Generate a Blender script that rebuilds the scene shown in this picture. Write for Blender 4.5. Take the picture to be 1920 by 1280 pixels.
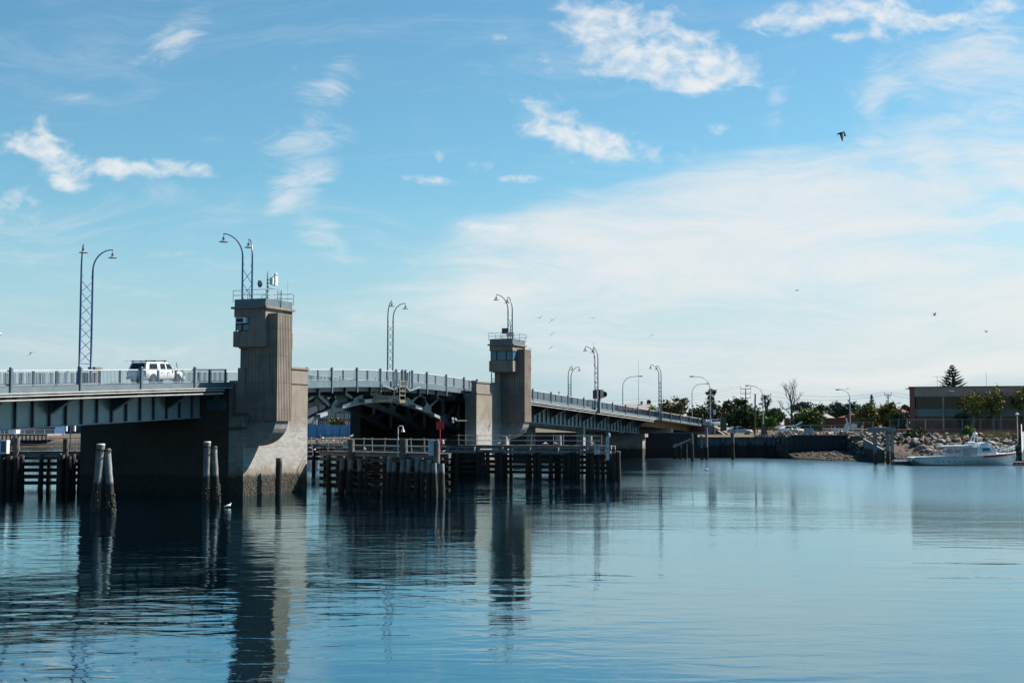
import bpy, math, random
from mathutils import Vector, Matrix
R = math.radians
random.seed(7)
SC = bpy.context.scene
COL = SC.collection
for o in list(bpy.data.objects):
    bpy.data.objects.remove(o)

# ---------------------------------------------------------------- camera
FPX, PITCH, CAMH = 2450.0, math.atan2(155, 2450), 5.5
cd = bpy.data.cameras.new('camera')
cam = bpy.data.objects.new('camera', cd)
COL.objects.link(cam)
cd.sensor_width = 36.0
cd.lens = 36.0 * FPX / 1920.0
cd.clip_start, cd.clip_end = 0.5, 20000
cam.location = (0, 0, CAMH)
cam.rotation_euler = (math.pi / 2 + PITCH, 0, 0)
SC.camera = cam

# ---------------------------------------------------------------- exposure
SC.view_settings.view_transform = 'Standard'
SC.view_settings.look = 'None'
SC.view_settings.exposure = 1.1
SC.view_settings.gamma = 1.0
SC.view_settings.use_curve_mapping = False
SC.cycles.max_bounces = 6
SC.cycles.glossy_bounces = 3
SC.cycles.diffuse_bounces = 3
SC.cycles.transparent_max_bounces = 6
SC.cycles.caustics_reflective = False
SC.cycles.caustics_refractive = False
SC.cycles.sample_clamp_indirect = 4.0

# ---------------------------------------------------------------- sun
SUN_EL = R(44)
SUNV = Vector((0.92, 0.392, 0)).normalized() * math.cos(SUN_EL) + Vector((0, 0, math.sin(SUN_EL)))
sl = bpy.data.lights.new('sun', 'SUN')
sun = bpy.data.objects.new('sun', sl)
COL.objects.link(sun)
sl.energy = 5.0
sl.angle = R(0.5)
sl.color = (1.0, 0.93, 0.83)
sun.rotation_euler = SUNV.to_track_quat('Z', 'Y').to_euler()
sun.location = (60, 30, 80)


# ---------------------------------------------------------------- pixel helpers (photo pixel -> point in the place)
def ray(x, y):
    a = (x - 960) / FPX
    b = (640 - y) / FPX
    return Vector((a, math.cos(PITCH) - b * math.sin(PITCH), math.sin(PITCH) + b * math.cos(PITCH)))


def at_depth(x, y, Y):
    d = ray(x, y)
    return Vector((d.x * Y / d.y, Y, CAMH + d.z * Y / d.y))


# ---------------------------------------------------------------- sky
w = bpy.data.worlds.new('World')
SC.world = w
w.use_nodes = True
wt = w.node_tree
wt.nodes.clear()


class NT:
    """small helper to wire nodes"""
    def __init__(s, nt):
        s.nt = nt

    def n(s, kind, **kw):
        nd = s.nt.nodes.new(kind)
        for k, v in kw.items():
            setattr(nd, k, v)
        return nd

    def put(s, sock, v):
        if isinstance(v, bpy.types.NodeSocket):
            s.nt.links.new(v, sock)
        elif v is not None:
            sock.default_value = v

    def math(s, op, a, b=None, c=None, clamp=False):
        nd = s.n('ShaderNodeMath', operation=op, use_clamp=clamp)
        s.put(nd.inputs[0], a)
        if b is not None:
            s.put(nd.inputs[1], b)
        if c is not None:
            s.put(nd.inputs[2], c)
        return nd.outputs[0]

    def vmath(s, op, a, b=None):
        nd = s.n('ShaderNodeVectorMath', operation=op)
        s.put(nd.inputs[0], a)
        if b is not None:
            s.put(nd.inputs[1], b)
        return nd.outputs['Value'] if op in ('LENGTH', 'DOT_PRODUCT') else nd.outputs[0]

    def mix(s, f, a, b, mode='MIX'):
        nd = s.n('ShaderNodeMix', data_type='RGBA', blend_type=mode)
        s.put(nd.inputs[0], f)
        for i, v in ((6, a), (7, b)):
            if isinstance(v, tuple) and len(v) == 3:
                v = v + (1.0,)
            s.put(nd.inputs[i], v)
        return nd.outputs[2]

    def noise(s, vec, scale, detail=4, rough=0.55, dist=0.0):
        nd = s.n('ShaderNodeTexNoise')
        s.put(nd.inputs['Vector'], vec)
        nd.inputs['Scale'].default_value = scale
        nd.inputs['Detail'].default_value = detail
        nd.inputs['Roughness'].default_value = rough
        nd.inputs['Distortion'].default_value = dist
        return nd.outputs['Fac']

    def mapping(s, vec, loc=(0, 0, 0), rot=(0, 0, 0), scale=(1, 1, 1), kind='POINT'):
        nd = s.n('ShaderNodeMapping', vector_type=kind)
        s.put(nd.inputs['Vector'], vec)
        nd.inputs['Location'].default_value = loc
        nd.inputs['Rotation'].default_value = rot
        nd.inputs['Scale'].default_value = scale
        return nd.outputs[0]

    def step(s, v, a, b, lo=0.0, hi=1.0, smooth=True):
        nd = s.n('ShaderNodeMapRange', interpolation_type='SMOOTHSTEP' if smooth else 'LINEAR')
        s.put(nd.inputs[0], v)
        for i, q in zip((1, 2, 3, 4), (a, b, lo, hi)):
            nd.inputs[i].default_value = q
        return nd.outputs[0]


W = NT(wt)
sky = W.n('ShaderNodeTexSky', sky_type='NISHITA')
sky.sun_disc = False
sky.sun_elevation = SUN_EL
sky.sun_rotation = math.atan2(SUNV.x, SUNV.y)
sky.altitude = 0
sky.air_density = 1.0
sky.dust_density = 0.6
sky.ozone_density = 1.6
SKY_STRENGTH = 0.05

tc = W.n('ShaderNodeTexCoord')
sep = W.n('ShaderNodeSeparateXYZ')
W.put(sep.inputs[0], tc.outputs['Generated'])
ay = W.math('MAXIMUM', W.math('ABSOLUTE', sep.outputs[1]), 0.2)
PX = W.math('DIVIDE', sep.outputs[0], ay)
PZ = W.math('DIVIDE', W.math('MAXIMUM', sep.outputs[2], 0.0), ay)
cmb = W.n('ShaderNodeCombineXYZ')
W.put(cmb.inputs[0], PX)
W.put(cmb.inputs[1], PZ)
SKYV = cmb.outputs[0]


def sky_blobs(items):
    tot = None
    for (x, y, rx, ry, rot, st) in items:
        d = ray(x, y)
        cx, cz = d.x / d.y, d.z / d.y
        v = W.mapping(SKYV, loc=(cx, cz, 0), rot=(0, 0, R(rot)), scale=(rx / FPX, ry / FPX, 1), kind='TEXTURE')
        q = W.step(W.vmath('LENGTH', v), 0.0, 1.55, st, 0.0)
        tot = q if tot is None else W.math('ADD', tot, q)
    return tot


warp = W.n('ShaderNodeTexNoise')
W.put(warp.inputs['Vector'], SKYV)
warp.inputs['Scale'].default_value = 9
warp.inputs['Detail'].default_value = 3
wv = W.vmath('SCALE', W.vmath('SUBTRACT', warp.outputs['Color'], (0.5, 0.5, 0.5)), None)
wv.node.inputs['Scale'].default_value = 0.035
SKYW = W.vmath('ADD', SKYV, wv)
PUFFY = [(1150, 70, 110, 70, -20, 1.0), (1215, 110, 130, 55, -8, 1.0), (1360, 132, 120, 42, -3, 1.05), (1290, 150, 60, 30, 0, .7), (1240, 30, 60, 26, 0, .7), (1300, 65, 90, 18, -8, .75), (1100, 45, 60, 35, 0, .6),
         (1040, 228, 110, 34, -15, .95), (1090, 262, 110, 34, -10, .95), (1195, 282, 100, 30, -4, 1.0), (1020, 190, 34, 26, 0, .55), (1050, 300, 30, 12, 0, .6),
         (1480, 35, 110, 30, 12, 1.0), (1600, 12, 120, 30, 5, 1.05), (1680, 42, 60, 28, 0, 1.0), (1780, 38, 90, 18, 8, .85), (1610, 68, 60, 18, -5, .7), (1890, 8, 70, 18, 0, .8),
         (905, 307, 36, 16, 0, .75), (820, 290, 15, 14, 0, .65), (805, 340, 52, 12, -6, .7), (980, 336, 44, 9, 0, .65), (1020, 108, 18, 12, 0, .6), (935, 72, 16, 8, 0, .6), (1030, 132, 20, 9, 0, .6), (1350, 242, 26, 12, 0, .5),
         (40, 268, 100, 30, -10, .95), (95, 300, 80, 32, -40, .9), (78, 245, 24, 30, 0, .7), (310, 318, 120, 19, -4, 1.0), (190, 312, 100, 22, -10, .9), (130, 345, 45, 12, 0, .6), (20, 400, 60, 50, 30, .55), (920, 428, 70, 14, -5, .75)]
WISPY = [(350, 55, 75, 38, 45, .6), (285, 100, 75, 34, 35, .5), (640, 130, 40, 75, -25, .5), (608, 165, 65, 26, 0, .55), (570, 270, 95, 70, 20, .8), (560, 345, 70, 40, 30, .6), (525, 385, 36, 18, 30, .6), (600, 430, 90, 42, -42, .55), (670, 490, 80, 22, -35, .35),
         (560, 128, 30, 14, 0, .35), (130, 182, 110, 14, 0, .35), (1450, 235, 26, 90, -12, .5), (1640, 200, 34, 120, -6, .5), (1810, 215, 170, 30, 12, .75), (1720, 130, 160, 60, 25, .6), (1850, 90, 120, 60, 30, .65), (80, 415, 70, 10, -12, .35), (320, 475, 90, 8, 4, .35), (400, 262, 70, 16, 0, .25), (70, 470, 90, 60, 0, .3), (340, 660, 50, 16, 0, .5), (250, 540, 160, 40, 0, .35), (770, 490, 26, 26, 0, .3)]
VEIL = [(1700, 500, 620, 190, 4, 1.15), (1250, 475, 440, 110, 2, .85), (1060, 430, 260, 36, -4, .6), (1180, 390, 200, 30, 3, .45), (1420, 310, 260, 30, 6, .5), (1750, 660, 700, 210, 0, .95), (1150, 660, 420, 90, 0, .45), (1500, 340, 420, 55, 4, .65), (1820, 330, 300, 90, 10, .75), (1860, 150, 300, 130, 30, .55), (850, 590, 420, 60, 3, .45), (150, 640, 420, 60, 0, .35), (1150, 560, 420, 70, 0, .45)]
nz_p = W.noise(W.mapping(SKYW, scale=(1, 1.5, 1)), 54, 7, 0.58, 0.25)
nz_p2 = W.noise(W.mapping(SKYW, loc=(3, 1, 0), scale=(1, 1.6, 1)), 22, 4, 0.5)
nz_w = W.noise(W.mapping(SKYW, loc=(0.3, 2, 0), rot=(0, 0, R(-24)), scale=(0.5, 1.5, 1)), 34, 8, 0.64, 1.2)
nz_v = W.noise(W.mapping(SKYW, loc=(5, 2, 0), rot=(0, 0, R(-7)), scale=(0.32, 1.7, 1)), 11, 8, 0.66, 0.9)
dp = sky_blobs(PUFFY)
a_p = W.step(W.math('ADD', W.math('MINIMUM', dp, 1.1), W.math('ADD', W.math('MULTIPLY', W.math('SUBTRACT', nz_p, 0.5), 2.9), W.math('MULTIPLY', W.math('SUBTRACT', nz_p2, 0.5), 2.2))), 0.12, 1.75, 0, 0.93)
a_p = W.math('MULTIPLY', a_p, W.step(dp, 0.02, 0.3))
dw = sky_blobs(WISPY)
a_w = W.step(W.math('ADD', W.math('MINIMUM', dw, 1.0), W.math('MULTIPLY', W.math('SUBTRACT', nz_w, 0.5), 2.6)), 0.1, 1.5, 0, 0.75)
a_w = W.math('MULTIPLY', a_w, W.step(dw, 0.02, 0.35))
dv = sky_blobs(VEIL)
a_v = W.step(W.math('ADD', W.math('MINIMUM', dv, 1.12), W.math('MULTIPLY', W.math('SUBTRACT', nz_v, 0.5), 3.4)), -0.05, 1.75, 0, 0.92)
a_v = W.math('MULTIPLY', a_v, W.step(dv, 0.0, 0.4))
FRONT = W.step(sep.outputs[1], -0.25, 0.2)     # the clouds stand in the half of the sky ahead, the other half is clear
nz_t = W.noise(W.mapping(SKYW, loc=(8, 5, 0), rot=(0, 0, R(-10)), scale=(0.28, 1.5, 1)), 12, 9, 0.68, 1.6)      # thin cirrus over all of it
a_t = W.math('MULTIPLY', W.step(nz_t, 0.46, 0.80, 0, 0.55), W.step(PZ, 0.0, 0.34, 1.0, 0.35))
hz = W.math('MULTIPLY', W.step(PZ, 0.0, 0.20, 0.9, 0.0), W.math('ADD', W.math('MULTIPLY', FRONT, 0.5), 0.5))          # pale air towards the horizon
SKYTINT = W.mix(1.0, sky.outputs[0], (0.77, 1.23, 1.25), 'MULTIPLY')
SKYTINT = W.mix(W.step(PZ, 0.22, 0.75, 0.0, 1.0), SKYTINT, W.mix(1.0, SKYTINT, (0.42, 0.78, 0.98), 'MULTIPLY'))   # deeper blue overhead
c = W.mix(hz, SKYTINT, W.mix(FRONT, (5.6, 5.4, 5.2), (4.75, 6.0, 6.85)))
a_v, a_w, a_p, a_t = [W.math('MULTIPLY', q, FRONT) for q in (a_v, a_w, a_p, a_t)]
c = W.mix(a_t, c, (7.0, 7.5, 7.8))
c = W.mix(a_v, c, (7.75, 7.9, 7.95))
c = W.mix(a_w, c, (7.3, 7.7, 8.1))
c = W.mix(a_p, c, (7.9, 8.15, 8.35))
bg = W.n('ShaderNodeBackground')
W.put(bg.inputs[0], c)
bg.inputs[1].default_value = SKY_STRENGTH
wo = W.n('ShaderNodeOutputWorld')
wt.links.new(bg.outputs[0], wo.inputs[0])
w.cycles.sampling_method = 'MANUAL'
w.cycles.sample_map_resolution = 512

# ---------------------------------------------------------------- bridge frame: s along the bridge, w across (58 = near rail, 74 = far rail)
BD = Vector((.373, .928)).normalized()
TH = math.atan2(BD.y, BD.x)


def BP(s, w, z=0.0):
    return Vector((BD.x * s - BD.y * w, BD.y * s + BD.x * w, z))


def on_w(x, y, w):
    """pixel -> (s, z) on the upright plane at lateral w"""
    d = ray(x, y)
    t = -w / (BD.y * d.x - BD.x * d.y)
    return (BD.x * d.x * t + BD.y * d.y * t, CAMH + d.z * t)


def on_line(x, A, B):
    """pixel column -> (s, w) on the plan line A-B given in bridge coordinates"""
    a, b = BP(*A), BP(*B)
    u = ray(x, 795)
    k = u.x / u.y
    t = (k * a.y - a.x) / ((b.x - a.x) - k * (b.y - a.y))
    return (A[0] + (B[0] - A[0]) * t, A[1] + (B[1] - A[1]) * t)


# ---------------------------------------------------------------- mesh builder
class MB:
    def __init__(s):
        s.v, s.f, s.sm = [], [], []

    def add(s, vs, fs, smooth=False):
        o = len(s.v)
        s.v += [Vector(p) for p in vs]
        s.f += [[i + o for i in f] for f in fs]
        s.sm += [smooth] * len(fs)
        return s

    def box(s, a, b):
        x0, x1 = sorted((a[0], b[0])); y0, y1 = sorted((a[1], b[1])); z0, z1 = sorted((a[2], b[2]))
        return s.add([(x0, y0, z0), (x1, y0, z0), (x1, y1, z0), (x0, y1, z0), (x0, y0, z1), (x1, y0, z1), (x1, y1, z1), (x0, y1, z1)],
                     [(0, 3, 2, 1), (4, 5, 6, 7), (0, 1, 5, 4), (1, 2, 6, 5), (2, 3, 7, 6), (3, 0, 4, 7)])

    def cbox(s, c, size, rot=None):
        M = rot.to_matrix() if rot is not None else Matrix.Identity(3)
        h = [q / 2 for q in size]
        vs = [Vector(c) + M @ Vector((h[0] * a, h[1] * b, h[2] * d)) for d in (-1, 1) for (a, b) in ((-1, -1), (1, -1), (1, 1), (-1, 1))]
        return s.add(vs, [(0, 3, 2, 1), (4, 5, 6, 7), (0, 1, 5, 4), (1, 2, 6, 5), (2, 3, 7, 6), (3, 0, 4, 7)])

    def bar(s, p, q, w, h, up=(0, 0, 1)):
        p, q = Vector(p), Vector(q)
        d = (q - p).normalized()
        u = Vector(up)
        if abs(d.dot(u)) > 0.98:
            u = Vector((1, 0, 0))
        a = d.cross(u).normalized() * (w / 2)
        b = a.cross(d).normalized() * (h / 2)
        vs = [c + sa * a + sb * b for c in (p, q) for (sa, sb) in ((-1, -1), (1, -1), (1, 1), (-1, 1))]
        return s.add(vs, [(0, 3, 2, 1), (4, 5, 6, 7), (0, 1, 5, 4), (1, 2, 6, 5), (2, 3, 7, 6), (3, 0, 4, 7)])

    def tube(s, pts, rad, n=8, cap=True):
        pts = [Vector(p) for p in pts]
        rs = rad if isinstance(rad, (list, tuple)) else [rad] * len(pts)
        vs, fs = [], []
        t0 = (pts[1] - pts[0]).normalized()
        a = t0.orthogonal().normalized()
        for i, p in enumerate(pts):
            t = (pts[min(i + 1, len(pts) - 1)] - pts[max(i - 1, 0)]).normalized()
            a = (a - t * a.dot(t)).normalized()
            b = t.cross(a)
            for k in range(n):
                g = 2 * math.pi * k / n
                vs.append(p + (a * math.cos(g) + b * math.sin(g)) * rs[i])
        for i in range(len(pts) - 1):
            for k in range(n):
                k2 = (k + 1) % n
                fs.append((i * n + k, i * n + k2, (i + 1) * n + k2, (i + 1) * n + k))
        s.add(vs, fs, True)
        if cap:
            o = len(s.v) - len(vs)
            s.f.append([o + k for k in range(n)][::-1]); s.sm.append(False)
            s.f.append([o + (len(pts) - 1) * n + k for k in range(n)]); s.sm.append(False)
        return s

    def lathe(s, prof, c=(0, 0, 0), n=12, axis='Z'):
        vs, fs = [], []
        for (r, z) in prof:
            for k in range(n):
                g = 2 * math.pi * k / n
                p = (r * math.cos(g), r * math.sin(g), z)
                if axis == 'X':
                    p = (p[2], p[0], p[1])
                elif axis == 'Y':
                    p = (p[0], p[2], p[1])
                vs.append(Vector(c) + Vector(p))
        for i in range(len(prof) - 1):
            for k in range(n):
                k2 = (k + 1) % n
                fs.append((i * n + k, i * n + k2, (i + 1) * n + k2, (i + 1) * n + k))
        return s.add(vs, fs, True)

    def prism(s, poly, axis, a, b):
        """poly in the plane of the two other axes, extruded along axis from a to b"""
        def P(q, t):
            return (t, q[0], q[1]) if axis == 'X' else ((q[0], t, q[1]) if axis == 'Y' else (q[0], q[1], t))
        n = len(poly)
        vs = [P(q, a) for q in poly] + [P(q, b) for q in poly]
        fs = [list(range(n)), list(range(2 * n - 1, n - 1, -1))]
        fs += [(i, n + i, n + (i + 1) % n, (i + 1) % n) for i in range(n)]
        return s.add(vs, fs)

    def loft(s, secs, closed=True, cap=True, smooth=False):
        n = len(secs[0])
        vs = [Vector(p) for q in secs for p in q]
        fs = []
        m = n if closed else n - 1
        for i in range(len(secs) - 1):
            for k in range(m):
                k2 = (k + 1) % n
                fs.append((i * n + k, i * n + k2, (i + 1) * n + k2, (i + 1) * n + k))
        if cap and closed:
            fs.append(list(range(n))[::-1])
            fs.append([(len(secs) - 1) * n + k for k in range(n)])
        return s.add(vs, fs, smooth)

    def poly(s, pts):
        return s.add(pts, [list(range(len(pts)))])

    def blob(s, c, r, seed=0, amp=0.25, sub=2, squash=(1, 1, 1), smooth=False):
        rng = random.Random(seed)
        import bmesh
        bm = bmesh.new()
        bmesh.ops.create_icosphere(bm, subdivisions=sub, radius=1)
        ph = [Vector((rng.uniform(-1, 1), rng.uniform(-1, 1), rng.uniform(-1, 1))).normalized() for _ in range(9)]
        cut = [rng.uniform(.55, .95) for _ in ph]
        vs = []
        for v in bm.verts:
            d = v.co.normalized()
            k = 1.0
            for p, q in zip(ph, cut):
                e = d.dot(p)
                if e * k > q:
                    k = q / e
            k *= 1 + rng.uniform(-amp, amp) * .25
            vs.append(Vector(c) + Vector((d.x * squash[0], d.y * squash[1], d.z * squash[2])) * k * r)
        fs = [[v.index for v in f.verts] for f in bm.faces]
        bm.free()
        return s.add(vs, fs, smooth)

    def mesh(s, name, mat, off=(0, 0, 0)):
        me = bpy.data.meshes.new(name)
        off = Vector(off)
        me.from_pydata([tuple(p - off) for p in s.v], [], s.f)
        me.polygons.foreach_set('use_smooth', s.sm)
        if any(s.sm):
            me.set_sharp_from_angle(angle=R(40))
        me.materials.append(mat)
        me.validate()
        me.update()
        return me


def tag(o, label=None, cat=None, group=None, kind=None):
    for k, v in (('label', label), ('category', cat), ('group', group), ('kind', kind)):
        if v:
            o[k] = v
    return o


class Thing:
    """an Empty at the base of a thing; parts are given in the frame's own coordinates"""
    def __init__(s, name, label, cat, base=(0, 0, 0), frame='W', group=None, rotz=0.0, loc=None):
        s.root = bpy.data.objects.new(name, None)
        s.root.empty_display_size = .3
        COL.objects.link(s.root)
        s.off = Vector(base)
        if frame == 'B':
            s.root.location = BP(*base)
            s.root.rotation_euler = (0, 0, TH)
        else:
            s.root.location = Vector(base) if loc is None else Vector(loc)
            s.root.rotation_euler = (0, 0, rotz)
            if loc is not None:
                s.off = Vector(base)
        tag(s.root, label, cat, group)

    def part(s, name, mb, mat, parent=None, label=None, kind=None):
        o = bpy.data.objects.new(name, mb.mesh(name, mat, s.off))
        COL.objects.link(o)
        o.parent = parent or s.root
        if label:
            o['label'] = label
        if kind:
            o['kind'] = kind
        return o


def solo(name, mb, mat, label, cat, base=(0, 0, 0), frame='W', group=None, kind=None):
    o = bpy.data.objects.new(name, mb.mesh(name, mat, base))
    COL.objects.link(o)
    if frame == 'B':
        o.location = BP(*base)
        o.rotation_euler = (0, 0, TH)
    else:
        o.location = Vector(base)
    return tag(o, label, cat, group, kind)


def copy_tree(o, parent=None):
    c = o.copy()
    COL.objects.link(c)
    if parent is not None:
        c.parent = parent
    for ch in list(o.children):
        copy_tree(ch, c)
    return c


def text_mesh(body, size, extrude=0.004):
    cu = bpy.data.curves.new('lettering', 'FONT')
    cu.body = body
    cu.size = size
    cu.align_x = 'CENTER'
    cu.align_y = 'CENTER'
    cu.extrude = extrude
    ob = bpy.data.objects.new('lettering', cu)
    COL.objects.link(ob)
    dg = bpy.context.evaluated_depsgraph_get()
    me = bpy.data.meshes.new_from_object(ob.evaluated_get(dg))
    vs = [v.co.copy() for v in me.vertices]
    fs = [list(p.vertices) for p in me.polygons]
    bpy.data.objects.remove(ob)
    bpy.data.curves.remove(cu)
    bpy.data.meshes.remove(me)
    return vs, fs


# ---------------------------------------------------------------- materials
def new_mat(name):
    m = bpy.data.materials.new(name)
    m.use_nodes = True
    nt = m.node_tree
    nt.nodes.clear()
    N = NT(nt)
    b = N.n('ShaderNodeBsdfPrincipled')
    o = N.n('ShaderNodeOutputMaterial')
    nt.links.new(b.outputs[0], o.inputs[0])
    return m, N, b


ALB = 0.64


def surf(name, c1, c2=None, scale=1.0, rough=.7, metal=0.0, bump=0.0, bscale=8.0, streak=0.0, tide=None, rust=0.0, rustcol=(.16, .07, .03), spec=.4,
         joints=None, pale=None, island=0.0, detail=5):
    """weathered surface. tide=(z, width, colour): the wet, grown-over band below the tide mark; pale=(z0, z1, colour): salt bloom;
    joints=(axis, spacing, depth): pour or board lines"""
    m, N, b = new_mat(name)
    c2 = c2 or tuple(q * .72 for q in c1)
    c1, c2 = tuple(q * ALB for q in c1), tuple(q * ALB for q in c2)
    pos = N.n('ShaderNodeNewGeometry')
    P = pos.outputs['Position']
    c2 = c2 or tuple(q * .72 for q in c1)
    f = N.step(N.noise(P, scale, detail, .6), .3, .7)
    c = N.mix(f, c1, c2)
    if island:
        c = N.mix(island, c, N.mix(pos.outputs['Random Per Island'], tuple(q * .35 for q in c1), tuple(min(1, q * 1.7) for q in c1)))
    sp = N.n('ShaderNodeSeparateXYZ')
    N.put(sp.inputs[0], P)
    if streak:
        g = N.noise(N.mapping(P, scale=(1, 1, .09)), 2.6, 4, .6)
        c = N.mix(N.step(g, .48, .75, 0, streak), c, tuple(q * .45 for q in c1))
    if pale:
        e = N.math('ADD', sp.outputs[2], N.math('MULTIPLY', N.math('SUBTRACT', N.noise(P, 1.1, 5, .6), .5), 2.4))
        k = N.math('MULTIPLY', N.step(e, pale[0] - .4, pale[0] + .2), N.step(e, pale[1] - .9, pale[1] + .6, 1, 0))
        k = N.math('MULTIPLY', k, N.step(N.noise(N.mapping(P, scale=(1, 1, 2.5)), 1.7, 5, .7), .3, .62, .25, .95))
        c = N.mix(k, c, tuple(q * ALB for q in pale[2]))
    if joints:
        for (ax, spc, dep) in joints:
            q = N.math('FRACT', N.math('DIVIDE', N.math('ADD', sp.outputs[ax], 100.0), spc))
            k = N.step(q, 0.0, .045, dep, 0.0, smooth=False)
            c = N.mix(k, c, tuple(v * .35 for v in c1))
    if rust:
        g = N.noise(N.mapping(P, scale=(1, 1, .5)), 1.7, 7, .7)
        c = N.mix(N.step(g, .66 - rust * .2, .78 - rust * .2, 0, .85), c, rustcol)
    if tide:
        e = N.math('ADD', sp.outputs[2], N.math('MULTIPLY', N.math('SUBTRACT', N.noise(N.mapping(P, scale=(1, 1, .5)), 2.2, 5, .65), .5), tide[1] * 2.2))
        k = N.step(e, tide[0] - tide[1] * .5, tide[0] + tide[1] * .5, 1, 0)
        tc_ = N.mix(N.step(N.noise(P, 5, 5, .7), .45, .68), tide[2], tuple(q * 2.2 + .01 for q in tide[2]))
        c = N.mix(k, c, tc_)
    N.put(b.inputs['Base Color'], c)
    b.inputs['Roughness'].default_value = rough
    b.inputs['Metallic'].default_value = metal
    b.inputs['Specular IOR Level'].default_value = spec
    if bump:
        bn = N.n('ShaderNodeBump')
        bn.inputs['Strength'].default_value = bump
        bn.inputs['Distance'].default_value = .06
        N.put(bn.inputs['Height'], N.noise(P, bscale, 5, .65))
        N.put(b.inputs['Normal'], bn.outputs[0])
    return m


def glass(name, col=(.02, .03, .035), rough=.04, spec=.35):
    m, N, b = new_mat(name)
    b.inputs['Base Color'].default_value = col + (1,)
    b.inputs['Roughness'].default_value = rough
    b.inputs['Specular IOR Level'].default_value = spec
    return m


M = {}
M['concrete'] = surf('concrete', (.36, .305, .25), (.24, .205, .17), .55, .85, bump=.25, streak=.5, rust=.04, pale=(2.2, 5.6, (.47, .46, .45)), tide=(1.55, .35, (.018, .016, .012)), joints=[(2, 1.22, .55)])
M['stained'] = surf('shaded_concrete', (.075, .062, .052), (.045, .039, .034), .5, .9, bump=.25, streak=.5, tide=(1.55, .35, (.010, .009, .007)), joints=[(2, 1.22, .5)])  # concrete again, its colour darkened to hold the shade under the deck
M['shaft'] = surf('fluted_concrete', (.37, .305, .245), (.25, .205, .165), .6, .85, bump=.2, streak=.75, joints=[(2, 2.05, .6)])
M['cabin'] = surf('cabin_concrete', (.37, .295, .24), (.27, .215, .175), .8, .85, bump=.15, streak=.75)
M['coping'] = surf('coping_concrete', (.34, .29, .25), (.28, .24, .20), .8, .85, streak=.3)
M['pipe_concrete'] = surf('pale_ledge', (0.575, 0.562, 0.537), (0.450, 0.438, 0.413), .7, .8, streak=.4)
M['steel'] = surf('blue_grey_steel', (.17, .225, .265), (.13, .175, .21), .7, .5, bump=.05, streak=.35, rust=.06)
M['truss'] = surf('truss_paint', (.105, .14, .165), (.08, .105, .125), .7, .5, bump=.05, streak=.35, rust=.1)
M['girder'] = surf('girder_paint', (.40, .50, .56), (.31, .40, .45), .7, .5, bump=.05, streak=.45, rust=.08)
M['rail_blue'] = surf('blue_rail_paint', (.028, .058, .10), (.02, .045, .08), 1.2, .55, rust=.02, spec=.2)
M['steel_dark'] = surf('dark_steel', (.09, .115, .135), (.06, .08, .095), .7, .55, streak=.3, rust=.1)
M['rail'] = surf('rail_paint', (.30, .37, .42), (.24, .30, .35), 1.2, .4, rust=.02)
M['rail_top'] = surf('pale_handrail', (0.806, 0.858, 0.884), (0.676, 0.728, 0.754), 1.2, .35)
M['post'] = surf('blue_post', (.13, .19, .25), (.10, .15, .20), 1.5, .45, streak=.2)
M['galv'] = surf('galvanised_steel', (0.500, 0.550, 0.587), (0.375, 0.425, 0.463), 2, .4, metal=.25)
M['lamp_blue'] = surf('blue_lamp_paint', (.03, .105, .30), (.022, .08, .24), 1, .4)
M['lamp_teal'] = surf('teal_lamp_paint', (.04, .085, .13), (.03, .065, .10), 1, .4)
M['lamp_shade'] = surf('lamp_shade_enamel', (.35, .38, .40), (.28, .30, .32), 2, .35)
M['asphalt'] = surf('asphalt', (.055, .055, .055), (.04, .04, .04), .8, .9)
M['path'] = surf('footpath_concrete', (.34, .32, .29), (.28, .26, .24), .8, .9)
M['timber'] = surf('weathered_timber', (.215, .20, .19), (.13, .115, .105), 1.6, .85, bump=.5, bscale=4, streak=.55, tide=(2.55, .4, (.007, .006, .005)))
M['timber_pale'] = surf('bleached_timber', (.40, .40, .41), (.24, .23, .225), 1.4, .85, bump=.4, bscale=4, streak=.5, tide=(1.85, .35, (.008, .007, .006)))
M['deck'] = surf('deck_planks', (0.180, 0.168, 0.156), (0.108, 0.102, 0.096), 1.6, .9, streak=.2)
M['rope'] = surf('galvanised_handrail', (.42, .43, .42), (.28, .27, .25), 2, .5, rust=.15)
M['white'] = surf('white_paint', (1.092, 1.106, 1.120), (0.952, 0.966, 0.980), 1, .35, rust=.01)
M['white_sign'] = surf('white_sign_face', (0.962, 0.988, 0.988), (0.806, 0.832, 0.832), 1, .5)
M['ink'] = surf('sign_ink', (.06, .06, .07), (.05, .05, .06), 1, .6)
M['red'] = surf('red_paint', (.75, .015, .04), (.62, .012, .035), 1, .45)
M['green'] = surf('green_mark_paint', (.01, .16, .13), (.01, .12, .10), 1, .5)
M['green_box'] = surf('green_cabinet_paint', (.015, .10, .06), (.012, .08, .05), 1, .5)
M['yellow'] = surf('faded_yellow_paint', (.42, .34, .16), (.32, .26, .13), 1.5, .55, rust=.1)
M['glass'] = glass('window_glass')
M['glass_blue'] = glass('blue_window_glass', (.03, .14, .21))
M['glass_dark'] = glass('dark_glass', (.008, .009, .010), .08)
M['black'] = surf('black_rubber', (.012, .012, .013), (.009, .009, .01), 1, .8)
M['chrome'] = surf('bright_alloy', (.55, .56, .57), (.45, .46, .47), 2, .25, metal=.8)
M['alu'] = surf('marine_aluminium', (0.685, 0.800, 0.838), (0.514, 0.628, 0.685), .55, .45, metal=.2, streak=.35)
M['brick'] = surf('red_brick', (0.504, 0.178, 0.126), (0.357, 0.126, 0.095), 1.2, .9, streak=.2, joints=[(2, .26, .25)])
M['fascia'] = surf('brown_fascia', (.60, .41, .34), (.52, .35, .29), .4, .8, streak=.25)
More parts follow.
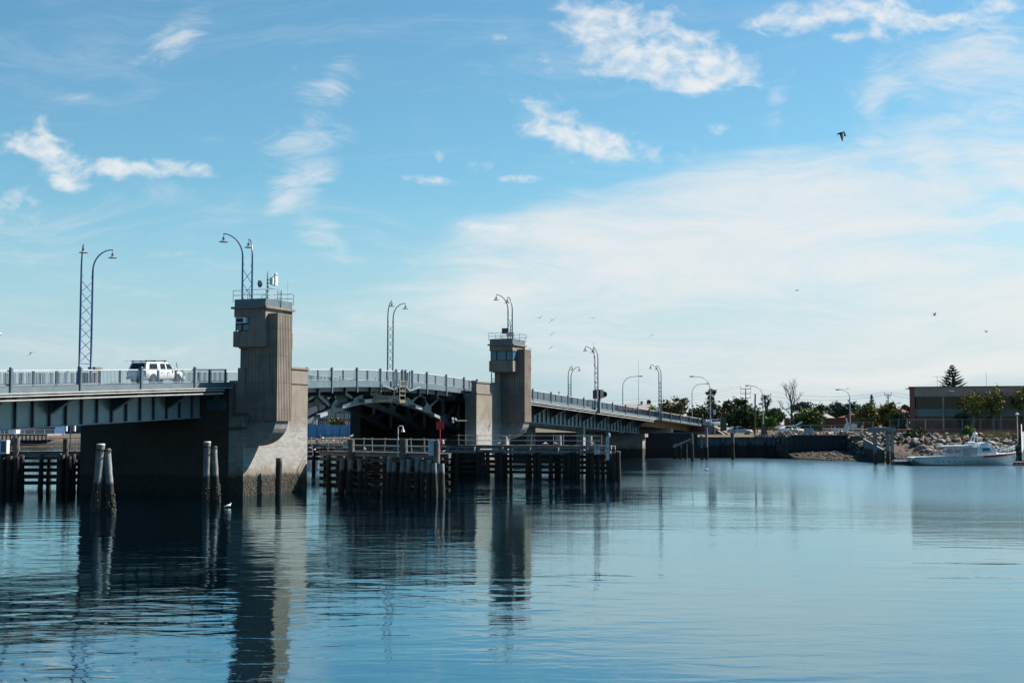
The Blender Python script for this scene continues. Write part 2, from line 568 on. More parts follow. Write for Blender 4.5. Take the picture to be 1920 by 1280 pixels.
M['bronze'] = surf('bronze_frame', (0.143, 0.129, 0.115), (0.115, 0.100, 0.093), 1, .6)
M['spandrel'] = surf('green_spandrel', (0.286, 0.357, 0.315), (0.229, 0.300, 0.271), .5, .6, streak=.35)
M['rock'] = surf('bank_rock', (.42, .365, .31), (.20, .175, .15), .9, .9, bump=.6, bscale=3, tide=(.9, .5, (.03, .026, .02)))
M['rock_dark'] = surf('dark_bank_rock', (.14, .125, .115), (.09, .08, .07), .9, .9, bump=.6, bscale=3)
M['trunk'] = surf('bark', (.14, .115, .09), (.08, .065, .05), 2, .9, streak=.3)
M['gum_bark'] = surf('pale_gum_bark', (.40, .36, .30), (.24, .20, .16), 2, .85, streak=.4)
M['bare_bark'] = surf('grey_dead_bark', (.16, .145, .13), (.10, .09, .08), 2, .9)


def leaf_mat(name, c1, c2):
    m, N, b = new_mat(name)
    g = N.n('ShaderNodeNewGeometry')
    c = N.mix(g.outputs['Random Per Island'], c1, c2)
    c = N.mix(N.step(N.noise(g.outputs['Position'], .55, 4, .6), .35, .65, 0, .7), c, tuple(q * .45 for q in c1))
    N.put(b.inputs['Base Color'], c)
    b.inputs['Roughness'].default_value = .75
    b.inputs['Specular IOR Level'].default_value = .15
    return m


M['leaf_dark'] = leaf_mat('dark_foliage', (0.041, 0.061, 0.026), (0.080, 0.109, 0.043))
M['leaf_mid'] = leaf_mat('green_foliage', (0.065, 0.109, 0.032), (0.123, 0.174, 0.051))
M['leaf_bright'] = leaf_mat('bright_foliage', (0.102, 0.174, 0.043), (0.189, 0.275, 0.072))
M['leaf_olive'] = leaf_mat('olive_foliage', (0.109, 0.109, 0.036), (0.217, 0.189, 0.058))
M['leaf_brown'] = leaf_mat('brown_foliage', (0.072, 0.065, 0.036), (0.123, 0.102, 0.055))
M['leaf_blue'] = leaf_mat('blue_green_foliage', (0.032, 0.065, 0.058), (0.065, 0.109, 0.090))
M['straw'] = leaf_mat('dry_grass', (.30, .22, .11), (.42, .32, .17))

# ================================================================ water
def water_mat():
    m = bpy.data.materials.new('harbour_water')
    m.use_nodes = True
    m.node_tree.nodes.clear()
    N = NT(m.node_tree)
    P = N.n('ShaderNodeNewGeometry').outputs['Position']
    patch = N.step(N.noise(N.mapping(P, rot=(0, 0, R(8)), scale=(.45, 1.0, 1)), .05, 4, .55, 1.2), .36, .66, .22, 1.0)
    fine = N.step(N.noise(N.mapping(P, loc=(40, 9, 0), rot=(0, 0, R(-6)), scale=(.4, 1.0, 1)), .035, 3, .5, .8), .38, .62, .15, 1.0)
    h1 = N.noise(N.mapping(P, rot=(0, 0, R(14)), scale=(.55, 1.25, 1)), 0.85, 2, .45, .6)
    h2 = N.noise(N.mapping(P, rot=(0, 0, R(-22)), scale=(.5, 1.1, 1)), .34, 2, .5, .3)
    sx = N.n('ShaderNodeSeparateXYZ')
    N.put(sx.inputs[0], P)
    lee = N.math('MULTIPLY', N.step(sx.outputs[0], -14, 26, 1.0, .42), N.step(sx.outputs[1], 55, 140, 1.0, .62))      # the wind drops towards the far bank on the right
    h3 = N.noise(N.mapping(P, rot=(0, 0, R(5)), scale=(.65, 1.2, 1)), 3.6, 3, .55)
    h = N.math('ADD', N.math('MULTIPLY', h1, .034), N.math('MULTIPLY', h2, .045))
    h = N.math('ADD', N.math('MULTIPLY', N.math('MULTIPLY', h, patch), lee), N.math('MULTIPLY', N.math('MULTIPLY', h3, N.step(sx.outputs[1], 70, 150, .0065, .026)), fine))
    bn = N.n('ShaderNodeBump')
    bn.inputs['Strength'].default_value = 1.0
    bn.inputs['Distance'].default_value = 1.0
    N.put(bn.inputs['Height'], h)
    gl = N.n('ShaderNodeBsdfGlossy')
    # unresolved wind chop on the open water towards the far bank
    N.put(gl.inputs['Roughness'], N.math('ADD', N.math('MULTIPLY', N.step(sx.outputs[0], 6, 34), N.step(sx.outputs[1], 38, 105, 0.0, .17)), .015))
    gl.inputs['Color'].default_value = (.67, .92, 1.0, 1)
    N.put(gl.inputs['Normal'], bn.outputs[0])
    df = N.n('ShaderNodeBsdfDiffuse')
    df.inputs['Color'].default_value = (.0006, .0035, .006, 1)
    fr = N.n('ShaderNodeFresnel')
    fr.inputs['IOR'].default_value = 3.3
    N.put(fr.inputs['Normal'], bn.outputs[0])
    mx = N.n('ShaderNodeMixShader')
    N.put(mx.inputs[0], N.math('ADD', N.math('MULTIPLY', fr.outputs[0], 1.1), .08, clamp=True))
    m.node_tree.links.new(df.outputs[0], mx.inputs[1])
    m.node_tree.links.new(gl.outputs[0], mx.inputs[2])
    o = N.n('ShaderNodeOutputMaterial')
    m.node_tree.links.new(mx.outputs[0], o.inputs[0])
    return m


M['water'] = water_mat()
mb = MB()
mb.poly([(-3000, -3000, 0), (3000, -3000, 0), (3000, 700, 0), (-3000, 700, 0)])
solo('water', mb, M['water'], 'calm blue harbour water rippling in front of the lifting bridge', 'water', kind='structure')

# ================================================================ bridge
ZR = [(20, 7.05), (40, 7.88), (61.5, 8.75), (75, 9.33), (86.5, 9.79), (97, 10.19), (106, 10.53), (112, 10.65), (117, 10.70), (122, 10.66), (130, 10.44), (134, 10.30), (150.7, 9.71), (177, 8.77), (197, 8.03), (217.6, 7.30), (238.5, 6.52), (265, 5.6), (330, 4.6)]


def zr(s):
    for (a, za), (b, zb) in zip(ZR, ZR[1:]):
        if s <= b:
            return za + (zb - za) * (s - a) / (b - a)
    return ZR[-1][1]


def steps(a, b, d=2.2):
    n = max(1, round((b - a) / d))
    return [a + (b - a) * i / n for i in range(n + 1)]


def run(mb, s0, s1, sec, dz=0.0):
    """sweep a (w, z below rail) section along the bridge"""
    return mb.loft([[(s, q[0], zr(s) + q[1] + dz) for q in sec] for s in steps(s0, s1)])


def railing(T, s0, s1, wl, posts, minor=2, parent=None, post_drop=1.55, side=-1, paint='rail'):
    """pedestrian railing at lateral wl: handrail, balusters, small uprights; big posts are sub-parts"""
    mb = MB()
    run(mb, s0, s1, [(wl - .045, -.96), (wl + .045, -.96), (wl + .045, -.90), (wl - .045, -.90)])
    n = int((s1 - s0) / .14)
    for i in range(n):
        s = s0 + (i + .5) * (s1 - s0) / n
        z = zr(s)
        mb.box((s - .013, wl - .013, z - .91), (s + .013, wl + .013, z - .06))
    panel = T.part('baluster_panel', mb, M[paint], parent)
    mb = MB()
    run(mb, s0, s1, [(wl - .06, -.07), (wl + .06, -.07), (wl + .06, 0), (wl - .06, 0)])
    T.part('handrail', mb, M['rail_top'], panel)
    mb = MB()
    ps = [p for p in posts if s0 - .3 <= p <= s1 + .3]
    ext = [ps[0] - (ps[1] - ps[0])] + ps + [ps[-1] + (ps[-1] - ps[-2])]
    for a, b in zip(ext, ext[1:]):
        for k in range(1, minor + 1):
            q = a + (b - a) * k / (minor + 1)
            if s0 < q < s1:
                mb = MB()
                for dq in (-.075, .03):
                    mb.box((q + dq, wl - .05, zr(q) - 1.0), (q + dq + .045, wl + .05, zr(q) - .02))
                mb.box((q - .075, wl - .03, zr(q) - .96), (q + .075, wl + .03, zr(q) - .9))
                T.part('upright', mb, M['post'], panel)
    for p in ps:
        q = MB()
        z = zr(p)
        wc = wl + side * .17
        q.box((p - .085, wc - .085, z - post_drop), (p + .085, wc + .085, z + .10))
        q.loft([[(p - .10, wc - .10, z + .10), (p + .10, wc - .10, z + .10), (p + .10, wc + .10, z + .10), (p - .10, wc + .10, z + .10)],
                [(p - .07, wc - .07, z + .17), (p + .07, wc - .07, z + .17), (p + .07, wc + .07, z + .17), (p - .07, wc + .07, z + .17)]])
        T.part('railing_post', q, M['post'], panel)


WN, WF = 58.0, 70.4


def deck(T, s0, s1, under):
    mb = MB()
    run(mb, s0, s1, [(WN + .05, -1.0), (WN + 2, -1.0), (WN + 2, -1.13), (WF - 2, -1.13), (WF - 2, -1.0), (WF - .05, -1.0), (WF - .05, under), (WN + .05, under)])
    T.part('deck_slab', mb, M['path'])
    mb = MB()
    run(mb, s0, s1, [(WN + 2.02, -1.122), (WF - 2.02, -1.122), (WF - 2.02, -1.126), (WN + 2.02, -1.126)])
    T.part('roadway', mb, M['asphalt'])
    for wl in (WN, WF):
        mb = MB()
        a, b = (wl - .17, wl + .05) if wl == WN else (wl - .05, wl + .17)
        run(mb, s0, s1, [(a, -1.02), (b, -1.02), (b, under - .06), (a, under - .06)])
        T.part('edge_beam', mb, M['steel'])


def approach(label, s0, s1, posts, rail_posts, g1=None, paint='rail'):
    T = Thing('approach_span', label, 'bridge span', ((s0 + s1) / 2, 64.2, zr((s0 + s1) / 2) - 1), 'B', 'approach spans of the lifting bridge')
    deck(T, s0, s1, -1.34)
    g1 = g1 or s1
    # ledge and service pipes along both edges
    for wl, sg in ((WN, -1), (WF, 1)):
        mb = MB()
        a, b = sorted((wl + sg * .17, wl + sg * .62))
        run(mb, s0, g1, [(a, -1.40), (b, -1.40), (b, -1.49), (a, -1.49)])
        T.part('ledge', mb, M['pipe_concrete'])
        for dw, dz, r in ((.55, -1.62, .05), (.40, -1.86, .085)):
            mb = MB()
            mb.tube([(s, wl + sg * dw, zr(s) + dz) for s in steps(s0, g1 - 1, 3)], r, 7)
            T.part('service_pipe', mb, M['pipe_concrete'])
    # plate girders
    for wl in (60.4, 62.9, 65.5, 68.0):
        mb = MB()
        run(mb, s0, g1, [(wl - .02, -1.345), (wl + .02, -1.345), (wl + .02, -3.70), (wl - .02, -3.70)])
        run(mb, s0, g1, [(wl - .24, -3.69), (wl + .24, -3.69), (wl + .24, -3.75), (wl - .24, -3.75)])
        T.part('plate_girder', mb, M['girder'])
    mb = MB()
    p0 = posts[0]
    d = posts[1] - posts[0]
    k = p0 - d * 12
    while k < g1:
        for j in range(4):
            q = k + d * j / 4
            if s0 + .2 < q < g1 - .2:
                z = zr(q)
                mb = MB()
                mb.box((q - .05, 60.4 - .021, z - 1.36), (q + .05, 60.4 - .22, z - 3.68))
                T.part('stiffener', mb, M['steel_dark'])
        k += d
    k = p0 - d * 12
    while k < g1:
        if s0 + .2 < k < g1 - .2:
            z = zr(k)
            for w0, w1 in ((60.15, WN - .1), (68.25, WF + .1)):
                mb = MB()
                poly = [(w0, z - 1.345), (w1, z - 1.345), (w1, z - 1.62), (w0, z - 2.85)]
                mb.prism(poly, 'X', k - .03, k + .03)
                dn = -.05
                mb.add([(k - .16, w1, z - 1.62), (k + .16, w1, z - 1.62), (k + .16, w0, z - 2.85), (k - .16, w0, z - 2.85),
                        (k - .16, w1, z - 1.62 + dn), (k + .16, w1, z - 1.62 + dn), (k + .16, w0, z - 2.85 + dn), (k - .16, w0, z - 2.85 + dn)],
                       [(0, 1, 2, 3), (7, 6, 5, 4), (0, 4, 5, 1), (1, 5, 6, 2), (2, 6, 7, 3), (3, 7, 4, 0)])
                T.part('bracket', mb, M['steel_dark'])
            mb = MB()
            mb.box((k - .08, 60.45, z - 1.345), (k + .08, 67.95, z - 2.3))
            T.part('cross_beam', mb, M['steel_dark'])
        k += d
    railing(T, s0, s1, WN, rail_posts, 2, side=-1, paint=paint)
    railing(T, s0, s1, WF, rail_posts, 2, side=1, paint='rail_blue')
    return T


lp = [68.5 + 6.22 * i for i in range(-7, 3)]
A1 = approach('blue grey steel girder span carrying the white four wheel drive to the near tower', 26.0, 85.2, lp, lp)
rp = [150.8 + 6.53 * i for i in range(-1, 14)]
A2 = approach('long blue grey girder span sloping down from the far tower to the shore', 139.6, 238.5, rp, rp, g1=205.5, paint='rail_blue')
# concrete tail of the right-hand span and its columns
mb = MB()
for wl in (60.4, 62.9, 65.5, 68.0):
    run(mb, 205.6, 238.4, [(wl - .25, -1.345), (wl + .25, -1.345), (wl + .25, -2.45), (wl - .25, -2.45)])
A2.part('concrete_beam', mb, M['cabin'])
for k, (s, hw) in enumerate(((176.5, .45), (206.0, .8), (222.0, .7))):
    mb = MB()
    for wl in ((60.4, 68.0) if k == 0 else (60.2, 64.2, 68.2)):
        mb.box((s - hw, wl - .55, -1.5), (s + hw, wl + .55, zr(s) - (3.76 if k < 2 else 2.46)))
    if k:
        mb.box((s - hw + .1, 60.8, -1.5), (s + hw - .1, 67.9, zr(s) - (4.3 if k < 2 else 3.1)))
        mb.box((s - hw - .1, 59.2, zr(s) - (4.3 if k < 2 else 3.1)), (s + hw + .1, 69.2, zr(s) - (3.76 if k < 2 else 2.455)))
    solo('bridge_column', mb, M['concrete'], ['slim pier under the joint of the sloping girder span', 'broad concrete pier where the steel girders end', 'concrete column trestle nearest the shore'][k], 'bridge pier', (s, 64.2, 0), 'B', 'columns under the sloping span')


# ---------------------------------------------------------------- bascule leaves
def z6(x, y):
    return (560 + x / 5.3333, 690 + y / 5.3333)


BOT = [(60, 560), (190, 500), (310, 455), (400, 420), (520, 380), (620, 357), (740, 345), (850, 343), (960, 347), (1060, 375), (1220, 430), (1310, 475), (1400, 522), (1480, 580), (1590, 655)]
TOP = [(60, 520), (190, 440), (297, 402), (380, 370), (515, 330), (620, 307), (720, 302), (850, 296), (960, 300), (1030, 318), (1130, 350), (1225, 392), (1300, 435), (1400, 490), (1470, 520), (1590, 612)]


def truss_z(pts, s):
    q = [on_w(*z6(*p), 60) for p in pts]
    if s <= q[0][0]:
        a, b = q[0], q[1]
    else:
        a, b = q[-2], q[-1]
        for i in range(len(q) - 1):
            if q[i][0] <= s <= q[i + 1][0]:
                a, b = q[i], q[i + 1]
                break
    return a[1] + (b[1] - a[1]) * (s - a[0]) / (b[0] - a[0])


def truss(T, wl, s0, s1, members, gussets, ledges, web):
    mb = MB()
    ss = steps(s0, s1, 1.2)
    mb.loft([[(s, wl - .28, truss_z(TOP, s)), (s, wl + .28, truss_z(TOP, s)), (s, wl + .28, truss_z(BOT, s)), (s, wl - .28, truss_z(BOT, s))] for s in ss])
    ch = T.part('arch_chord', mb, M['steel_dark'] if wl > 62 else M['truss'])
    mb = MB()
    for (p, q, th) in members:
        a, b = on_w(*z6(*p), 60), on_w(*z6(*q), 60)
        mb = MB()
        mb.bar((a[0], wl, a[1]), (b[0], wl, b[1]), .36, th * .0105, up=Vector((b[0] - a[0], 0, b[1] - a[1])).cross(Vector((0, 1, 0))))
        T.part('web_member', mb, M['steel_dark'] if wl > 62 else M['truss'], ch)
    mb = MB()
    for g in gussets:
        poly = [on_w(*z6(*p), 60) for p in g]
        mb = MB()
        mb.prism(poly, 'Y', wl - .31, wl + .31)
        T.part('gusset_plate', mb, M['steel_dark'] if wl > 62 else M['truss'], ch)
    mb = MB()
    poly = [on_w(*z6(*p), 60) for p in web]
    mb.prism(poly, 'Y', wl - .22, wl + .22)
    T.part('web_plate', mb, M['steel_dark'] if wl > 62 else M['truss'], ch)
    if wl < 62:
        for (p, q) in ledges:  # pale plates added to the chord to catch sun as bright patches
            a, b = on_w(*z6(*p), 59.4), on_w(*z6(*q), 59.4)
            mb = MB()
            mb.bar((a[0], 59.45, a[1]), (b[0], 59.45, b[1]), .55, .30, up=(0, 0, 1))
            T.part('sun_plate', mb, M['galv'], ch)


def leaf(label, s0, s1, posts, **kw):
    T = Thing('bascule_leaf', label, 'bridge span', ((s0 + s1) / 2, 64.2, zr((s0 + s1) / 2) - 1), 'B', 'two lifting leaves of the bridge')
    deck(T, s0, s1, -1.55)
    for wl in (60, 64.2, 68.4):
        truss(T, wl, s0, s1, kw['members'], kw['gussets'], kw['ledges'], kw['web'])
    for p in steps(s0 + .8, s1 - .4, 4.4):
        mb = MB()
        mb.box((p - .12, 58.6, zr(p) - 1.555), (p + .12, 69.8, zr(p) - 2.35))
        T.part('cross_beam', mb, M['steel_dark'])
    mb = MB()
    for wl in (58.9, 61.5, 63, 65.4, 67, 69.5):
        run(mb, s0 + .1, s1 - .1, [(wl - .12, -1.552), (wl + .12, -1.552), (wl + .12, -2.0), (wl - .12, -2.0)])
    T.part('stringer', mb, M['steel_dark'])
    railing(T, s0, s1, WN, posts, 1, post_drop=2.1, side=-1)
    railing(T, s0, s1, WF, posts, 1, post_drop=2.1, side=1)
    return T


SMID = on_w(754.5, 700, 58)[0]
L1 = leaf('left lifting leaf of arched steel between the near tower and the yellow ladder', 94.75, SMID - .08, [96.9, 101.2, 105.8, 110.4, 113.7, SMID - .35],
          members=[((60, 330), (165, 255), 26), ((165, 255), (300, 378), 30), ((350, 320), (350, 265), 16), ((345, 268), (430, 238), 22), ((430, 238), (530, 305), 30), ((600, 275), (690, 238), 22), ((690, 238), (735, 275), 26), ((60, 330), (60, 540), 20)],
          gussets=[[(297, 400), (297, 372), (345, 305), (385, 372), (380, 395), (310, 450)], [(515, 360), (520, 300), (600, 265), (632, 330), (620, 350)]],
          ledges=[((195, 478), (268, 452)), ((418, 382), (492, 362)), ((640, 330), (708, 324))],
          web=[(725, 240), (846, 232), (846, 335), (725, 335)])
# the bar thickness above is in photo-zoom pixels: scaled below
L2 = leaf('right lifting leaf of arched steel between the yellow ladder and the far tower', SMID + .08, 133.8, [SMID + .35, 117.2, 120.6, 125.3, 129.9, 133.4],
          members=[((1110, 340), (1200, 262), 24), ((1200, 262), (1252, 296), 18), ((1255, 300), (1255, 360), 14), ((1285, 400), (1395, 292), 26), ((1395, 292), (1440, 345), 20), ((1440, 345), (1440, 465), 14), ((1465, 515), (1600, 332), 26), ((1600, 332), (1600, 640), 22)],
          gussets=[[(1030, 340), (1060, 288), (1128, 345), (1130, 390), (1060, 372)], [(1215, 420), (1225, 392), (1258, 338), (1300, 395), (1300, 455)], [(1395, 510), (1400, 485), (1440, 448), (1470, 515), (1470, 560)]],
          ledges=[((1150, 382), (1215, 404)), ((1340, 468), (1395, 494))],
          web=[(850, 232), (955, 238), (1000, 300), (1000, 345), (850, 335)])

# yellow access ladder and white braces hanging below the joint
T = Thing('access_ladder', 'narrow yellow ladder cage hanging from the bridge joint', 'ladder', on_w(746, 712, 57.6)[:1] + (57.6, on_w(746, 752, 57.6)[1]), 'B')
sa, _ = on_w(742, 720, 57.5)
sb, _ = on_w(752.5, 720, 57.5)
zt, zb = on_w(746, 712, 57.5)[1], on_w(746, 752, 57.5)[1]
mb = MB()
for s in (sa, sb):
    for wl in (57.1, 57.7):
        mb.bar((s, wl, zb), (s, wl, zt), .06, .06)
T.part('stile', mb, M['yellow'])
mb = MB()
for k in range(5):
    z = zb + (zt - zb) * k / 4.5 + .1
    mb.bar((sa, 57.1, z), (sb, 57.1, z), .06, .07)
    mb.bar((sa, 57.1, z), (sa, 57.7, z), .05, .05)
T.part('rung', mb, M['yellow'])
mb = MB()
mb.box((sa, 57.05, zb - .12), (sb, 57.9, zb))
T.part('foot_platform', mb, M['yellow'])
for lbl, pts in (('white angled brace under the left side of the bridge joint', [((835, 170), (955, 215)), ((955, 215), (1000, 160)), ((958, 30), (958, 215))]), ('white angled brace under the right side of the bridge joint', [((1070, 180), (1105, 225)), ((1105, 225), (1215, 190)), ((1110, 30), (1106, 225))])):
    mb = MB()
    for p, q in pts:
        a, b = on_w(*z6(*p), 57.55), on_w(*z6(*q), 57.55)
        mb.bar((a[0], 57.55, a[1]), (b[0], 57.55, b[1]), .12, .14)
    a = on_w(*z6(*pts[0][1]), 57.55)
    solo('brace_frame', mb, M['rail'], lbl, 'brace', (a[0], 57.55, a[1]), 'B', 'white braces at the bridge joint')
T = Thing('gantry_rail', 'faded yellow inspection gantry rail under the arch crown', 'rail', on_w(700, 750, 59.2)[:1] + (59.2, on_w(700, 750, 59.2)[1]), 'B')
a, b = on_w(*z6(765, 322), 59.3), on_w(*z6(960, 322), 59.3)
mb = MB()
mb.bar((a[0], 59.3, a[1]), (b[0], 59.3, b[1]), .08, .12)
T.part('bar', mb, M['yellow'])
mb = MB()
for k in range(3):
    t = k / 2
    mb.bar((a[0] + (b[0] - a[0]) * t, 59.3, a[1]), (a[0] + (b[0] - a[0]) * t, 59.3, a[1] + 2.2), .05, .05)
T.part('hanger', mb, M['yellow'])


# ---------------------------------------------------------------- piers
SM = 112.35


def mir(s, far):
    return 2 * SM - s if far else s


def mirbox(mb, far, a, b):
    mb.box((mir(a[0], far), a[1], a[2]), (mir(b[0], far), b[1], b[2]))


PW0, PW1 = 56.4, 71.9
for far in (False, True):
    T = Thing('bridge_pier', 'stained concrete pier under the near control tower beside the dolphins' if not far else 'shaded concrete pier under the far control tower', 'bridge pier', (mir(90, far), 64.2, 0), 'B', 'main piers of the lifting bridge')
    S0, S1 = 85.3, 94.7
    mb = MB()
    mirbox(mb, far, (S0, PW0, -2), (S1, 57.75, 4.0))
    mirbox(mb, far, (S0, PW0, 4.0), (S1, 57.75, 8.85))
    T.part('wall', mb, M['concrete'])
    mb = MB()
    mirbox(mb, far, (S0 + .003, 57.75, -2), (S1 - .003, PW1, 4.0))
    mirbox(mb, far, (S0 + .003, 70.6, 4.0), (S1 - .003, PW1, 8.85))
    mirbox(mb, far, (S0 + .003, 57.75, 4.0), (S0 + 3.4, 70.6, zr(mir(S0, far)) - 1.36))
    T.part('wall', mb, M['stained'], label='wall under the deck, darkened in colour for its shade')  # dark tone stands in for shade on these faces
    a_, b_ = sorted((mir(S0 - .02, far), mir(S1 + (0 if not far else -3.75), far)))
    mb = MB()
    run(mb, a_ + .03, b_ - .03, [(57.05, -1.0), (60.0, -1.0), (60.0, -1.13), (68.4, -1.13), (68.4, -1.0), (71.25, -1.0), (71.25, -1.5), (57.05, -1.5)])
    T.part('deck_slab', mb, M['path'])
    mb = MB()
    run(mb, a_ + .03, b_ - .03, [(60.02, -1.122), (68.38, -1.122), (68.38, -1.126), (60.02, -1.126)])
    T.part('roadway', mb, M['asphalt'])
    # parapets with coping
    for (w0, w1) in ((PW0, 57.0), (71.3, PW1)):
        mb = MB()
        pa, pb = (88.2, S1 - .003) if w0 < 60 else (86.2, 86.9)
        mirbox(mb, far, (pa, w0 + .003, 8.853), (pb, w1, 10.0))
        mirbox(mb, far, (S0 + .003, w0 + .003, 8.853), (86.1, w1, 9.82))
        pp = T.part('parapet', mb, M['coping'])
        mb = MB()
        mirbox(mb, far, (pa - .1, w0 - .09, 10.0), (pb + .09, w1 + .08, 10.16))
        mirbox(mb, far, (88.1, w0 - .07, 8.80), (S1 + .07, w0 - .003, 9.0))
        T.part('coping', mb, M['coping'], pp)
    if not far:
        mb = MB()
        for dx_ in range(3):
            o = .09 * dx_
            mb.tube([(S0 - .06, 57.15 + o, 8.6), (S0 - .06, 57.15 + o, 6.35 - o), (S0 - .06, 55.9, 6.35 - o)], .028, 6)
            mb.tube([(S0 - .06, 55.75 + .09 * dx_, 6.15)] + [(S0 - .06, 56.25 + .5 * math.cos(g) + (.09 * dx_ - .5 + .5) * math.cos(g), 5.35 + (.5 + .09 * dx_) * math.sin(g)) for g in [math.pi + 0.01 + R(k) * 1 for k in ()]] + [(S0 - .06, 55.75 + .09 * dx_, 5.7), (S0 - .06, 56.1, 5.3 - .09 * dx_), (S0 - .06, 58.6, 5.25 - .09 * dx_)], .028, 6)
        T.part('conduit', mb, M['steel_dark'])
        # spray-painted lettering, bubble shapes
        mb = MB()
        for cx, cw, hh in ((0, .34, .9), (.55, .36, 1.35), (1.15, .38, .85)):
            a = on_w(445, 775, 58.5)
            pts = []
            for k in range(14):
                g = 2 * math.pi * k / 14
                pts.append((S0 - .006, 58.35 + cx + cw * math.cos(g) * (1 - .25 * math.sin(g)), 6.55 + hh * .5 * (1 + math.sin(g))))
            mb.poly(pts)
        M['graffiti'] = surf('graffiti_paint', (.10, .16, .22), (.07, .12, .18), 3, .7)
        T.part('graffiti', mb, M['graffiti'])

# ---------------------------------------------------------------- control towers
for far in (False, True):
    T = Thing('control_tower', ('taller looking near concrete control tower with fluted shaft and air conditioner' if not far else 'far concrete control tower with wide corner windows and striped flag'), 'tower', (mir(87, far), 55.5, 4), 'B', 'control towers of the lifting bridge')
    # fluted shaft on a curved corbel
    a, b, wo, wi = 85.5, 87.55, 53.6, PW0 - .003
    poly = []

    def flute(p, q, nrm, n, d=.06):
        out = []
        L = (Vector(q) - Vector(p))
        for i in range(n):
            for t, k in ((0.0, 0), (.62, 0), (.66, 1), (.96, 1)):
                u = Vector(p) + L * ((i + t) / n)
                out.append(tuple(u + Vector(nrm) * (-d * k)))
        return out
    poly += flute((a, wi), (a, wo), (-1, 0), 9, .025)
    poly += flute((a, wo), (b, wo), (0, -1), 9, .045)
    poly += flute((b, wo), (b, wi), (1, 0), 9)
    poly += [(b, wi)]
    poly = [(mir(q[0], far), q[1]) for q in poly]
    if far:
        poly = poly[::-1]
    mb = MB()
    mb.prism(poly, 'Z', 5.75, 13.86)
    mb.box((mir(a - .02, far), wo - .02, 13.86), (mir(b + .02, far), wi, 13.95))
    # core behind the cabin
    mb.box((mir(a + .25, far), wi, 8.9), (mir(b + .6, far), 57.0, 11.4))
    T.part('shaft', mb, M['shaft'])
    mb = MB()
    prof = [(wi, 5.75), (wo + .18, 5.75)] + [(wi - (wi - wo - .18) * math.cos(g), 5.75 - 1.95 * math.sin(g)) for g in [R(k * 9) for k in range(1, 11)]]
    prof = [(p[0], p[1]) for p in prof]
    mb.prism(prof, 'X', mir(a + .12, far), mir(b - .12, far))
    T.part('corbel', mb, M['concrete'])
    # cabin
    c0, c1, cw0, cw1 = 85.15, 88.95, 54.5, 57.25
    mb = MB()
    z0, z1, zs, zh = 11.3, 14.35, 12.62, 13.72
    fr = (c0, c1)
    # lower band, head band, and corner walls leaving openings
    lower = [(c0 - .07, cw0 - .07), (c1 + .07, cw0 - .07), (c1 + .07, cw1 + .07), (c0 - .07, cw1 + .07)]
    mb.box((mir(c0 - .07, far), cw0 - .07, z0 + .12), (mir(c1 + .07, far), cw1 + .07, zs))
    mb.box((mir(c0 + .25, far), cw0 + .12, z0), (mir(c1 - .2, far), cw1 - .25, z0 + .12))
    mb.box((mir(c0 - .03, far), cw0 - .03, zh), (mir(c1 + .03, far), cw1 + .03, z1))
    if not far:
        mb.box((mir(c0, far), cw0, zs), (mir(c0 + .3, far), 55.95, zh))      # solid half of the near face
        mb.box((mir(c0 + .3, far), cw0, zs), (mir(c1 - 1.2, far), cw0 + .3, zh))
    else:
        mb.box((mir(c0, far), cw0, zs), (mir(c0 + 2.6, far), cw0 + .3, zh))
        mb.box((mir(c0, far), cw0 + .3, zs), (mir(c0 + .3, far), cw0 + 1.2, zh))
    T.part('cabin', mb, M['cabin'])
    # glazing box set back behind frames
    mb = MB()
    mb.box((mir(c0 + .32, far), cw0 + .32, zs + .02), (mir(c1 - .12, far), cw1 - .12, zh - .02))
    gl = T.part('window', mb, M['glass_dark'])
    mb = MB()
    ff = mir(c0 - .0, far) if not far else mir(c1, far)
    sg = 1 if not far else 1
    x0 = ff + .04 if not far else ff + .04
    if not far:
        ws = [(55.95, 56.55), (56.6, 57.15)]
    else:
        ws = [(54.62, 55.25), (55.3, 56.4), (56.45, 57.15)]
    for (p, q) in ws:
        mb.box((x0, p, zs + .08), (x0 + .05, q, zh - .08))
    T.part('pane', mb, M['glass_blue'], gl)
    mb = MB()
    for wv in sorted({q for p in ws for q in p}):
        mb.box((ff + .01, wv - .03, zs), (ff + .12, wv + .03, zh))
    zmid = (zs + zh) / 2
    if not far:
        mb.box((ff + .008, ws[0][0], zmid - .03), (ff + .12, ws[-1][1], zmid + .03))
    T.part('frame', mb, M['black'], gl)
    if far:
        mb = MB()
        mb.box((mir(c1 - 1.0, far), cw0 + .02, zs + .1), (mir(c1 - .15, far), cw0 + .07, zh - .1))
        T.part('pane', mb, M['glass_blue'], gl)
    else:
        mb = MB()
        mb.box((c0 - .28, 56.05, zmid + .06), (c0 + .3, 56.95, zh - .06))
        ac = T.part('air_conditioner', mb, M['white'])
        mb = MB()
        mb.box((c0 - .3, 56.32, zmid + .13), (c0 - .283, 56.9, zh - .13))
        T.part('grille', mb, M['black'], ac)
    # cornice, parapet, handrails
    mb = MB()
    mb.box((mir(c0 - .22, far), cw0 - .22, z1), (mir(c1 + .22, far), cw1 + .22, z1 + .16))
    T.part('cornice', mb, M['cabin'])
    mb = MB()
    for (p, q) in (((c0 - .02, cw0 - .02), (c1 + .02, cw0 + .08)), ((c0 - .02, cw1 - .08), (c1 + .02, cw1 + .02)), ((c0 - .02, cw0 + .08), (c0 + .08, cw1 - .08)), ((c1 - .08, cw0 + .08), (c1 + .02, cw1 - .08))):
        mb.box((mir(p[0], far), p[1], z1 + .16), (mir(q[0], far), q[1], z1 + .74))
    T.part('roof_parapet', mb, M['steel'])
    mb = MB()
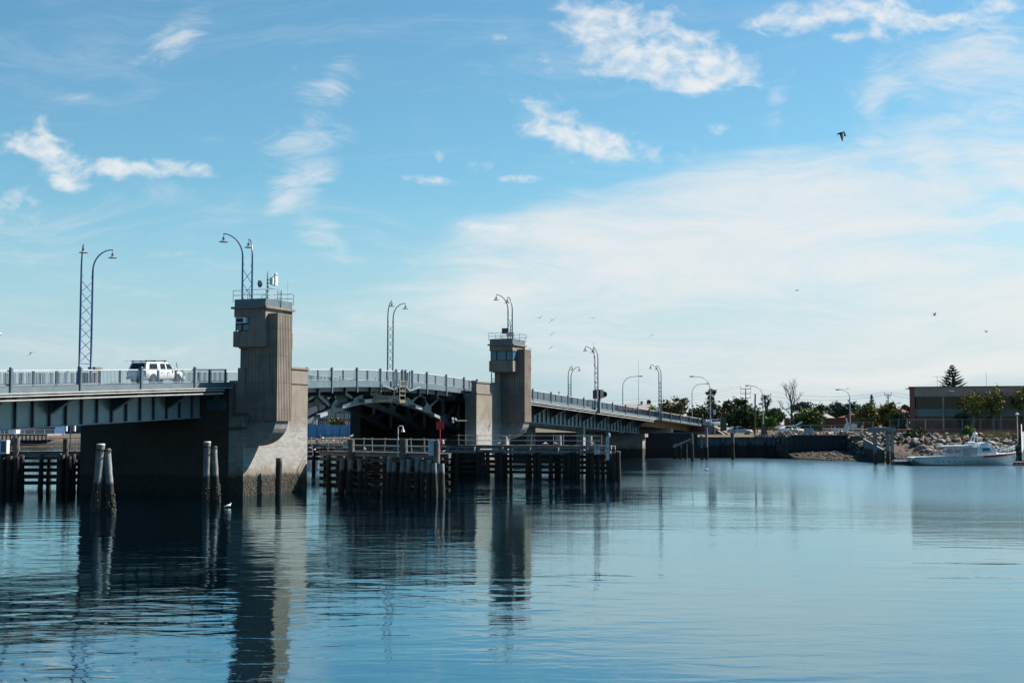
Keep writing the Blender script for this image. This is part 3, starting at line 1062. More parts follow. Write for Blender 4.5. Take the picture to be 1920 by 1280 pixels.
    mb.box((mir(c0 + .08, far), cw0 + .08, z1 + .16), (mir(c1 - .08, far), cw1 - .08, z1 + .3))
    T.part('roof', mb, M['path'])
    mb = MB()
    zt = z1 + 1.42
    cs = [(c0 - .1, cw0 - .1), (c1 + .1, cw0 - .1), (c1 + .1, cw1 + .1), (c0 - .1, cw1 + .1)]
    for i in range(4):
        p, q = cs[i], cs[(i + 1) % 4]
        for zz in (zt, z1 + 1.05):
            mb.tube([(mir(p[0], far), p[1], zz), (mir(q[0], far), q[1], zz)], .022, 5)
        for t in (0, .5):
            xx, yy = p[0] + (q[0] - p[0]) * t, p[1] + (q[1] - p[1]) * t
            mb.tube([(mir(xx, far), yy, z1 + .5), (mir(xx, far), yy, zt)], .025, 5)
    T.part('roof_railing', mb, M['galv'])
    # aerial mast
    ms, mw = (86.1, 54.95) if not far else (mir(86.1, far), 55.9)
    Tm = Thing('aerial_mast', 'aerial mast with white antenna boxes and dish on the near tower roof' if not far else 'aerial mast with antenna panel and striped flag on the far tower roof', 'aerial', (ms, mw, z1 + .3), 'B', 'aerial masts on the towers')
    zt = 16.9 if not far else 16.6
    mb = MB()
    mb.tube([(ms, mw, z1 + .3), (ms, mw, zt), (ms, mw, zt + .45)], [.06, .05, .015], 7)
    for k in range(7):
        mb.cbox((ms + .05, mw, z1 + .6 + k * .28), (.16, .16, .07))
    Tm.part('pole', mb, M['galv'])
    mb = MB()
    if not far:
        mb.box((ms + .35, mw - .50, zt - .70), (ms + .68, mw - .22, zt + .02))
        mb.box((ms + .08, mw - .42, zt - .66), (ms + .30, mw - .14, zt - .1))
        mb.lathe([(.0, .0), (.1, .0), (.14, .12), (.1, .2), (0, .22)], (ms + .5, mw - .4, zt + .05), 8)
        Tm.part('antenna_box', mb, M['white'])
        mb = MB()
        mb.lathe([(0, 0), (.22, .04), (.3, .16), (.28, .16), (.2, .06)], (ms - .3, mw + .35, zt - .6), 12, 'Y')
        Tm.part('dish', mb, M['steel_dark'])
        mb = MB()
        mb.tube([(ms, mw, zt - .95), (ms + .3, mw - .5, zt - 1.0), (ms + 1.2, mw - .55, zt - 1.05)], .03, 5)
        mb.tube([(ms + .9, mw - .3, z1 - .3), (ms + .8, mw - .45, zt - 1.0)], .03, 5)
        mb.tube([(ms + 1.15, mw - .5, z1 - .3), (ms + 1.15, mw - .55, zt - 1.0)], .035, 5)
        mb.tube([(ms + .1, mw, zt - 2.1), (ms + 1.4, mw - .4, zt - 2.15), (ms + 2.6, mw - .4, zt - 2.2)], .04, 5)
        mb.tube([(ms + 2.3, mw - .4, z1 + .6), (ms + 2.3, mw - .4, zt - .2)], .012, 4)
        Tm.part('bracket', mb, M['galv'])
    else:
        mb.box((ms - .06, mw + .25, zt - .75), (ms + .0, mw + 1.05, zt - .1))
        Tm.part('antenna_panel', mb, M['steel_dark'])
        mb = MB()
        for i in range(8):
            for j in range(4):
                pass
        vs = [(ms - .1 - .02 * math.sin(i * 1.3), mw + .45 - i * .11, zt - .62 - j * .09 - .03 * i * 0) for i in range(9) for j in range(6)]
        fs = [(i * 6 + j, i * 6 + j + 1, i * 6 + j + 7, i * 6 + j + 6) for i in range(8) for j in range(5)]
        mb.add(vs, fs, True)
        fm, N, bb = new_mat('striped_flag_cloth')
        sp = N.n('ShaderNodeSeparateXYZ')
        N.put(sp.inputs[0], N.n('ShaderNodeNewGeometry').outputs['Position'])
        k = N.step(N.math('FRACT', N.math('MULTIPLY', sp.outputs[2], 5.5)), .48, .52)
        N.put(bb.inputs['Base Color'], N.mix(k, (.65, .62, .65), (.42, .08, .12)))
        bb.inputs['Roughness'].default_value = .8
        Tm.part('flag', mb, fm)
        mb = MB()
        mb.tube([(ms, mw, zt - 1.15), (ms, mw + 1.4, zt - 1.15), (ms, mw + 1.4, z1 + .4)], .025, 5)
        mb.tube([(ms, mw + 1.15, zt - 1.15), (ms, mw + 1.2, z1 + .4)], .025, 5)
        Tm.part('bracket', mb, M['galv'])


# ---------------------------------------------------------------- twin lattice lamps
def twin_lamp(label, s, near, mat, tall=11.8, gap=1.35, top=None, wl=None):
    wl = wl if wl is not None else (57.55 if near else 69.7)
    z0 = zr(s) - (1.6 if near else 1.0)
    T = Thing('twin_street_lamp', label, 'street lamp', (s, wl, z0), 'B', 'twin lattice lamps along the bridge')
    if top:
        tall = on_w(top[0], top[1], wl)[1] - z0
    arch = tall - 1.75
    sgn = 1 if near else -1          # towards the road
    for j, ds in enumerate((-gap / 2, gap / 2)):
        dirv = Vector((-1 if j == 0 else 1, sgn, 0)).normalized()
        x0 = Vector((s + ds, wl, z0))
        pts = [x0, x0 + Vector((0, 0, 1.35)), x0 + Vector((0, 0, 1.4)), x0 + Vector((0, 0, arch * .6)), x0 + Vector((0, 0, arch))]
        rad = [.13, .13, .085, .08, .07]
        for k in range(1, 9):
            g = R(90) * k / 8
            pts.append(x0 + dirv * (1.5 * (1 - math.cos(g))) + Vector((0, 0, arch + 1.75 * math.sin(g))))
            rad.append(.065 - .003 * k)
        mb = MB()
        mb.tube(pts, rad, 8)
        pole = T.part('pole', mb, mat)
        e = pts[-1]
        mb = MB()
        mb.tube([e + Vector((0, 0, .03)), e - Vector((0, 0, .36))], .025, 6)
        mb.lathe([(.0, .0), (.09, -.0), (.12, -.12), (.09, -.2), (.16, -.26), (.36, -.36), (.35, -.38), (.1, -.34), (0, -.34)], e - Vector((0, 0, .28)), 12)
        T.part('lamp_shade', mb, M['lamp_shade'], pole)
        mb = MB()
        mb.lathe([(.0, .12), (.08, .08), (.1, 0), (.0, -.06)], e - Vector((0, 0, .64)), 8)
        T.part('bulb', mb, M['white'], pole)
    mb = MB()
    n = 7
    zz0, zz1 = z0 + 1.7, z0 + arch - .9
    hh = (zz1 - zz0) / n
    for k in range(n):
        for (a, b) in ((-1, 1), (1, -1)):
            mb.bar((s + a * gap / 2, wl, zz0 + k * hh), (s + b * gap / 2, wl, zz0 + (k + 1) * hh), .035, .035)
        mb.cbox((s, wl, zz0 + (k + .5) * hh), (.1, .05, .1))
    mb.bar((s - gap / 2, wl, zz0 - .1), (s + gap / 2, wl, zz0 - .1), .05, .05)
    for a in (-1, 1):
        mb.tube([(s + a * (gap / 2 - .2 * q), wl, zz1 + .25 + .18 * p) for (q, p) in ((.2, 1), (1, 1), (1, 0), (.4, 0), (.4, .5))], .015, 4)
    T.part('lattice', mb, mat)
    return T


def s_of(x, wl):
    return on_w(x, 720, wl)[0]


twin_lamp('deep blue twin lattice lamp behind the railing left of the white four wheel drive', s_of(159, 69.7), False, M['lamp_blue'], top=(160, 464))
twin_lamp('deep blue twin lattice lamp standing against the near control tower', s_of(452, 57.35) + .68, True, M['lamp_blue'], top=(455, 440), wl=57.35)
twin_lamp('slender twin lattice lamp behind the arched span railing', s_of(731.5, 69.7), False, M['lamp_teal'], top=(733, 567))
twin_lamp('twin lattice lamp rising behind the roof of the far tower', s_of(956.5, 57.6), True, M['lamp_teal'], top=(956, 554), wl=57.6)
twin_lamp('twin lattice lamp on the far side of the sloping span', s_of(1068, 69.7), False, M['lamp_teal'], top=(1068, 687))
twin_lamp('twin lattice lamp beside the raised boom gate and black signal disc', s_of(1119, 57.5), True, M['lamp_teal'], top=(1117, 650))
twin_lamp('last twin lattice lamp near the shore end of the sloping span', s_of(1238, 57.5), True, M['lamp_teal'], top=(1236, 684))
twin_lamp('partly hidden twin lattice lamp showing under the far tower cabin', s_of(925, 69.7), False, M['lamp_teal'], tall=6.4)

# ================================================================ fender jetties, piles and marks
def pile_mesh(p, q, r0, r1, seed=0, cap=True):
    """one driven timber pile from top p to foot q, knobbly where it is grown over"""
    rng = random.Random(seed)
    p, q = Vector(p), Vector(q)
    n = 14
    pts, rad = [], []
    for i in range(n + 1):
        t = i / n
        c = p.lerp(q, t)
        k = 1.0
        if c.z < 1.2:
            k = 1.06 + rng.uniform(-.08, .12)
        pts.append(c + Vector((rng.uniform(-.012, .012), rng.uniform(-.012, .012), 0)))
        rad.append((r0 + (r1 - r0) * t) * k)
    mb = MB()
    mb.tube(pts, rad, 10)
    return mb


def wet(s, w, z):
    return (s, w, z)


M['crust'] = surf('barnacle_crust', (.17, .15, .12), (.05, .042, .03), 3, .9)
M['rusty'] = surf('rusty_iron', (.10, .06, .04), (.05, .035, .03), 3, .8)
# front dolphins: two raking piles each, leaning together
for k, (y0, D, pl, lbl) in enumerate(((834, 81.5, ((189, 181), (200.5, 212.5)), 'leaning pair of pale topped timber piles, the left pair in the water under the girder'),
                                      (829.5, 94.0, ((388.5, 388.5), (400.5, 409)), 'leaning pair of pale topped timber piles just left of the near tower pier'))):
    c0 = at_depth((pl[0][0] + pl[1][0]) / 2, y0, D)
    T = Thing('pile_dolphin', lbl, 'mooring piles', (c0.x, D, -1), 'W', 'front pile dolphins')
    for j, (xt, xb) in enumerate(pl):
        top = at_depth(xt, y0 + 7 * j, D + .25 * j)
        foot = at_depth(xb, 795, D + .3 * j)
        foot.z = 0
        T.part('pile', pile_mesh(top, top + (foot - top) * 1.35, .25 - .03 * j, .25 - .01 * j, 10 * k + j), M['timber_pale'])
    mb = MB()
    rb = random.Random(90 + k)
    for j, (xt, xb) in enumerate(pl):
        foot = at_depth(xb, 795, D + .3 * j)
        top = at_depth(xt, y0 + 1.5 * j, D + .12 * j)
        foot.z = 0
        for i in range(110):
            zz = rb.uniform(-.1, 1.35) * rb.uniform(.4, 1)
            c_ = foot.lerp(top, zz / top.z)
            g_ = rb.uniform(0, 6.28)
            q_ = rb.uniform(.03, .085)
            mb.blob((c_.x + .255 * math.cos(g_), c_.y + .255 * math.sin(g_), zz), q_, i % 30, .5, 1)
    T.part('barnacle_crust', mb, M['crust'], kind='stuff')
    for j, (xt, xb) in enumerate(pl):
        foot = at_depth(xb, 795, D + .3 * j)
        top = at_depth(xt, y0 + 1.5 * j, D + .12 * j)
        foot.z = 0
        c_ = foot.lerp(top, .93)
        T.part('iron_band', MB().lathe([(.262, -.06), (.268, -.05), (.268, .05), (.262, .06)], c_, 12), M['rusty'])
    mb = MB()
    c1 = at_depth(pl[0][0], y0, D)
    mb.lathe([(0, .04), (.24, .04), (.27, 0), (.26, -.05), (.0, -.05)], (c1.x, D, c1.z + .04), 12)
    T.part('cap', mb, M['white'])
mb = MB()
rb = random.Random(6)
for i in range(900):
    zz = 1.25 * rb.random() ** .8 + .05 * math.sin(i)
    mb.blob((rb.uniform(85.3, 94.7), 56.39, zz), rb.uniform(.035, .10), i % 40, .5, 1, (1, .5, 1))
solo('oyster_crust', mb, M['crust'], 'rough brown band of oysters along the waterline of the sunlit pier face', 'oysters', (90, 56.3, 0), 'B', kind='stuff')
s_, z_ = on_w(523, 858, 55.3)
solo('mooring_pile', pile_mesh((s_, 55.3, z_), (s_, 55.3, -1.5), .24, .27, 3), M['timber'], 'single dark upright pile in front of the sunlit pier face', 'mooring pile', (s_, 55.3, -1.5), 'B')


def handrail(T, line, tops, posts, dz=1.08, par=None):
    """pipe handrail along plan points line with leaning posts"""
    mb = MB()
    for h in (dz, dz * .52):
        mb.tube([(p[0], p[1], p[2] + h) for p in line], .028, 5)
    h = T.part('handrail', mb, M['rope'], par)
    for i, p in enumerate(posts):
        q = MB()
        q.tube([(p[0], p[1], p[2] - .35), (p[0] + p[3], p[1] + p[4], p[2] + dz + .06)], .035, 6)
        q.lathe([(0, .05), (.05, 0), (0, -.05)], (p[0] + p[3], p[1] + p[4], p[2] + dz + .08), 6)
        T.part('handrail_post', q, M['rope'], h)


def jetty(label, A, B, zt, n, wales, seed, deck_w=1.5, back=1.5, piles=True, rail=True, hr=None):
    rng = random.Random(seed)
    a, b = Vector((A[0], A[1], 0)), Vector((B[0], B[1], 0))
    d = (b - a).normalized()
    nn = Vector((-d.y, d.x, 0)) * (1 if hr is None else hr)
    T = Thing('fender_jetty', label, 'jetty', (A[0], A[1], -1), 'B', 'timber fender jetties at the bridge opening')
    L = (b - a).length
    up = Vector((0, 0, 1))

    def beam(t0, t1, off, z, w_, h_, name, mat, jit=.02):
        mb = MB()
        p = a + d * t0 + nn * off + up * (z + rng.uniform(-jit, jit))
        q = a + d * t1 + nn * off + up * (z + rng.uniform(-jit, jit))
        mb.bar(p, q, w_, h_)
        T.part(name, mb, mat)
    for off in (0.0, back):
        for z in wales:
            t = 0
            while t < L:
                t1 = min(L, t + rng.uniform(4.5, 7))
                if L - t1 < 1.5:
                    t1 = L
                beam(t, t1, off - .02, z, .18, .26 + rng.uniform(-.02, .05), 'wale', M['timber'])
                t = t1 + .01
    beam(0, L, 0.02, zt - .16, .26, .34, 'cap_beam', M['timber_pale'])
    beam(0, L, back, zt - .16, .26, .34, 'cap_beam', M['timber_pale'])
    mb = MB()
    k = int(L / .24)
    for i in range(k):
        p = a + d * (L * (i + .5) / k)
        z = zt + .03 + rng.uniform(-.012, .012)
        mb.bar(p + nn * (-.25) + up * z, p + nn * (back + .25) + up * z, L / k - .02, .06)
    T.part('decking', mb, M['deck'])
    for i in range(n):
        for off in (-.22, back + .22):
            t = L * (i + .5 + rng.uniform(-.1, .1)) / n
            p = a + d * t + nn * off
            T.part('pile', pile_mesh(p + up * (zt - .35 + rng.uniform(-.1, .25)), p + up * -1.5 + d * rng.uniform(-.15, .15), .19, .22, seed * 50 + i), M['timber'])
    return T, a, d, nn, L


WAL = (0.45, 1.0, 1.55, 2.1, 2.62)
ZT = 3.22
# middle jetty, from the near pier towards the camera
JA, JB = (95.5, 55.6), (90.9, 42.6)
T, ja, jd, jn, JL = jetty('timber fender jetty with handrail and notice boards reaching from the near pier', JA, JB, ZT, 6, WAL, 5, hr=1, back=1.25)


def jt(x, A=JA, a=ja, d=jd):
    q = on_line(x, A, (A[0] + d.x * 10, A[1] + d.y * 10))
    return (Vector((q[0], q[1], 0)) - a).dot(d)


def at(t, off, z):
    return ja + jd * t + jn * off + Vector((0, 0, z))


k = 0
for (x0, x1, n_, zz) in ((653, 683, 3, 2.95), (740, 778, 4, 2.85), (793, 838, 5, 2.8)):
    for i in range(n_):
        t = jt(x0 + (x1 - x0) * i / (n_ - 1))
        k += 1
        p = at(t, -.52 - random.uniform(-.05, .22), zz + random.uniform(-.3, .28))
        T.part('fender_pile', pile_mesh(p, p - Vector((random.uniform(-.2, .2), random.uniform(-.2, .2), 4.4)), random.uniform(.17, .27), .26, 300 + k), M['timber_pale'])
for x, yt_, r in ((663, 823, .30), (762, 822, .30), (823, 826, .28)):
    t = jt(x)
    z = at_depth(x, yt_, (BP(*(at(t, 0, 0)[:2]))).y).z
    p = at(t, -.28, z)
    T.part('king_pile', pile_mesh(p, p - Vector((0, 0, z + 1.5)), r, r + .03, 400 + x), M['timber'])
t = jt(840)
p = at(min(t, JL + .2), -.2, 4.5)
T.part('guard_post', MB().bar(at(min(t, JL + .1), -.3, 4.35), at(min(t, JL + .1), -.3, 2.6), .28, .22), M['timber_pale'])
line = [at(q, -.1, ZT) for q in (0.1, JL * .5, JL - .2)]
handrail(T, line, None, [tuple(at(jt(x), -.1, ZT)) + (-.05 + .1 * math.sin(x), .16 * math.cos(x * .3)) for x in (589, 616, 684, 722, 775, 799)])
handrail(T, [at(q, 1.25, ZT) for q in (0.2, JL - .4)], None, [tuple(at(q, 1.25, ZT)) + (0.03, .05) for q in (2, 5, 8, 11)])
# a low rusty ladder of steel rungs between the piles
mb = MB()
for (x0, x1) in ((686, 703), (716, 735), (780, 790)):
    for z in (2.45, 1.55, .75):
        mb.tube([at(jt(x0), -.3, z), at(jt(x1), -.3, z)], .03, 5)
T.part('tie_bar', mb, M['rope'])

# far jetty at the far tower, both sides of the bridge
FA, FB = (130.6, 57.0), (129.3, 40.9)
F, fa, fd, fn, FL = jetty('long timber fender jetty in front of the far tower carrying the speed sign', (127.9, 72.6), FB, ZT, 12, WAL, 8, hr=1)


def ft(x):
    q = on_line(x, (127.9, 72.6), FB)
    return (Vector((q[0], q[1], 0)) - fa).dot(fd)


def fat(t, off, z):
    return fa + fd * t + fn * off + Vector((0, 0, z))


handrail(F, [fat(q, -.1, ZT) for q in (ft(846), FL * .7, FL - 1.2)], None, [tuple(fat(ft(x), -.1, ZT)) + (.02 * math.sin(x), .03 * math.cos(x)) for x in (861, 874, 895, 956, 997, 1038, 1057, 1094, 1128)])
F.part('second_beam', MB().bar(fat(0, -.3, 2.62), fat(FL, -.3, 2.60), .2, .36), M['timber_pale'])
for i in range(10):
    p = fat(FL * (i + .4) / 10.2, -.32, 0)
    F.part('block', MB().bar(p + Vector((0, 0, 2.4)), p + Vector((0, 0, 3.1)), .2, .42 + .2 * (i % 3)), M['timber_pale'])
for k, (x, n_) in enumerate(((1010, 2), (1065, 4), (1148, 3), (905, 3), (938, 2), (1108, 2))):
    for i in range(n_):
        p = fat(ft(x) + i * .48 - .2, -.5 - .12 * (i % 2), 2.5 + .12 * (i % 3))
        F.part('fender_pile', pile_mesh(p, p - Vector((0, 0, 4.2)), .22, .25, 500 + 10 * k + i), M['timber'])
for x, zt_ in ((1040, 4.35), (1098, 4.3), (938, 4.2)):
    p = fat(ft(x), 1.3, zt_)
    F.part('king_pile', pile_mesh(p, p - Vector((0, 0, 6)), .34, .36, x), M['timber_pale'])
# far arm of that fender beyond the bridge, and the one on the near pier's far side
G, ga, gd, gn, GL = jetty('distant timber fender jetty seen under the arch before the rubble shore', (130.6, 72.4), (131.5, 90.0), ZT, 6, (1.55, 2.1, 2.62), 11, hr=-1)
handrail(G, [ga + gd * q + Vector((0, 0, ZT)) for q in (.3, GL * .5, GL)], None, [tuple(ga + gd * (1.2 + 2.6 * i) + Vector((0, 0, ZT))) + (.04, .03) for i in range(6)])
G.part('king_pile', pile_mesh(ga + gd * 11.5 + Vector((0, 0, 4.3)), ga + gd * 11.5 - Vector((0, 0, 1)), .3, .32, 5), M['timber'])
H, ha, hd, hn, HL = jetty('timber fender jetty of open rails at the left behind the near pier', (92.8, 72.2), (88.0, 83.6), ZT - .1, 4, WAL, 14, hr=-1)
handrail(H, [ha + hd * q + Vector((0, 0, ZT)) for q in (.3, HL * .5, HL)], None, [tuple(ha + hd * (1.0 + 2.1 * i) + Vector((0, 0, ZT))) + (.02, .02) for i in range(4)])


def ht(x):
    q = on_line(x, (92.8, 72.2), (88.0, 83.6))
    return (Vector((q[0], q[1], 0)) - ha).dot(hd)


k = 0
for (x0, x1, n_, zz) in ((6, 46, 7, 2.75), (117, 142, 5, 2.9)):
    for i in range(n_):
        t = ht(x0 + (x1 - x0) * i / (n_ - 1))
        k += 1
        p = ha + hd * t + hn * (-.5 - .25 * (i % 2)) + Vector((0, 0, zz + random.uniform(-.15, .15)))
        H.part('fender_pile', pile_mesh(p, p - Vector((0, 0, 4.4)), .24, .27, 700 + k), M['timber'])
for x, zt_, r in ((33, 4.35, .30), (126, 4.25, .26)):
    p = ha + hd * ht(x) + hn * -.2 + Vector((0, 0, zt_))
    H.part('king_pile', pile_mesh(p, p - Vector((0, 0, 6)), r, r + .04, x), M['timber'])
p = ha + hd * ht(8) + hn * -.3
H.part('raking_strut', MB().bar(p + Vector((0, 0, 2.6)), p + hd * -1.1 + Vector((0, 0, 4.6)), .16, .2), M['timber'])
p = ha + hd * ht(17) + hn * -.6 + Vector((0, 0, 3.0))
T = Thing('notice_box', 'white framed blue box on the left jetty pile cluster', 'notice box', tuple(p), 'B')
T.part('frame', MB().box(p + Vector((-.3, -.35, 0)), p + Vector((.1, .35, 1.15))), M['white'])
M['blue'] = surf('blue_sheeting', (.035, .13, .30), (.03, .10, .24), .6, .6, streak=.3)
T.part('panel', MB().box(p + Vector((-.32, -.26, .12)), p + Vector((-.303, .26, 1.03))), M['blue'])
# twin floodlights on a short mast behind the left jetty
p = ha + hd * ht(129) + hn * .5 + Vector((0, 0, ZT))
T = Thing('floodlight_mast', 'short mast with two tilted white floodlights at the left jetty', 'floodlight', tuple(p), 'B')
T.part('pole', MB().tube([p, p + Vector((0, 0, 2.1))], .06, 6).tube([p + Vector((0, -.5, 1.5)), p + Vector((0, .5, 1.5))], .04, 5), M['steel_dark'])
for sg in (-1, 1):
    T.part('floodlight', MB().cbox(p + Vector((-.05, sg * .45, 1.95)), (.14, .22, .55)), M['white'])


# ---------------------------------------------------------------- boards and marks on the jetties
def facing(name, label, cat, x, y0, y1, wpx, base, mats, lines=None, group=None, frame_mat=None, thick=.05):
    """an upright board turned to the camera; base = a bridge-frame point on it"""
    c = BP(base[0], base[1])
    z1, z0 = at_depth(x, y0, c.y).z, at_depth(x, y1, c.y).z
    wd = wpx * c.y / FPX
    T = Thing(name, label, cat, (0, 0, 0), 'W', group, rotz=math.atan2(-c.x, c.y) * .6, loc=(c.x, c.y, z0))
    h = z1 - z0
    T.part('board', MB().box((-wd / 2, 0, 0), (wd / 2, thick, h)), mats)
    for (u0, u1, v0, v1, m) in lines or []:
        T.part('lettering', MB().box((wd * (u0 - .5), -.006, h * v0), (wd * (u1 - .5), -.0005, h * v1)), m)
    return T, wd, h


def words_bar(rows, ink, seed=1):
    """illegible small print: broken word-length bars"""
    rng = random.Random(seed)
    out = []
    for (v0, v1, u0, u1, n) in rows:
        u = u0
        for i in range(n):
            wv = (u1 - u0) / n
            out.append((u, min(u + wv * rng.uniform(.6, .9), u1), v0, v1, ink))
            u += wv
    return out


M['ink_soft'] = surf('faded_sign_ink', (.22, .25, .30), (.18, .21, .26), 1, .6)
t = jt(821.5)
B1, wd, h = facing('notice_board', 'tall white notice board with lines of small print on the jetty end', 'sign', 821.5, 824.5, 853, 15, at(t, -.62, 0), M['white_sign'],
                   words_bar([(.83, .89, .18, .85, 3), (.72, .78, .14, .88, 4), (.60, .645, .22, .80, 4), (.49, .525, .16, .86, 4), (.40, .435, .15, .84, 3), (.28, .315, .16, .86, 4), (.19, .225, .16, .74, 3), (.09, .125, .12, .72, 4)], M['ink_soft'], 3))
t = jt(661.5)
B2, wd, h = facing('notice_board', 'small grey bordered notice board with two bold lines under a gull', 'sign', 661.5, 828, 840, 13.5, at(t, -.66, 0), M['white_sign'],
                   words_bar([(.72, .86, .1, .82, 3), (.45, .60, .1, .88, 3)], M['ink'], 4))
t = ft(1123)
B3, wd, h = facing('speed_sign', 'white speed sign with a red ringed number four on the far jetty', 'sign', 1123.2, 833, 851, 10.5, fat(t, -.75, 0), M['white_sign'])
mb = MB()
cz, rr = h * .66, wd * .42
mb.add([(rr * k_ * math.cos(R(a)), -.008, cz + rr * k_ * math.sin(R(a))) for a in range(0, 360, 12) for k_ in (.74, 1.0)],
       [(2 * i, 2 * i + 1, (2 * i + 3) % 60, (2 * i + 2) % 60) for i in range(30)])
B3.part('ring', mb, surf('sign_ring', (.22, .03, .07), (.16, .025, .06), 2, .5))
for body, sz, zz in (('4', wd * .78, cz), ('KNOTS', wd * .27, h * .17)):
    vs, fs = text_mesh(body, sz)
    B3.part('lettering', MB().add([(v.x, -.012 - v.z * .3, zz + v.y) for v in vs], fs), M['ink'])
t = ft(1144)
c_ = fat(t, -1.0, 0)
B4, wd, h = facing('tide_gauge', 'white tide gauge board with dark marks at the far jetty end', 'gauge', 1144, 819, 862, 5.8, c_, M['white_sign'],
                   [(.3, .95, .93 - .012, .93, M['ink']), (.38, .52, .74, .86, M['ink']), (.34, .56, .74, .76, M['ink']), (.3, .5, .46, .52, M['ink']), (.55, .66, .44, .54, M['ink']), (.36, .6, .37, .385, M['ink']), (.36, .6, .33, .345, M['ink']), (.36, .6, .28, .30, M['ink'])] + [(.85, 1.0, .04 + .06 * i, .05 + .06 * i, M['ink']) for i in range(15)])
# red square day mark
t = jt(815)
c = BP(*at(t, .6, 0)[:2])
z0 = ZT
T = Thing('red_daymark', 'red square board on a thin red post above the notice board', 'channel mark', (0, 0, 0), 'W', None, rotz=0, loc=(c.x, c.y, z0))
zb_, zt_ = at_depth(815.5, 805, c.y).z - z0, at_depth(815.5, 790, c.y).z - z0
T.part('post', MB().tube([(0, .06, -.2), (0, .06, zt_ + .2)], .035, 6), M['red'])
T.part('board', MB().box((-.31, 0, zb_), (.31, .03, zt_)), M['red'])
lan = T.part('lantern', MB().lathe([(0, 0), (.09, 0), (.1, .1), (.07, .3), (0, .34)], (.22, .06, .75), 8), M['white'])
T.part('bracket', MB().bar((0, .06, .45), (.22, .06, .75), .05, .06), M['red'], lan)
# green triangle mark
t = ft(1139)
c = BP(*fat(t, -.2, 0)[:2])
T = Thing('green_mark', 'green triangle topped post beside the tide gauge', 'channel mark', (0, 0, 0), 'W', None, rotz=0, loc=(c.x, c.y, ZT))
z1_, z2_ = at_depth(1139, 804, c.y).z - ZT, at_depth(1139, 794, c.y).z - ZT
T.part('post', MB().box((-.09, -.05, -.2), (.09, .05, z1_)), M['green'])
T.part('topmark', MB().prism([(-.2, z1_), (.2, z1_), (0, z2_)], 'Y', -.03, .03), M['green'])
T.part('lantern', MB().lathe([(0, 0), (.1, 0), (.12, .15), (.08, .35), (0, .4)], (.22, 0, z1_ * .55), 8), M['white'])
# hooded white lamp on the jetty king pile
t = jt(757)
c = BP(*at(t, -.6, 0)[:2])
z0 = at_depth(757, 826, c.y).z
zt_ = at_depth(757, 798.5, c.y).z - z0
T = Thing('hooded_lamp', 'white gooseneck lamp with hooded head on the middle jetty', 'lamp', (0, 0, 0), 'W', None, rotz=0, loc=(c.x, c.y, z0))
T.part('pole', MB().tube([(0, 0, -1.2), (0, 0, zt_ - .12), (.04, 0, zt_ - .03), (.12, 0, zt_), (.32, 0, zt_), (.37, 0, zt_ - .06), (.37, 0, zt_ - .14)], .04, 7), M['white'])
T.part('lamp_head', MB().lathe([(0, 0), (.06, -.02), (.08, -.14), (.16, -.32), (.14, -.34), (.0, -.3)], (.37, 0, zt_ - .12), 10), M['white'])
# white lamp on the far pier wall
p = on_w(856, 788, 57.0)
T = Thing('wall_lamp', 'small white cluster lamp on the dark wall under the arch', 'lamp', (p[0], 57.0, p[1]), 'B')
q = Vector((min(p[0], 129.2), 57.2, p[1]))
for k_, (a_, b_) in enumerate(((-.18, .1), (.16, .16), (.12, -.16))):
    T.part('lamp_head', MB().lathe([(0, .16), (.12, .1), (.15, 0), (.1, -.12), (0, -.14)], q + Vector((-.25, a_, b_)), 8), M['white'])
T.part('bracket', MB().bar(q + Vector((-.25, 0, 0)), Vector((130.3, 57.2, p[1])), .05, .05), M['galv'])

# ---------------------------------------------------------------- boom gate and signal by the sloping span
s_ = s_of(1119, 57.5)
zb_ = zr(s_) - 1.5
T = Thing('boom_gate', 'raised striped boom gate pole beside the lattice lamp', 'boom gate', (s_ - 1.0, 57.3, zb_), 'B')
T.part('housing', MB().box((s_ - 1.5, 57.0, zb_ + 1.7), (s_ - .7, 57.6, zb_ + 2.9)), M['steel_dark'])
zt_ = on_w(1111, 641, 57.3)[1]
pp = MB().tube([(s_ - 1.1, 57.3, zb_ + 1.7), (s_ - 1.9, 57.3, zt_)], [.07, .03], 6)
boom = T.part('boom', pp, M['white'])
for i in range(6):
    a = Vector((s_ - 1.1, 57.3, zb_ + 1.7)).lerp(Vector((s_ - 1.9, 57.3, zt_)), .12 + i * .15)
    b = Vector((s_ - 1.1, 57.3, zb_ + 1.7)).lerp(Vector((s_ - 1.9, 57.3, zt_)), .17 + i * .15)
    T.part('stripe', MB().tube([a, b], .078 - .006 * i, 6), M['red'], boom)
T = Thing('bridge_signal', 'black round signal disc on a bracket beside the boom gate', 'signal', (s_ + .9, 57.3, zb_), 'B')
T.part('post', MB().box((s_ - .1, 57.0, zb_ - .3), (s_ + .25, 57.4, zb_ + 2.4)), M['rail'])
T.part('signal_box', MB().box((s_ - .6, 56.8, zb_ + 1.8), (s_ + .9, 57.5, zb_ + 3.0)), M['black'])
zc = on_w(1129.5, 739, 57.3)
T.part('disc', MB().lathe([(0, -.06), (.40, -.05), (.42, 0), (.40, .05), (0, .06)], (zc[0], 57.0, zc[1]), 16, 'X'), M['black'])
T.part('bracket', MB().bar((s_ + .3, 57.3, zc[1]), (zc[0], 57.1, zc[1]), .06, .06), M['black'])
# small dark bird perched on the handrail of the sloping span is built with the birds

# ================================================================ far shore
def left_prof(Ys, top=3.0):
    return [(Ys - 9, -1.3), (Ys, .02), (Ys + 6, .6), (Ys + 12, 1.3), (Ys + 18, 2.3), (Ys + 23, top - .1), (Ys + 60, top), (Ys + 150, top + .2), (1000, top + .4), (9000, top + 1)]


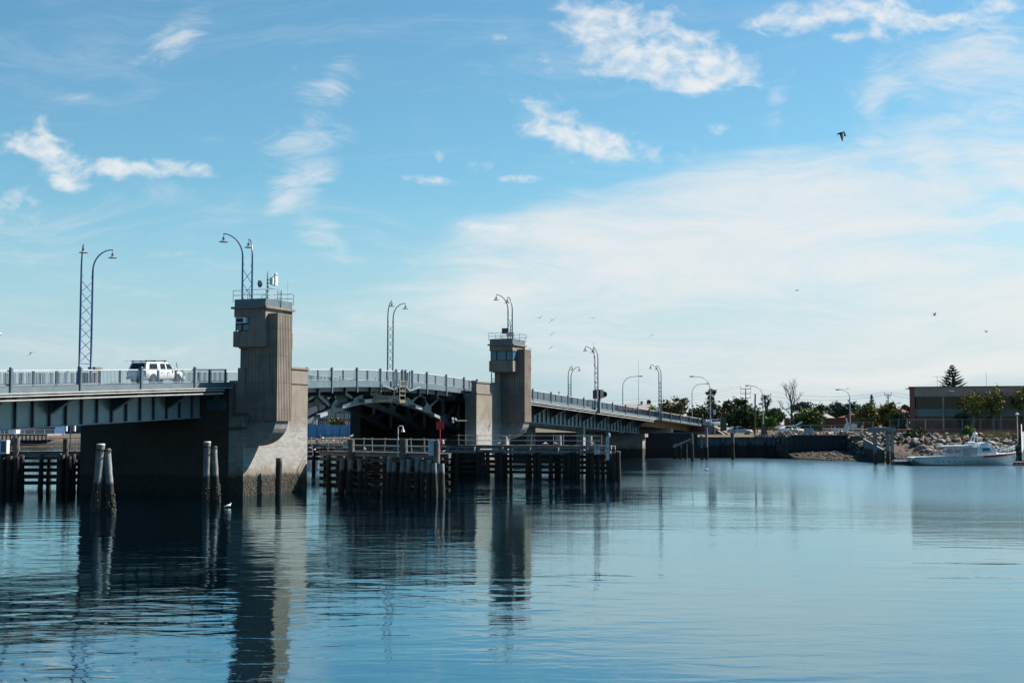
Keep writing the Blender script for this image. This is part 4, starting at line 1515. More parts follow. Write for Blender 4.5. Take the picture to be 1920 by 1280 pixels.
def quay_prof(Y0, top):
    return [(Y0 - 1, -1.3), (Y0 + .15, -1.2), (Y0 + .3, top - .1), (Y0 + 1.5, top), (Y0 + 8, top), (Y0 + 20, top + .2), (Y0 + 80, top + .4), (Y0 + 180, top + .5), (1000, top + .6), (9000, top + 1)]


STN = [(-3000, left_prof(620)), (-700, left_prof(430)), (-300, left_prof(345)), (-116, left_prof(309)), (-92, left_prof(296)), (-36, left_prof(238)), (-8, left_prof(226)), (-2.0, quay_prof(221.0, 3.4)), (30.2, quay_prof(214.8, 3.4)), (43.2, quay_prof(214.8, 3.4)),
       (44.4, [(203, -1.3), (206, .02), (208.5, .5), (211.15, .95), (211.6, 3.4), (213, 3.7), (222, 3.8), (300, 3.9), (1000, 4), (9000, 4.4)]),
       (48, [(192, -1.3), (196, .02), (202, .55), (211.15, 1.1), (211.6, 3.4), (213, 3.75), (222, 3.8), (300, 3.9), (1000, 4), (9000, 4.4)]),
       (53, [(185, -1.3), (189, .02), (198, .6), (211.15, 1.2), (211.6, 3.4), (213, 3.75), (222, 3.8), (300, 3.9), (1000, 4), (9000, 4.4)]),
       (53.9, [(184.5, -1.3), (188.5, .02), (198, .6), (211.15, 1.25), (211.6, 3.4), (213, 3.75), (222, 3.8), (300, 3.9), (1000, 4), (9000, 4.4)]),
       (54.5, [(183, -1.3), (186.5, .02), (192, .6), (197, 1.3), (201, 2.6), (204, 3.5), (206, 3.75), (215, 3.9), (1000, 4), (9000, 4.4)]),
       (60.4, [(181, -1.3), (184, .02), (189, .65), (194, 1.5), (198, 2.7), (201.5, 3.55), (203.3, 3.8), (215, 3.95), (1000, 4.2), (9000, 4.5)]),
       (61.0, [(181, -1.3), (184, .02), (189, .65), (194, 1.5), (198, 2.7), (201.5, 3.55), (203.4, 3.75), (203.7, 4.6), (1000, 4.7), (9000, 4.7)]),
       (120, [(180, -1.3), (183, .02), (188, .65), (193, 1.5), (197, 2.7), (200.5, 3.55), (203.4, 3.75), (203.7, 4.6), (1000, 4.7), (9000, 4.7)]),
       (700, [(230, -1.3), (233, .02), (238, .65), (243, 1.5), (247, 2.7), (250.5, 3.55), (253.4, 3.75), (253.7, 4.6), (1000, 4.7), (9000, 4.7)]),
       (3000, left_prof(620))]


def prof_at(X):
    for (a, pa), (b, pb) in zip(STN, STN[1:]):
        if X <= b:
            t = (X - a) / (b - a)
            return [(p[0] + (q[0] - p[0]) * t, p[1] + (q[1] - p[1]) * t) for p, q in zip(pa, pb)]
    return STN[-1][1]


def gz(X, Y):
    pr = prof_at(X)
    for (a, za), (b, zb) in zip(pr, pr[1:]):
        if Y <= b:
            return za + (zb - za) * max(0, (Y - a)) / (b - a)
    return pr[-1][1]


def ground_mat():
    m, N, b = new_mat('shore_ground')
    g = N.n('ShaderNodeNewGeometry')
    P = g.outputs['Position']
    sp = N.n('ShaderNodeSeparateXYZ')
    N.put(sp.inputs[0], P)
    f = N.noise(P, .35, 6, .65)
    f2 = N.noise(N.mapping(P, scale=(.6, 1, 3)), 1.6, 6, .7)
    dirt = N.mix(N.step(f, .35, .65), (.125, .10, .08), (.075, .062, .05))
    dirt = N.mix(N.step(f2, .55, .7), dirt, (.18, .155, .13))
    dirt = N.mix(N.step(N.noise(P, .18, 3, .5), .52, .62, 0, .6), dirt, (.14, .09, .07))
    mud = N.mix(N.step(f2, .4, .65), (.032, .027, .02), (.075, .064, .048))
    e = N.math('ADD', sp.outputs[2], N.math('MULTIPLY', N.math('SUBTRACT', f, .5), .9))
    c = N.mix(N.step(e, .9, 1.7), mud, dirt)
    grass = N.mix(N.step(f, .4, .6), (.085, .075, .038), (.14, .115, .06))
    c = N.mix(N.math('MULTIPLY', N.step(e, 3.0, 3.5), N.step(N.noise(P, .09, 3, .5), .42, .55)), c, grass)
    c = N.mix(N.step(e, .12, .35, 1, 0), c, (.02, .018, .014))
    N.put(b.inputs['Base Color'], c)
    b.inputs['Roughness'].default_value = .92
    b.inputs['Specular IOR Level'].default_value = .2
    bn = N.n('ShaderNodeBump')
    bn.inputs['Strength'].default_value = .8
    bn.inputs['Distance'].default_value = .25
    N.put(bn.inputs['Height'], f2)
    N.put(b.inputs['Normal'], bn.outputs[0])
    return m


M['ground'] = ground_mat()
xs = sorted(set([s[0] for s in STN] + [-116 + i * 4 for i in range(36)] + [28 + i * .8 for i in range(75)]))
rng = random.Random(4)
secs = []
for X in xs:
    pr = prof_at(X)
    row = []
    for i, (Y, z) in enumerate(pr):
        row.append((X, Y, z))
        if i < 5:                         # two extra points per beach interval
            Y2, z2 = pr[i + 1]
            for t in (.33, .66):
                j = .16 if 0.05 < z + (z2 - z) * t < 2.6 and Y2 - Y > 1.2 else 0
                row.append((X, Y + (Y2 - Y) * t, z + (z2 - z) * t + rng.uniform(-j, j)))
    secs.append(row)
mb = MB()
mb.loft(secs, closed=False, cap=False, smooth=True)
solo('ground', mb, M['ground'], 'muddy stony shore rising to the flat ground across the water', 'ground', kind='structure')

# ---------------------------------------------------------------- quay walls
M['quay'] = surf('tarred_sheet_piling', (.045, .05, .06), (.03, .033, .04), .8, .8, streak=.5, rust=.05, tide=(1.5, .5, (.010, .010, .010)))
M['quay_blue'] = surf('blue_grey_weathered_wall', (.16, .20, .24), (.10, .13, .16), .9, .85, streak=.8, tide=(2.1, .5, (.012, .012, .012)))


def quay(label, X0, X1, Y, z, mat, seg, lip):
    T = Thing('quay_wall', label, 'quay wall', ((X0 + X1) / 2, Y, -1), 'W', None)
    mb = MB()
    n = int((X1 - X0) / seg)
    poly = []
    for i in range(n):
        x = X0 + (X1 - X0) * i / n
        d = (X1 - X0) / n
        poly += [(x, Y), (x + d * .4, Y), (x + d * .5, Y + .14), (x + d * .9, Y + .14)]
    poly += [(X1, Y), (X1, Y + .4), (X0, Y + .4)]
    mb.prism(poly, 'Z', -1.4, z - lip)
    T.part('sheet_piling', mb, mat)
    T.part('capping_beam', MB().box((X0 - .05, Y - .12, z - lip), (X1 + .05, Y + .7, z)), M['deck'])
    return T


Q1 = quay('long dark quay wall with pale blue stained upper band beside the bridge end', 30.4, 44.6, 214.6, 3.42, M['quay_blue'], .9, .18)
for i in range(6):
    Q1.part('fender_post', MB().box((32 + i * 2.3, 214.3, -1.2), (32.28 + i * 2.3, 214.6, 3.2)), M['timber'])
Q2 = quay('black sheet pile quay wall below the heap of demolition rubble', 44.9, 54.1, 210.8, 3.78, M['quay'], .7, .12)
T = Thing('quay_wall', 'dark quay wall running under the shore end of the bridge', 'quay wall', (14, 217, -1))
T.part('sheet_piling', MB().loft([[(-2.2, 220.8, -1.4), (-2.2, 221.3, -1.4), (-2.2, 221.3, 3.95), (-2.2, 220.8, 3.95)], [(30.38, 214.6, -1.4), (30.38, 215.1, -1.4), (30.38, 215.1, 3.95), (30.38, 214.6, 3.95)]]), M['quay'])
T.part('capping_beam', MB().loft([[(-2.2, 220.7, 3.95), (-2.2, 221.4, 3.95), (-2.2, 221.4, 4.15), (-2.2, 220.7, 4.15)], [(30.34, 214.5, 3.95), (30.34, 215.2, 3.95), (30.34, 215.2, 4.15), (30.34, 214.5, 4.15)]]), M['deck'])
for (x, y, lbl) in ((1324, 800, 'tall leaning mooring pile in front of the blue stained quay wall'), (1373, 811, 'short stout dark mooring pile against the quay wall'), (1315, 816, 'pale headed mooring pile at the bridge end of the quay'), (1297, 812, 'cluster pile nearest the last bridge column')):
    Yq = 205 if x > 1300 else 196
    p = at_depth(x, y, Yq)
    solo('mooring_pile', pile_mesh(p, (p.x + .1, Yq, -1.4), .2 if x != 1373 else .3, .26, x), M['timber_pale'] if x in (1315, 1324) else M['timber'], lbl, 'mooring pile', (p.x, Yq, -1.4))
mb = MB()
mb.bar(at_depth(1262, 838, 203), at_depth(1297, 823, 203), .25, .3)
solo('fallen_beam', mb, M['timber_pale'], 'pale broken timber slanting down beside the last bridge column', 'timber', at_depth(1262, 838, 203))
for i, x in enumerate((1266, 1275, 1286)):
    p = at_depth(x, 832, 208)
    solo('timber_stump', pile_mesh(p, (p.x, 208, -1), .22, .25, 60 + i), M['timber'], 'short old pile stump under the shore end of the bridge', 'pile stump', (p.x, 208, -1), group='old pile stumps under the bridge end')

# embankment carrying the road off the bridge
M['embank'] = surf('brick_paved_slope', (.25, .16, .12), (.20, .15, .12), .35, .9, streak=.3, joints=[(2, .45, .3)])
mb = MB()
mb.loft([[(s, 72, zr(s) - 1.05), (s, 56.6, zr(s) - 1.05), (s, 56.6 - (zr(s) - 4.3) * 2.1, 3.2), (s, 77, 3.2)] for s in steps(238.6, 330, 6)])
solo('embankment', mb, M['embank'], 'brick paved slope carrying the road down from the bridge end', 'embankment', (240, 64, 3), 'B', kind='structure')
mb = MB()
mb.loft([[(s, 69.4, zr(s) - 1.045), (s, 59, zr(s) - 1.045), (s, 59, zr(s) - 1.04), (s, 69.4, zr(s) - 1.04)] for s in steps(238.6, 330, 6)])
solo('road', mb, M['asphalt'], 'asphalt road leaving the bridge', 'road', (240, 64, 4), 'B', kind='structure')
mb = MB()
mb.box((238.0, 56.2, -1.2), (239.4, 72.2, zr(238.5) - 2.5))
mb.box((238.56, 55.9, zr(238.5) - 2.6), (239.9, 57.4, zr(238.5) - .3))
solo('abutment_wall', mb, M['concrete'], 'stained concrete abutment at the shore end of the bridge', 'wall', (239, 64, -1.2), 'B')
T = Thing('end_post', 'white painted end block where the bridge railing stops', 'bollard', (239.3, 57.5, zr(239) - 1.0), 'B')
T.part('block', MB().box((238.9, 57.2, zr(239) - 1.2), (239.7, 57.8, zr(239) - .15)).box((238.8, 57.1, zr(239) - 1.3), (239.8, 57.9, zr(239) - 1.0)), M['white'])
T.part('reflector', MB().box((238.86, 57.3, zr(239) - .6), (238.895, 57.7, zr(239) - .3)), M['red'])
mb = MB()
mb.bar(at_depth(1340, 803, 238), at_depth(1359, 815, 236), .16, .16)
solo('handrail_pipe', mb, M['white'], 'white sloping pipe lying down the brick slope', 'pipe', at_depth(1340, 803, 238))
for i, x in enumerate((1340, 1370, 1382)):
    p = at_depth(x, 798, 226)
    z0 = gz(p.x, 226)
    solo('fence_post', MB().tube([(p.x, 226, z0 - .2), (p.x, 226, p.z)], .05, 6), M['galv'], 'thin grey post standing on the quay edge by the brick slope', 'post', (p.x, 226, z0), group='thin posts on the quay edge')

# ---------------------------------------------------------------- rubble and scraps on the quay
m, N, b = new_mat('demolition_rubble')
g = N.n('ShaderNodeNewGeometry')
rp_ = N.n('ShaderNodeValToRGB')
rp_.color_ramp.interpolation = 'CONSTANT'
cols = [(0, (.13, .10, .08)), (.22, (.28, .26, .25)), (.40, (.16, .055, .04)), (.52, (.42, .41, .40)), (.66, (.20, .17, .15)), (.82, (.08, .07, .065)), (.93, (.48, .47, .46))]
el = rp_.color_ramp.elements
el[0].position, el[0].color = 0, cols[0][1] + (1,)
el[1].position, el[1].color = cols[1][0], cols[1][1] + (1,)
for q, cc in cols[2:]:
    e = el.new(q)
    e.color = cc + (1,)
N.put(rp_.inputs[0], g.outputs['Random Per Island'])
N.put(b.inputs['Base Color'], rp_.outputs[0])
b.inputs['Roughness'].default_value = .85
M['rubble'] = m
from mathutils import Euler
rng = random.Random(21)
mb = MB()
for i in range(1150):
    X = rng.uniform(40.5, 57.5)
    Y = rng.uniform(214.5, 219.5) if X < 44.8 else rng.uniform(211.8, 218)
    hp = .25 + .75 * math.exp(-((X - 46) / 3.2) ** 2) + .5 * math.exp(-((X - 53.5) / 2.2) ** 2)
    z = gz(X, Y) + rng.uniform(0, hp) * max(.25, 1 - abs(Y - 215.2) / 5)
    if rng.random() < .28:
        sz = (rng.uniform(.6, 1.9), rng.uniform(.06, .14), rng.uniform(.05, .12))
        rt = Euler((rng.uniform(-.3, .3), rng.uniform(-.6, .6), rng.uniform(0, 3.1)))
    else:
        q = rng.uniform(.08, .38)
        sz = (q * rng.uniform(.7, 1.6), q, q * rng.uniform(.4, 1))
        rt = Euler((rng.uniform(0, 3), rng.uniform(0, 3), rng.uniform(0, 3)))
    mb.cbox((X, Y, z), sz, rt)
solo('rubble', mb, M['rubble'], 'heap of broken timber, brick and sheet scrap along the quay top', 'rubble', kind='stuff')
p = at_depth(1432, 800, 216)
T = Thing('broken_pillar', 'ragged broken brick pillar standing at the left of the rubble', 'pillar', (p.x, 216, gz(p.x, 216)))
z0 = gz(p.x, 216)
T.part('brickwork', MB().loft([[(p.x - a, 215.6, z0 + h), (p.x + a + o, 215.6, z0 + h), (p.x + a + o, 216.3, z0 + h + .1), (p.x - a, 216.3, z0 + h)] for h, a, o in ((-.1, .45, .5), (.5, .4, .25), (1.1, .42, .0), (1.5, .3, .05), (1.9, .22, -.05), (2.25, .08, 0))]), M['embank'])
for (x, y, wv, hv, lbl, rt) in ((1586, 800, .55, 1.6, 'bright white bent metal sheet on top of the rubble', .45), (1589, 793, .25, 1.6, 'thin pale twisted plank standing up from the rubble', -.35), (1565, 805, .18, 1.0, 'short white upright board at the quay edge', .05), (1496, 795, .2, 1.7, 'long pale pole leaning out of the rubble heap', 1.1), (1616, 804, .22, 1.1, 'white post beside the site fence', 0), (1571, 806, .22, .8, 'white leaning offcut at the quay edge', .5)):
    p = at_depth(x, y, 212.5)
    solo('scrap_board', MB().cbox((0, 0, 0), (wv, .06, hv), Euler((.1, rt, .3))).cbox((wv * .6, .05, -hv * .25), (wv * .5, .05, hv * .5), Euler((0, rt + .5, .2))), M['white'], lbl, 'scrap', (0, 0, 0)).location = p
p0, wd, h = at_depth(1516.5, 808, 212.2), 1.55, .95
T = Thing('site_sign', 'pale blue site sign board standing on the quay edge', 'sign', (p0.x, 212.2, p0.z - h / 2))
M['sign_blue'] = surf('pale_blue_sign', (.50, .60, .70), (.44, .54, .64), 1, .5)
T.part('board', MB().box((p0.x - wd / 2, 212.2, p0.z - h / 2), (p0.x + wd / 2, 212.26, p0.z + h / 2)), M['sign_blue'])
mb = MB()
for (u0, u1, v0, v1, _) in words_bar([(.60, .78, .1, .85, 2), (.22, .36, .08, .9, 3)], None, 9):
    mb = MB().box((p0.x + (u0 - .5) * wd, 212.19, p0.z + (v0 - .5) * h), (p0.x + (u1 - .5) * wd, 212.199, p0.z + (v1 - .5) * h))
    T.part('lettering', mb, M['ink_soft'])

# ---------------------------------------------------------------- fences
M['wire'] = surf('wire_grey', (.35, .38, .40), (.28, .3, .32), 2, .5)


def fence(label, pts, h, sp, bars=0.0, cat='fence'):
    """wire fence on plan points"""
    T = Thing('wire_fence', label, cat, (pts[0][0], pts[0][1], gz(*pts[0])), 'W', 'wire fences along the shore')
    rail, wires = MB(), MB()
    posts = []
    for a, b in zip(pts, pts[1:]):
        a, b = Vector(a + (0,)), Vector(b + (0,))
        L = (b - a).length
        n = max(1, round(L / sp))
        for i in range(n + 1):
            q = a.lerp(b, i / n)
            q.z = gz(q.x, q.y)
            posts.append(q)
    for a, b in zip(posts, posts[1:]):
        for hh in (h, .12):
            rail.tube([a + Vector((0, 0, hh)), b + Vector((0, 0, hh))], .032, 5)
        L = (b - a).length
        k = int(L / (bars or .3))
        for i in range(k):
            q = a.lerp(b, (i + .5) / k)
            wires.bar(q + Vector((0, 0, .12)), q + Vector((0, 0, h)), .022 if bars else .012, .012)
        for j in range(int(h / .3)):
            wires.bar(a + Vector((0, 0, .2 + j * .3)), b + Vector((0, 0, .2 + j * .3)), .012, .012)
    r = T.part('rail', rail, M['galv'])
    T.part('wire_mesh', wires, M['wire'])
    seen = []
    for q in posts:
        if all((q - s).length > .3 for s in seen):
            seen.append(q)
            T.part('post', MB().tube([q - Vector((0, 0, .2)), q + Vector((0, 0, h + .05))], .04, 6), M['galv'])
    return T


def gxy(x, Y):
    return (at_depth(x, 800, Y).x, Y)


fence('long low wire fence behind the demolition rubble', [gxy(1442, 219), gxy(1598, 218)], 1.55, 3.2)
fence('taller barred gate panel at the right end of the rubble', [gxy(1600, 214), gxy(1637, 213)], 1.95, 1.6, bars=.22)
fence('wire fence on top of the red wall before the office building', [(61.6, 204.2), (78.8, 204.2)], 1.65, 2.65)
fence('fence panel between the concrete portal and the office building', [gxy(1668, 211), gxy(1702, 209)], 1.75, 1.3, bars=.25)
T = Thing('retaining_wall', 'low red brick retaining wall below the office building fence', 'wall', (70, 203.5, 3.6))
T.part('brickwork', MB().box((58.6, 203.2, 3.3), (95, 203.55, 4.62)), M['brick'])
p = at_depth(1602, 798, 213.5)
solo('fence_notice', MB().box((p.x - .45, 213.6, p.z - .3), (p.x + .45, 213.64, p.z + .3)), M['white_sign'], 'small white notice hanging on the barred gate panel', 'sign', (p.x, 213.6, p.z))

# ---------------------------------------------------------------- concrete portal frame
T = Thing('portal_frame', 'grey concrete goal post frame standing at the water edge', 'concrete frame', (51, 180, -1))
M['portal'] = surf('portal_concrete', (.33, .34, .34), (.24, .25, .25), .7, .85, streak=.4, tide=(1.6, .4, (.02, .018, .015)))
xl, xr = at_depth(1640.5, 820, 180).x, at_depth(1672.5, 820, 180).x
for (X, Y) in ((xl, 180), (xr, 180), (xr - .1, 181.8)):
    T.part('leg', MB().box((X - .19, Y - .22, -1.3), (X + .19, Y + .22, 4.5)), M['portal'])
T.part('lintel', MB().box((xl - .35, 179.6, 4.5), (xr + .35, 182.2, 5.05)), M['portal'])
p = at_depth(1655, 832, 190)
solo('timber_groyne', MB().loft([[(52.6, 186, -.5), (52.85, 186, -.5), (52.85, 186, 1.9), (52.6, 186, 1.9)], [(53.6, 200, .5), (53.85, 200, .5), (53.85, 200, 3.3), (53.6, 200, 3.3)]]), M['timber_pale'], 'sloping grey plank wall running down the bank behind the concrete frame', 'wall', (53, 193, 0))

# ---------------------------------------------------------------- rocks of the bank, each one its own object
rng = random.Random(33)
protos = []
for i in range(9):
    mb = MB()
    mb.blob((0, 0, 0), .5, i + 3, .5, 2, (1, rng.uniform(.65, .95), rng.uniform(.55, .8)))
    protos.append((mb.mesh('boulder', M['rock']), mb.mesh('boulder', M['rock_dark'])))
n = 0


def put_rock(X, Y, z, s, dark, label, group):
    o = bpy.data.objects.new('boulder', protos[rng.randrange(9)][1 if dark else 0])
    COL.objects.link(o)
    o.location = (X, Y, z)
    o.scale = (s, s * rng.uniform(.8, 1.1), s * rng.uniform(.8, 1.1))
    o.rotation_euler = (rng.uniform(-.5, .5), rng.uniform(-.5, .5), rng.uniform(0, 6.3))
    tag(o, label, 'rock', group)


for row in range(6):
    X = 60.6
    while X < 84:
        Y = 193.6 + row * 1.55 + rng.uniform(-.6, .6)
        s = rng.uniform(.8, 1.7)
        put_rock(X, Y, gz(X, Y) + s * .12, s, rng.random() < .30, 'angular boulder in the rock bank below the red wall and office building', 'boulders below the office building')
        X += s * rng.uniform(.6, .85)
for row in range(6):
    X = 54.0
    while X < 60.6:
        Y = 199.0 + row * 1.35 + rng.uniform(-.5, .5)
        s = rng.uniform(.7, 1.4)
        put_rock(X, Y, gz(X, Y) + s * .12, s, rng.random() < .45, 'angular boulder in the rock bank between the sheet pile quay and the concrete frame', 'boulders left of the concrete frame')
        X += s * rng.uniform(.62, .9)
for i in range(26):
    t = rng.random()
    X = 53.7 + rng.uniform(-.3, .9)
    Y = 198 + 13.2 * t
    s = rng.uniform(.7, 1.3)
    put_rock(X, Y, .7 + 2.6 * max(0, min(1, rng.random() * (.4 + t))), s, rng.random() < .5, 'angular boulder in the rock bank between the sheet pile quay and the concrete frame', 'boulders left of the concrete frame')
for i in range(54):
    X = rng.uniform(47, 80)
    Y = rng.uniform(187 if X > 53 else 198, 196 if X > 53 else 209)
    s = rng.uniform(.3, .9)
    put_rock(X, Y, gz(X, Y) + s * .1, s, rng.random() < .6, 'loose stone scattered on the muddy foreshore below the bank', 'loose stones on the foreshore')

mb = MB()
for i in range(1500):
    X = rng.uniform(45, 80)
    Y = rng.uniform(184.5 if X > 54 else 196, 200 if X > 54 else 210.8)
    q = rng.choice((.06, .08, .1, .14, .2, .28)) * rng.uniform(.7, 1.3)
    mb.blob((X, Y, gz(X, Y) + q * .2), q, i % 40, .5, 1, (1, .8, .6))
solo('pebbles', mb, M['rock_dark'], 'small dark stones strewn over the muddy foreshore', 'stones', kind='stuff')

# ---------------------------------------------------------------- office building
T = Thing('office_building', 'two storey brown and red brick office building with long dark window bays', 'building', (0, 0, 0), 'W', None, rotz=R(-17), loc=(64.45, 212.0, 0))
bx0, bx1, by, z0, zt = 0.0, 27.0, 0.0, 4.55, 11.42
M['dark_room'] = surf('window_recess', (.025, .024, .024), (.018, .018, .018), 1, .8)
T.part('wall', MB().box((bx0 + .8, by + 1.1, z0 - .5), (bx1, by + 14, zt - .2)).box((bx0 + .8, by + .55, z0 - .5), (bx1, by + 1.1, z0 + 1.75)), M['brick'])
T.part('end_wall', MB().box((bx0, by - .25, z0 - .5), (bx0 + .8, by + 14, zt - .1)), M['brick'], label='plain red brick end wall')
T.part('roof_fascia', MB().box((bx0 + .8, by - .3, 9.95), (bx1, by + 14.2, zt)), M['fascia'])
T.part('roof', MB().box((bx0 - .15, by - .45, zt), (bx1 + .1, by + 14.3, zt + .14)), M['bronze'])
T.part('drip_cap', MB().box((bx0 - .6, by - .1, zt - .25), (bx0, by + .4, zt - .1)), M['white'])
bay = 4.35
x = bx0 + .8
i = 0
while x < bx1 - 2:
    x1 = x + bay
    T.part('column', MB().box((x1 - .16, by - .12, z0 - .3), (x1 + .16, by + .5, 9.95)), M['fascia'])
    T.part('spandrel', MB().box((x + (.16 if i else 0), by + .28, 6.95), (x1 - .16, by + .42, 7.95)), M['spandrel'])
    T.part('sill', MB().box((x + (.16 if i else 0), by + .18, 6.80), (x1 - .16, by + .6, 6.95)), M['fascia'])
    for (za, zb_, rows) in ((7.95, 9.95, (8.72, )), (6.3, 6.8, ())):
        fr = MB()
        for k in range(4):
            xx = x + .18 + (bay - .36) * k / 3
            fr.box((xx - .035, by + .35, za), (xx + .035, by + .45, zb_))
        for zz in rows + ((9.45,) if za > 7 else ()):
            fr.box((x + .2, by + .36, zz - .035), (x1 - .2, by + .44, zz + .035))
        wv = T.part('window', fr, M['bronze'])
        for k in range(3):
            xa = x + .18 + (bay - .36) * k / 3 + .04
            xb = x + .18 + (bay - .36) * (k + 1) / 3 - .04
            T.part('pane', MB().box((xa, by + .46 + .03 * ((k + i) % 2), za + .02), (xb, by + .52, zb_ - .02)), M['glass_dark'], wv)
    T.part('recess', MB().box((x + .02, by + .6, 6.3), (x1 - .02, by + 1.09, 9.94)), M['dark_room'])
    x = x1
    i += 1
T.part('roof_vent', MB().lathe([(0, 0), (.2, 0), (.2, .6), (.28, .65), (.2, .85), (0, .9)], (18.5, by + 3, zt + .13), 8), M['blue'])
for (px_, py_, lbl) in ((1757, 706, 'television aerial on the office roof'), (1849, 699, 'tall thin whip aerial on the office roof')):
    by = 212.5
    p = at_depth(px_, py_, by + 4)
    mb = MB().tube([(p.x, by + 4, zt + .1), (p.x, by + 4, p.z)], .03, 5)
    if px_ == 1757:
        mb.tube([(p.x - .8, by + 4, p.z), (p.x + .7, by + 4, p.z)], .03, 4)
        for q in range(5):
            mb.tube([(p.x - .7 + q * .3, by + 3.7, p.z), (p.x - .7 + q * .3, by + 4.3, p.z)], .012, 4)
    solo('roof_aerial', mb, M['galv'], lbl, 'aerial', (p.x, by + 4, zt + .1))

# ---------------------------------------------------------------- trees
def tree(name, label, x, ytop, Y, half, mat, bark='trunk', n=900, leaf=.42, ybot=None, clumps=14, group=None, sparse=1.0, flat=1.0, trunk_r=None, lean=0.0, seed=None, cat='tree'):
    """trunk and limbs with a crown of leaf-sized faces in clumps; half = half width of the crown in photo pixels, ytop / ybot its top and foot rows"""
    rng = random.Random(seed if seed is not None else int(x * 7 + ytop))
    X = at_depth(x, 795, Y).x
    zg = gz(X, Y)
    ztop = at_depth(x, ytop, Y).z
    H = ztop - zg
    rx = half * 1.22 * Y / FPX
    zb = (at_depth(x, ybot, Y).z - zg) if ybot else H * .25
    T = Thing(name, label, cat, (X, Y, zg), 'W', group)
    cz, rz = (H + zb) / 2, (H - zb) / 2
    tr = trunk_r or max(.08, H * .022)
    cl = []
    for i in range(int(clumps * 1.5)):
        while True:
            a = Vector((rng.uniform(-1, 1), rng.uniform(-1, 1), rng.uniform(-1, 1)))
            if .25 < a.length < 1:
                break
        a = a.normalized() * rng.uniform(.45, .92)
        prof = 1.0 if flat == 1.0 else (1 - flat * max(0, a.z))
        cl.append((Vector((a.x * rx * .85 * prof, a.y * rx * .85 * prof, cz + a.z * rz * .9)), rng.uniform(.24, .52) * min(rx, rz * 1.3) * sparse ** .5))
    mb = MB()
    top = Vector((lean * H, 0, cz + rz * .2))
    mb.tube([(X, Y, zg - .3), (X + lean * H * .4 + rng.uniform(-.1, .1), Y, zg + H * .3), (X + top.x, Y, zg + top.z)], [tr * 1.3, tr, tr * .35], 7)
    for c, r in cl[:18]:
        t = rng.uniform(.25, .6)
        p = Vector((X + lean * H * t, Y, zg + H * t * .7))
        q = Vector((X + c.x + lean * H * .6, Y + c.y, zg + c.z))
        m_ = p.lerp(q, .5) + Vector((rng.uniform(-.2, .2), 0, rng.uniform(.0, .3)))
        mb.tube([p, m_, q], [tr * .5, tr * .32, tr * .1], 5)
    T.part('trunk', mb, M[bark])
    vs, fs = [], []
    per = max(6, int(n * 1.15 / clumps))
    for c, r in cl:
        for k in range(per):
            d = Vector((rng.gauss(0, 1), rng.gauss(0, 1), rng.gauss(0, .8)))
            p = Vector((X + c.x + lean * H * .6, Y + c.y, zg + c.z)) + d * r * .55
            if p.z < zg + .1:
                continue
            s = leaf * rng.uniform(.5, 1.2)
            u = Vector((rng.uniform(-1, 1), rng.uniform(-1, 1), rng.uniform(-.7, .7))).normalized()
            v = u.orthogonal().normalized()
            v = (v * math.cos(rng.uniform(0, 3)) + u.cross(v) * math.sin(rng.uniform(0, 3))).normalized()
            o = len(vs)
            vs += [p - u * s, p + v * s * .5, p + u * s, p - v * s * .5]
            fs.append((o, o + 1, o + 2, o + 3))
    T.part('crown', MB().add(vs, fs), mat)
    return T


M['leaf_gum'] = leaf_mat('yellow_green_foliage', (.13, .13, .03), (.26, .23, .06))
G1 = 'trees and shrubs along the far shore'
tree('bushy_tree', 'dark brownish tree with a wispy top behind the last bridge lamp', 1258, 748, 335, 24, M['leaf_brown'], n=1500, ybot=792, clumps=18, group=G1)
tree('bushy_tree', 'dark tree beside the last bridge lamp with thin bare twigs above', 1276, 738, 340, 13, M['leaf_brown'], n=500, ybot=775, clumps=9, group=G1, sparse=.6)
tree('shrub', 'yellow green rounded shrub in front of the pink roofed house', 1224, 756, 325, 13, M['leaf_bright'], n=900, ybot=806, group=G1, cat='shrub')
tree('spreading_tree', 'low wide dark tree behind the pink roofed house', 1192, 757, 470, 24, M['leaf_dark'], n=700, ybot=785, flat=.4, group=G1, leaf=.6)
tree('small_tree', 'small dark tree at the right end of the pink roof', 1215, 749, 460, 6, M['leaf_mid'], n=300, ybot=780, clumps=6, group=G1, leaf=.5)
tree('bushy_tree', 'dark green tree behind the curved street lamp at the bridge end', 1311, 760, 310, 22, M['leaf_dark'], n=1600, ybot=806, clumps=18, group=G1)
tree('gum_tree', 'tall thin gum with sparse airy crown beside the bridge end lamp', 1333, 722, 300, 12, M['leaf_dark'], n=420, ybot=775, clumps=12, group=G1, sparse=.5, leaf=.32, trunk_r=.16)
tree('bushy_tree', 'brown green tree behind the green cabinet', 1346, 758, 300, 18, M['leaf_brown'], n=1500, ybot=806, clumps=18, group=G1)
tree('bushy_tree', 'spiky dark tree right of the thin gum', 1362, 747, 312, 13, M['leaf_dark'], n=900, ybot=790, clumps=12, group=G1)
tree('bushy_tree', 'tallest dark green tree under the power pylon', 1390, 743, 305, 15, M['leaf_dark'], n=1300, ybot=790, clumps=16, group=G1)
tree('bushy_tree', 'dense dark green tree left of the plain timber pole', 1400, 762, 285, 22, M['leaf_dark'], n=2000, ybot=806, clumps=22, group=G1)
tree('bushy_tree', 'broad shadowed tree between the cabinet and the timber pole', 1376, 766, 290, 20, M['leaf_brown'], n=1600, ybot=806, clumps=18, group=G1)
tree('bushy_tree', 'leafy green tree behind the broken brick pillar', 1420, 765, 280, 14, M['leaf_mid'], n=1200, ybot=806, clumps=14, group=G1)
tree('gum_tree', 'thin bare topped gum beside the second street lamp', 1436, 736, 300, 12, M['leaf_brown'], n=200, ybot=770, clumps=10, group=G1, sparse=.5, leaf=.3)
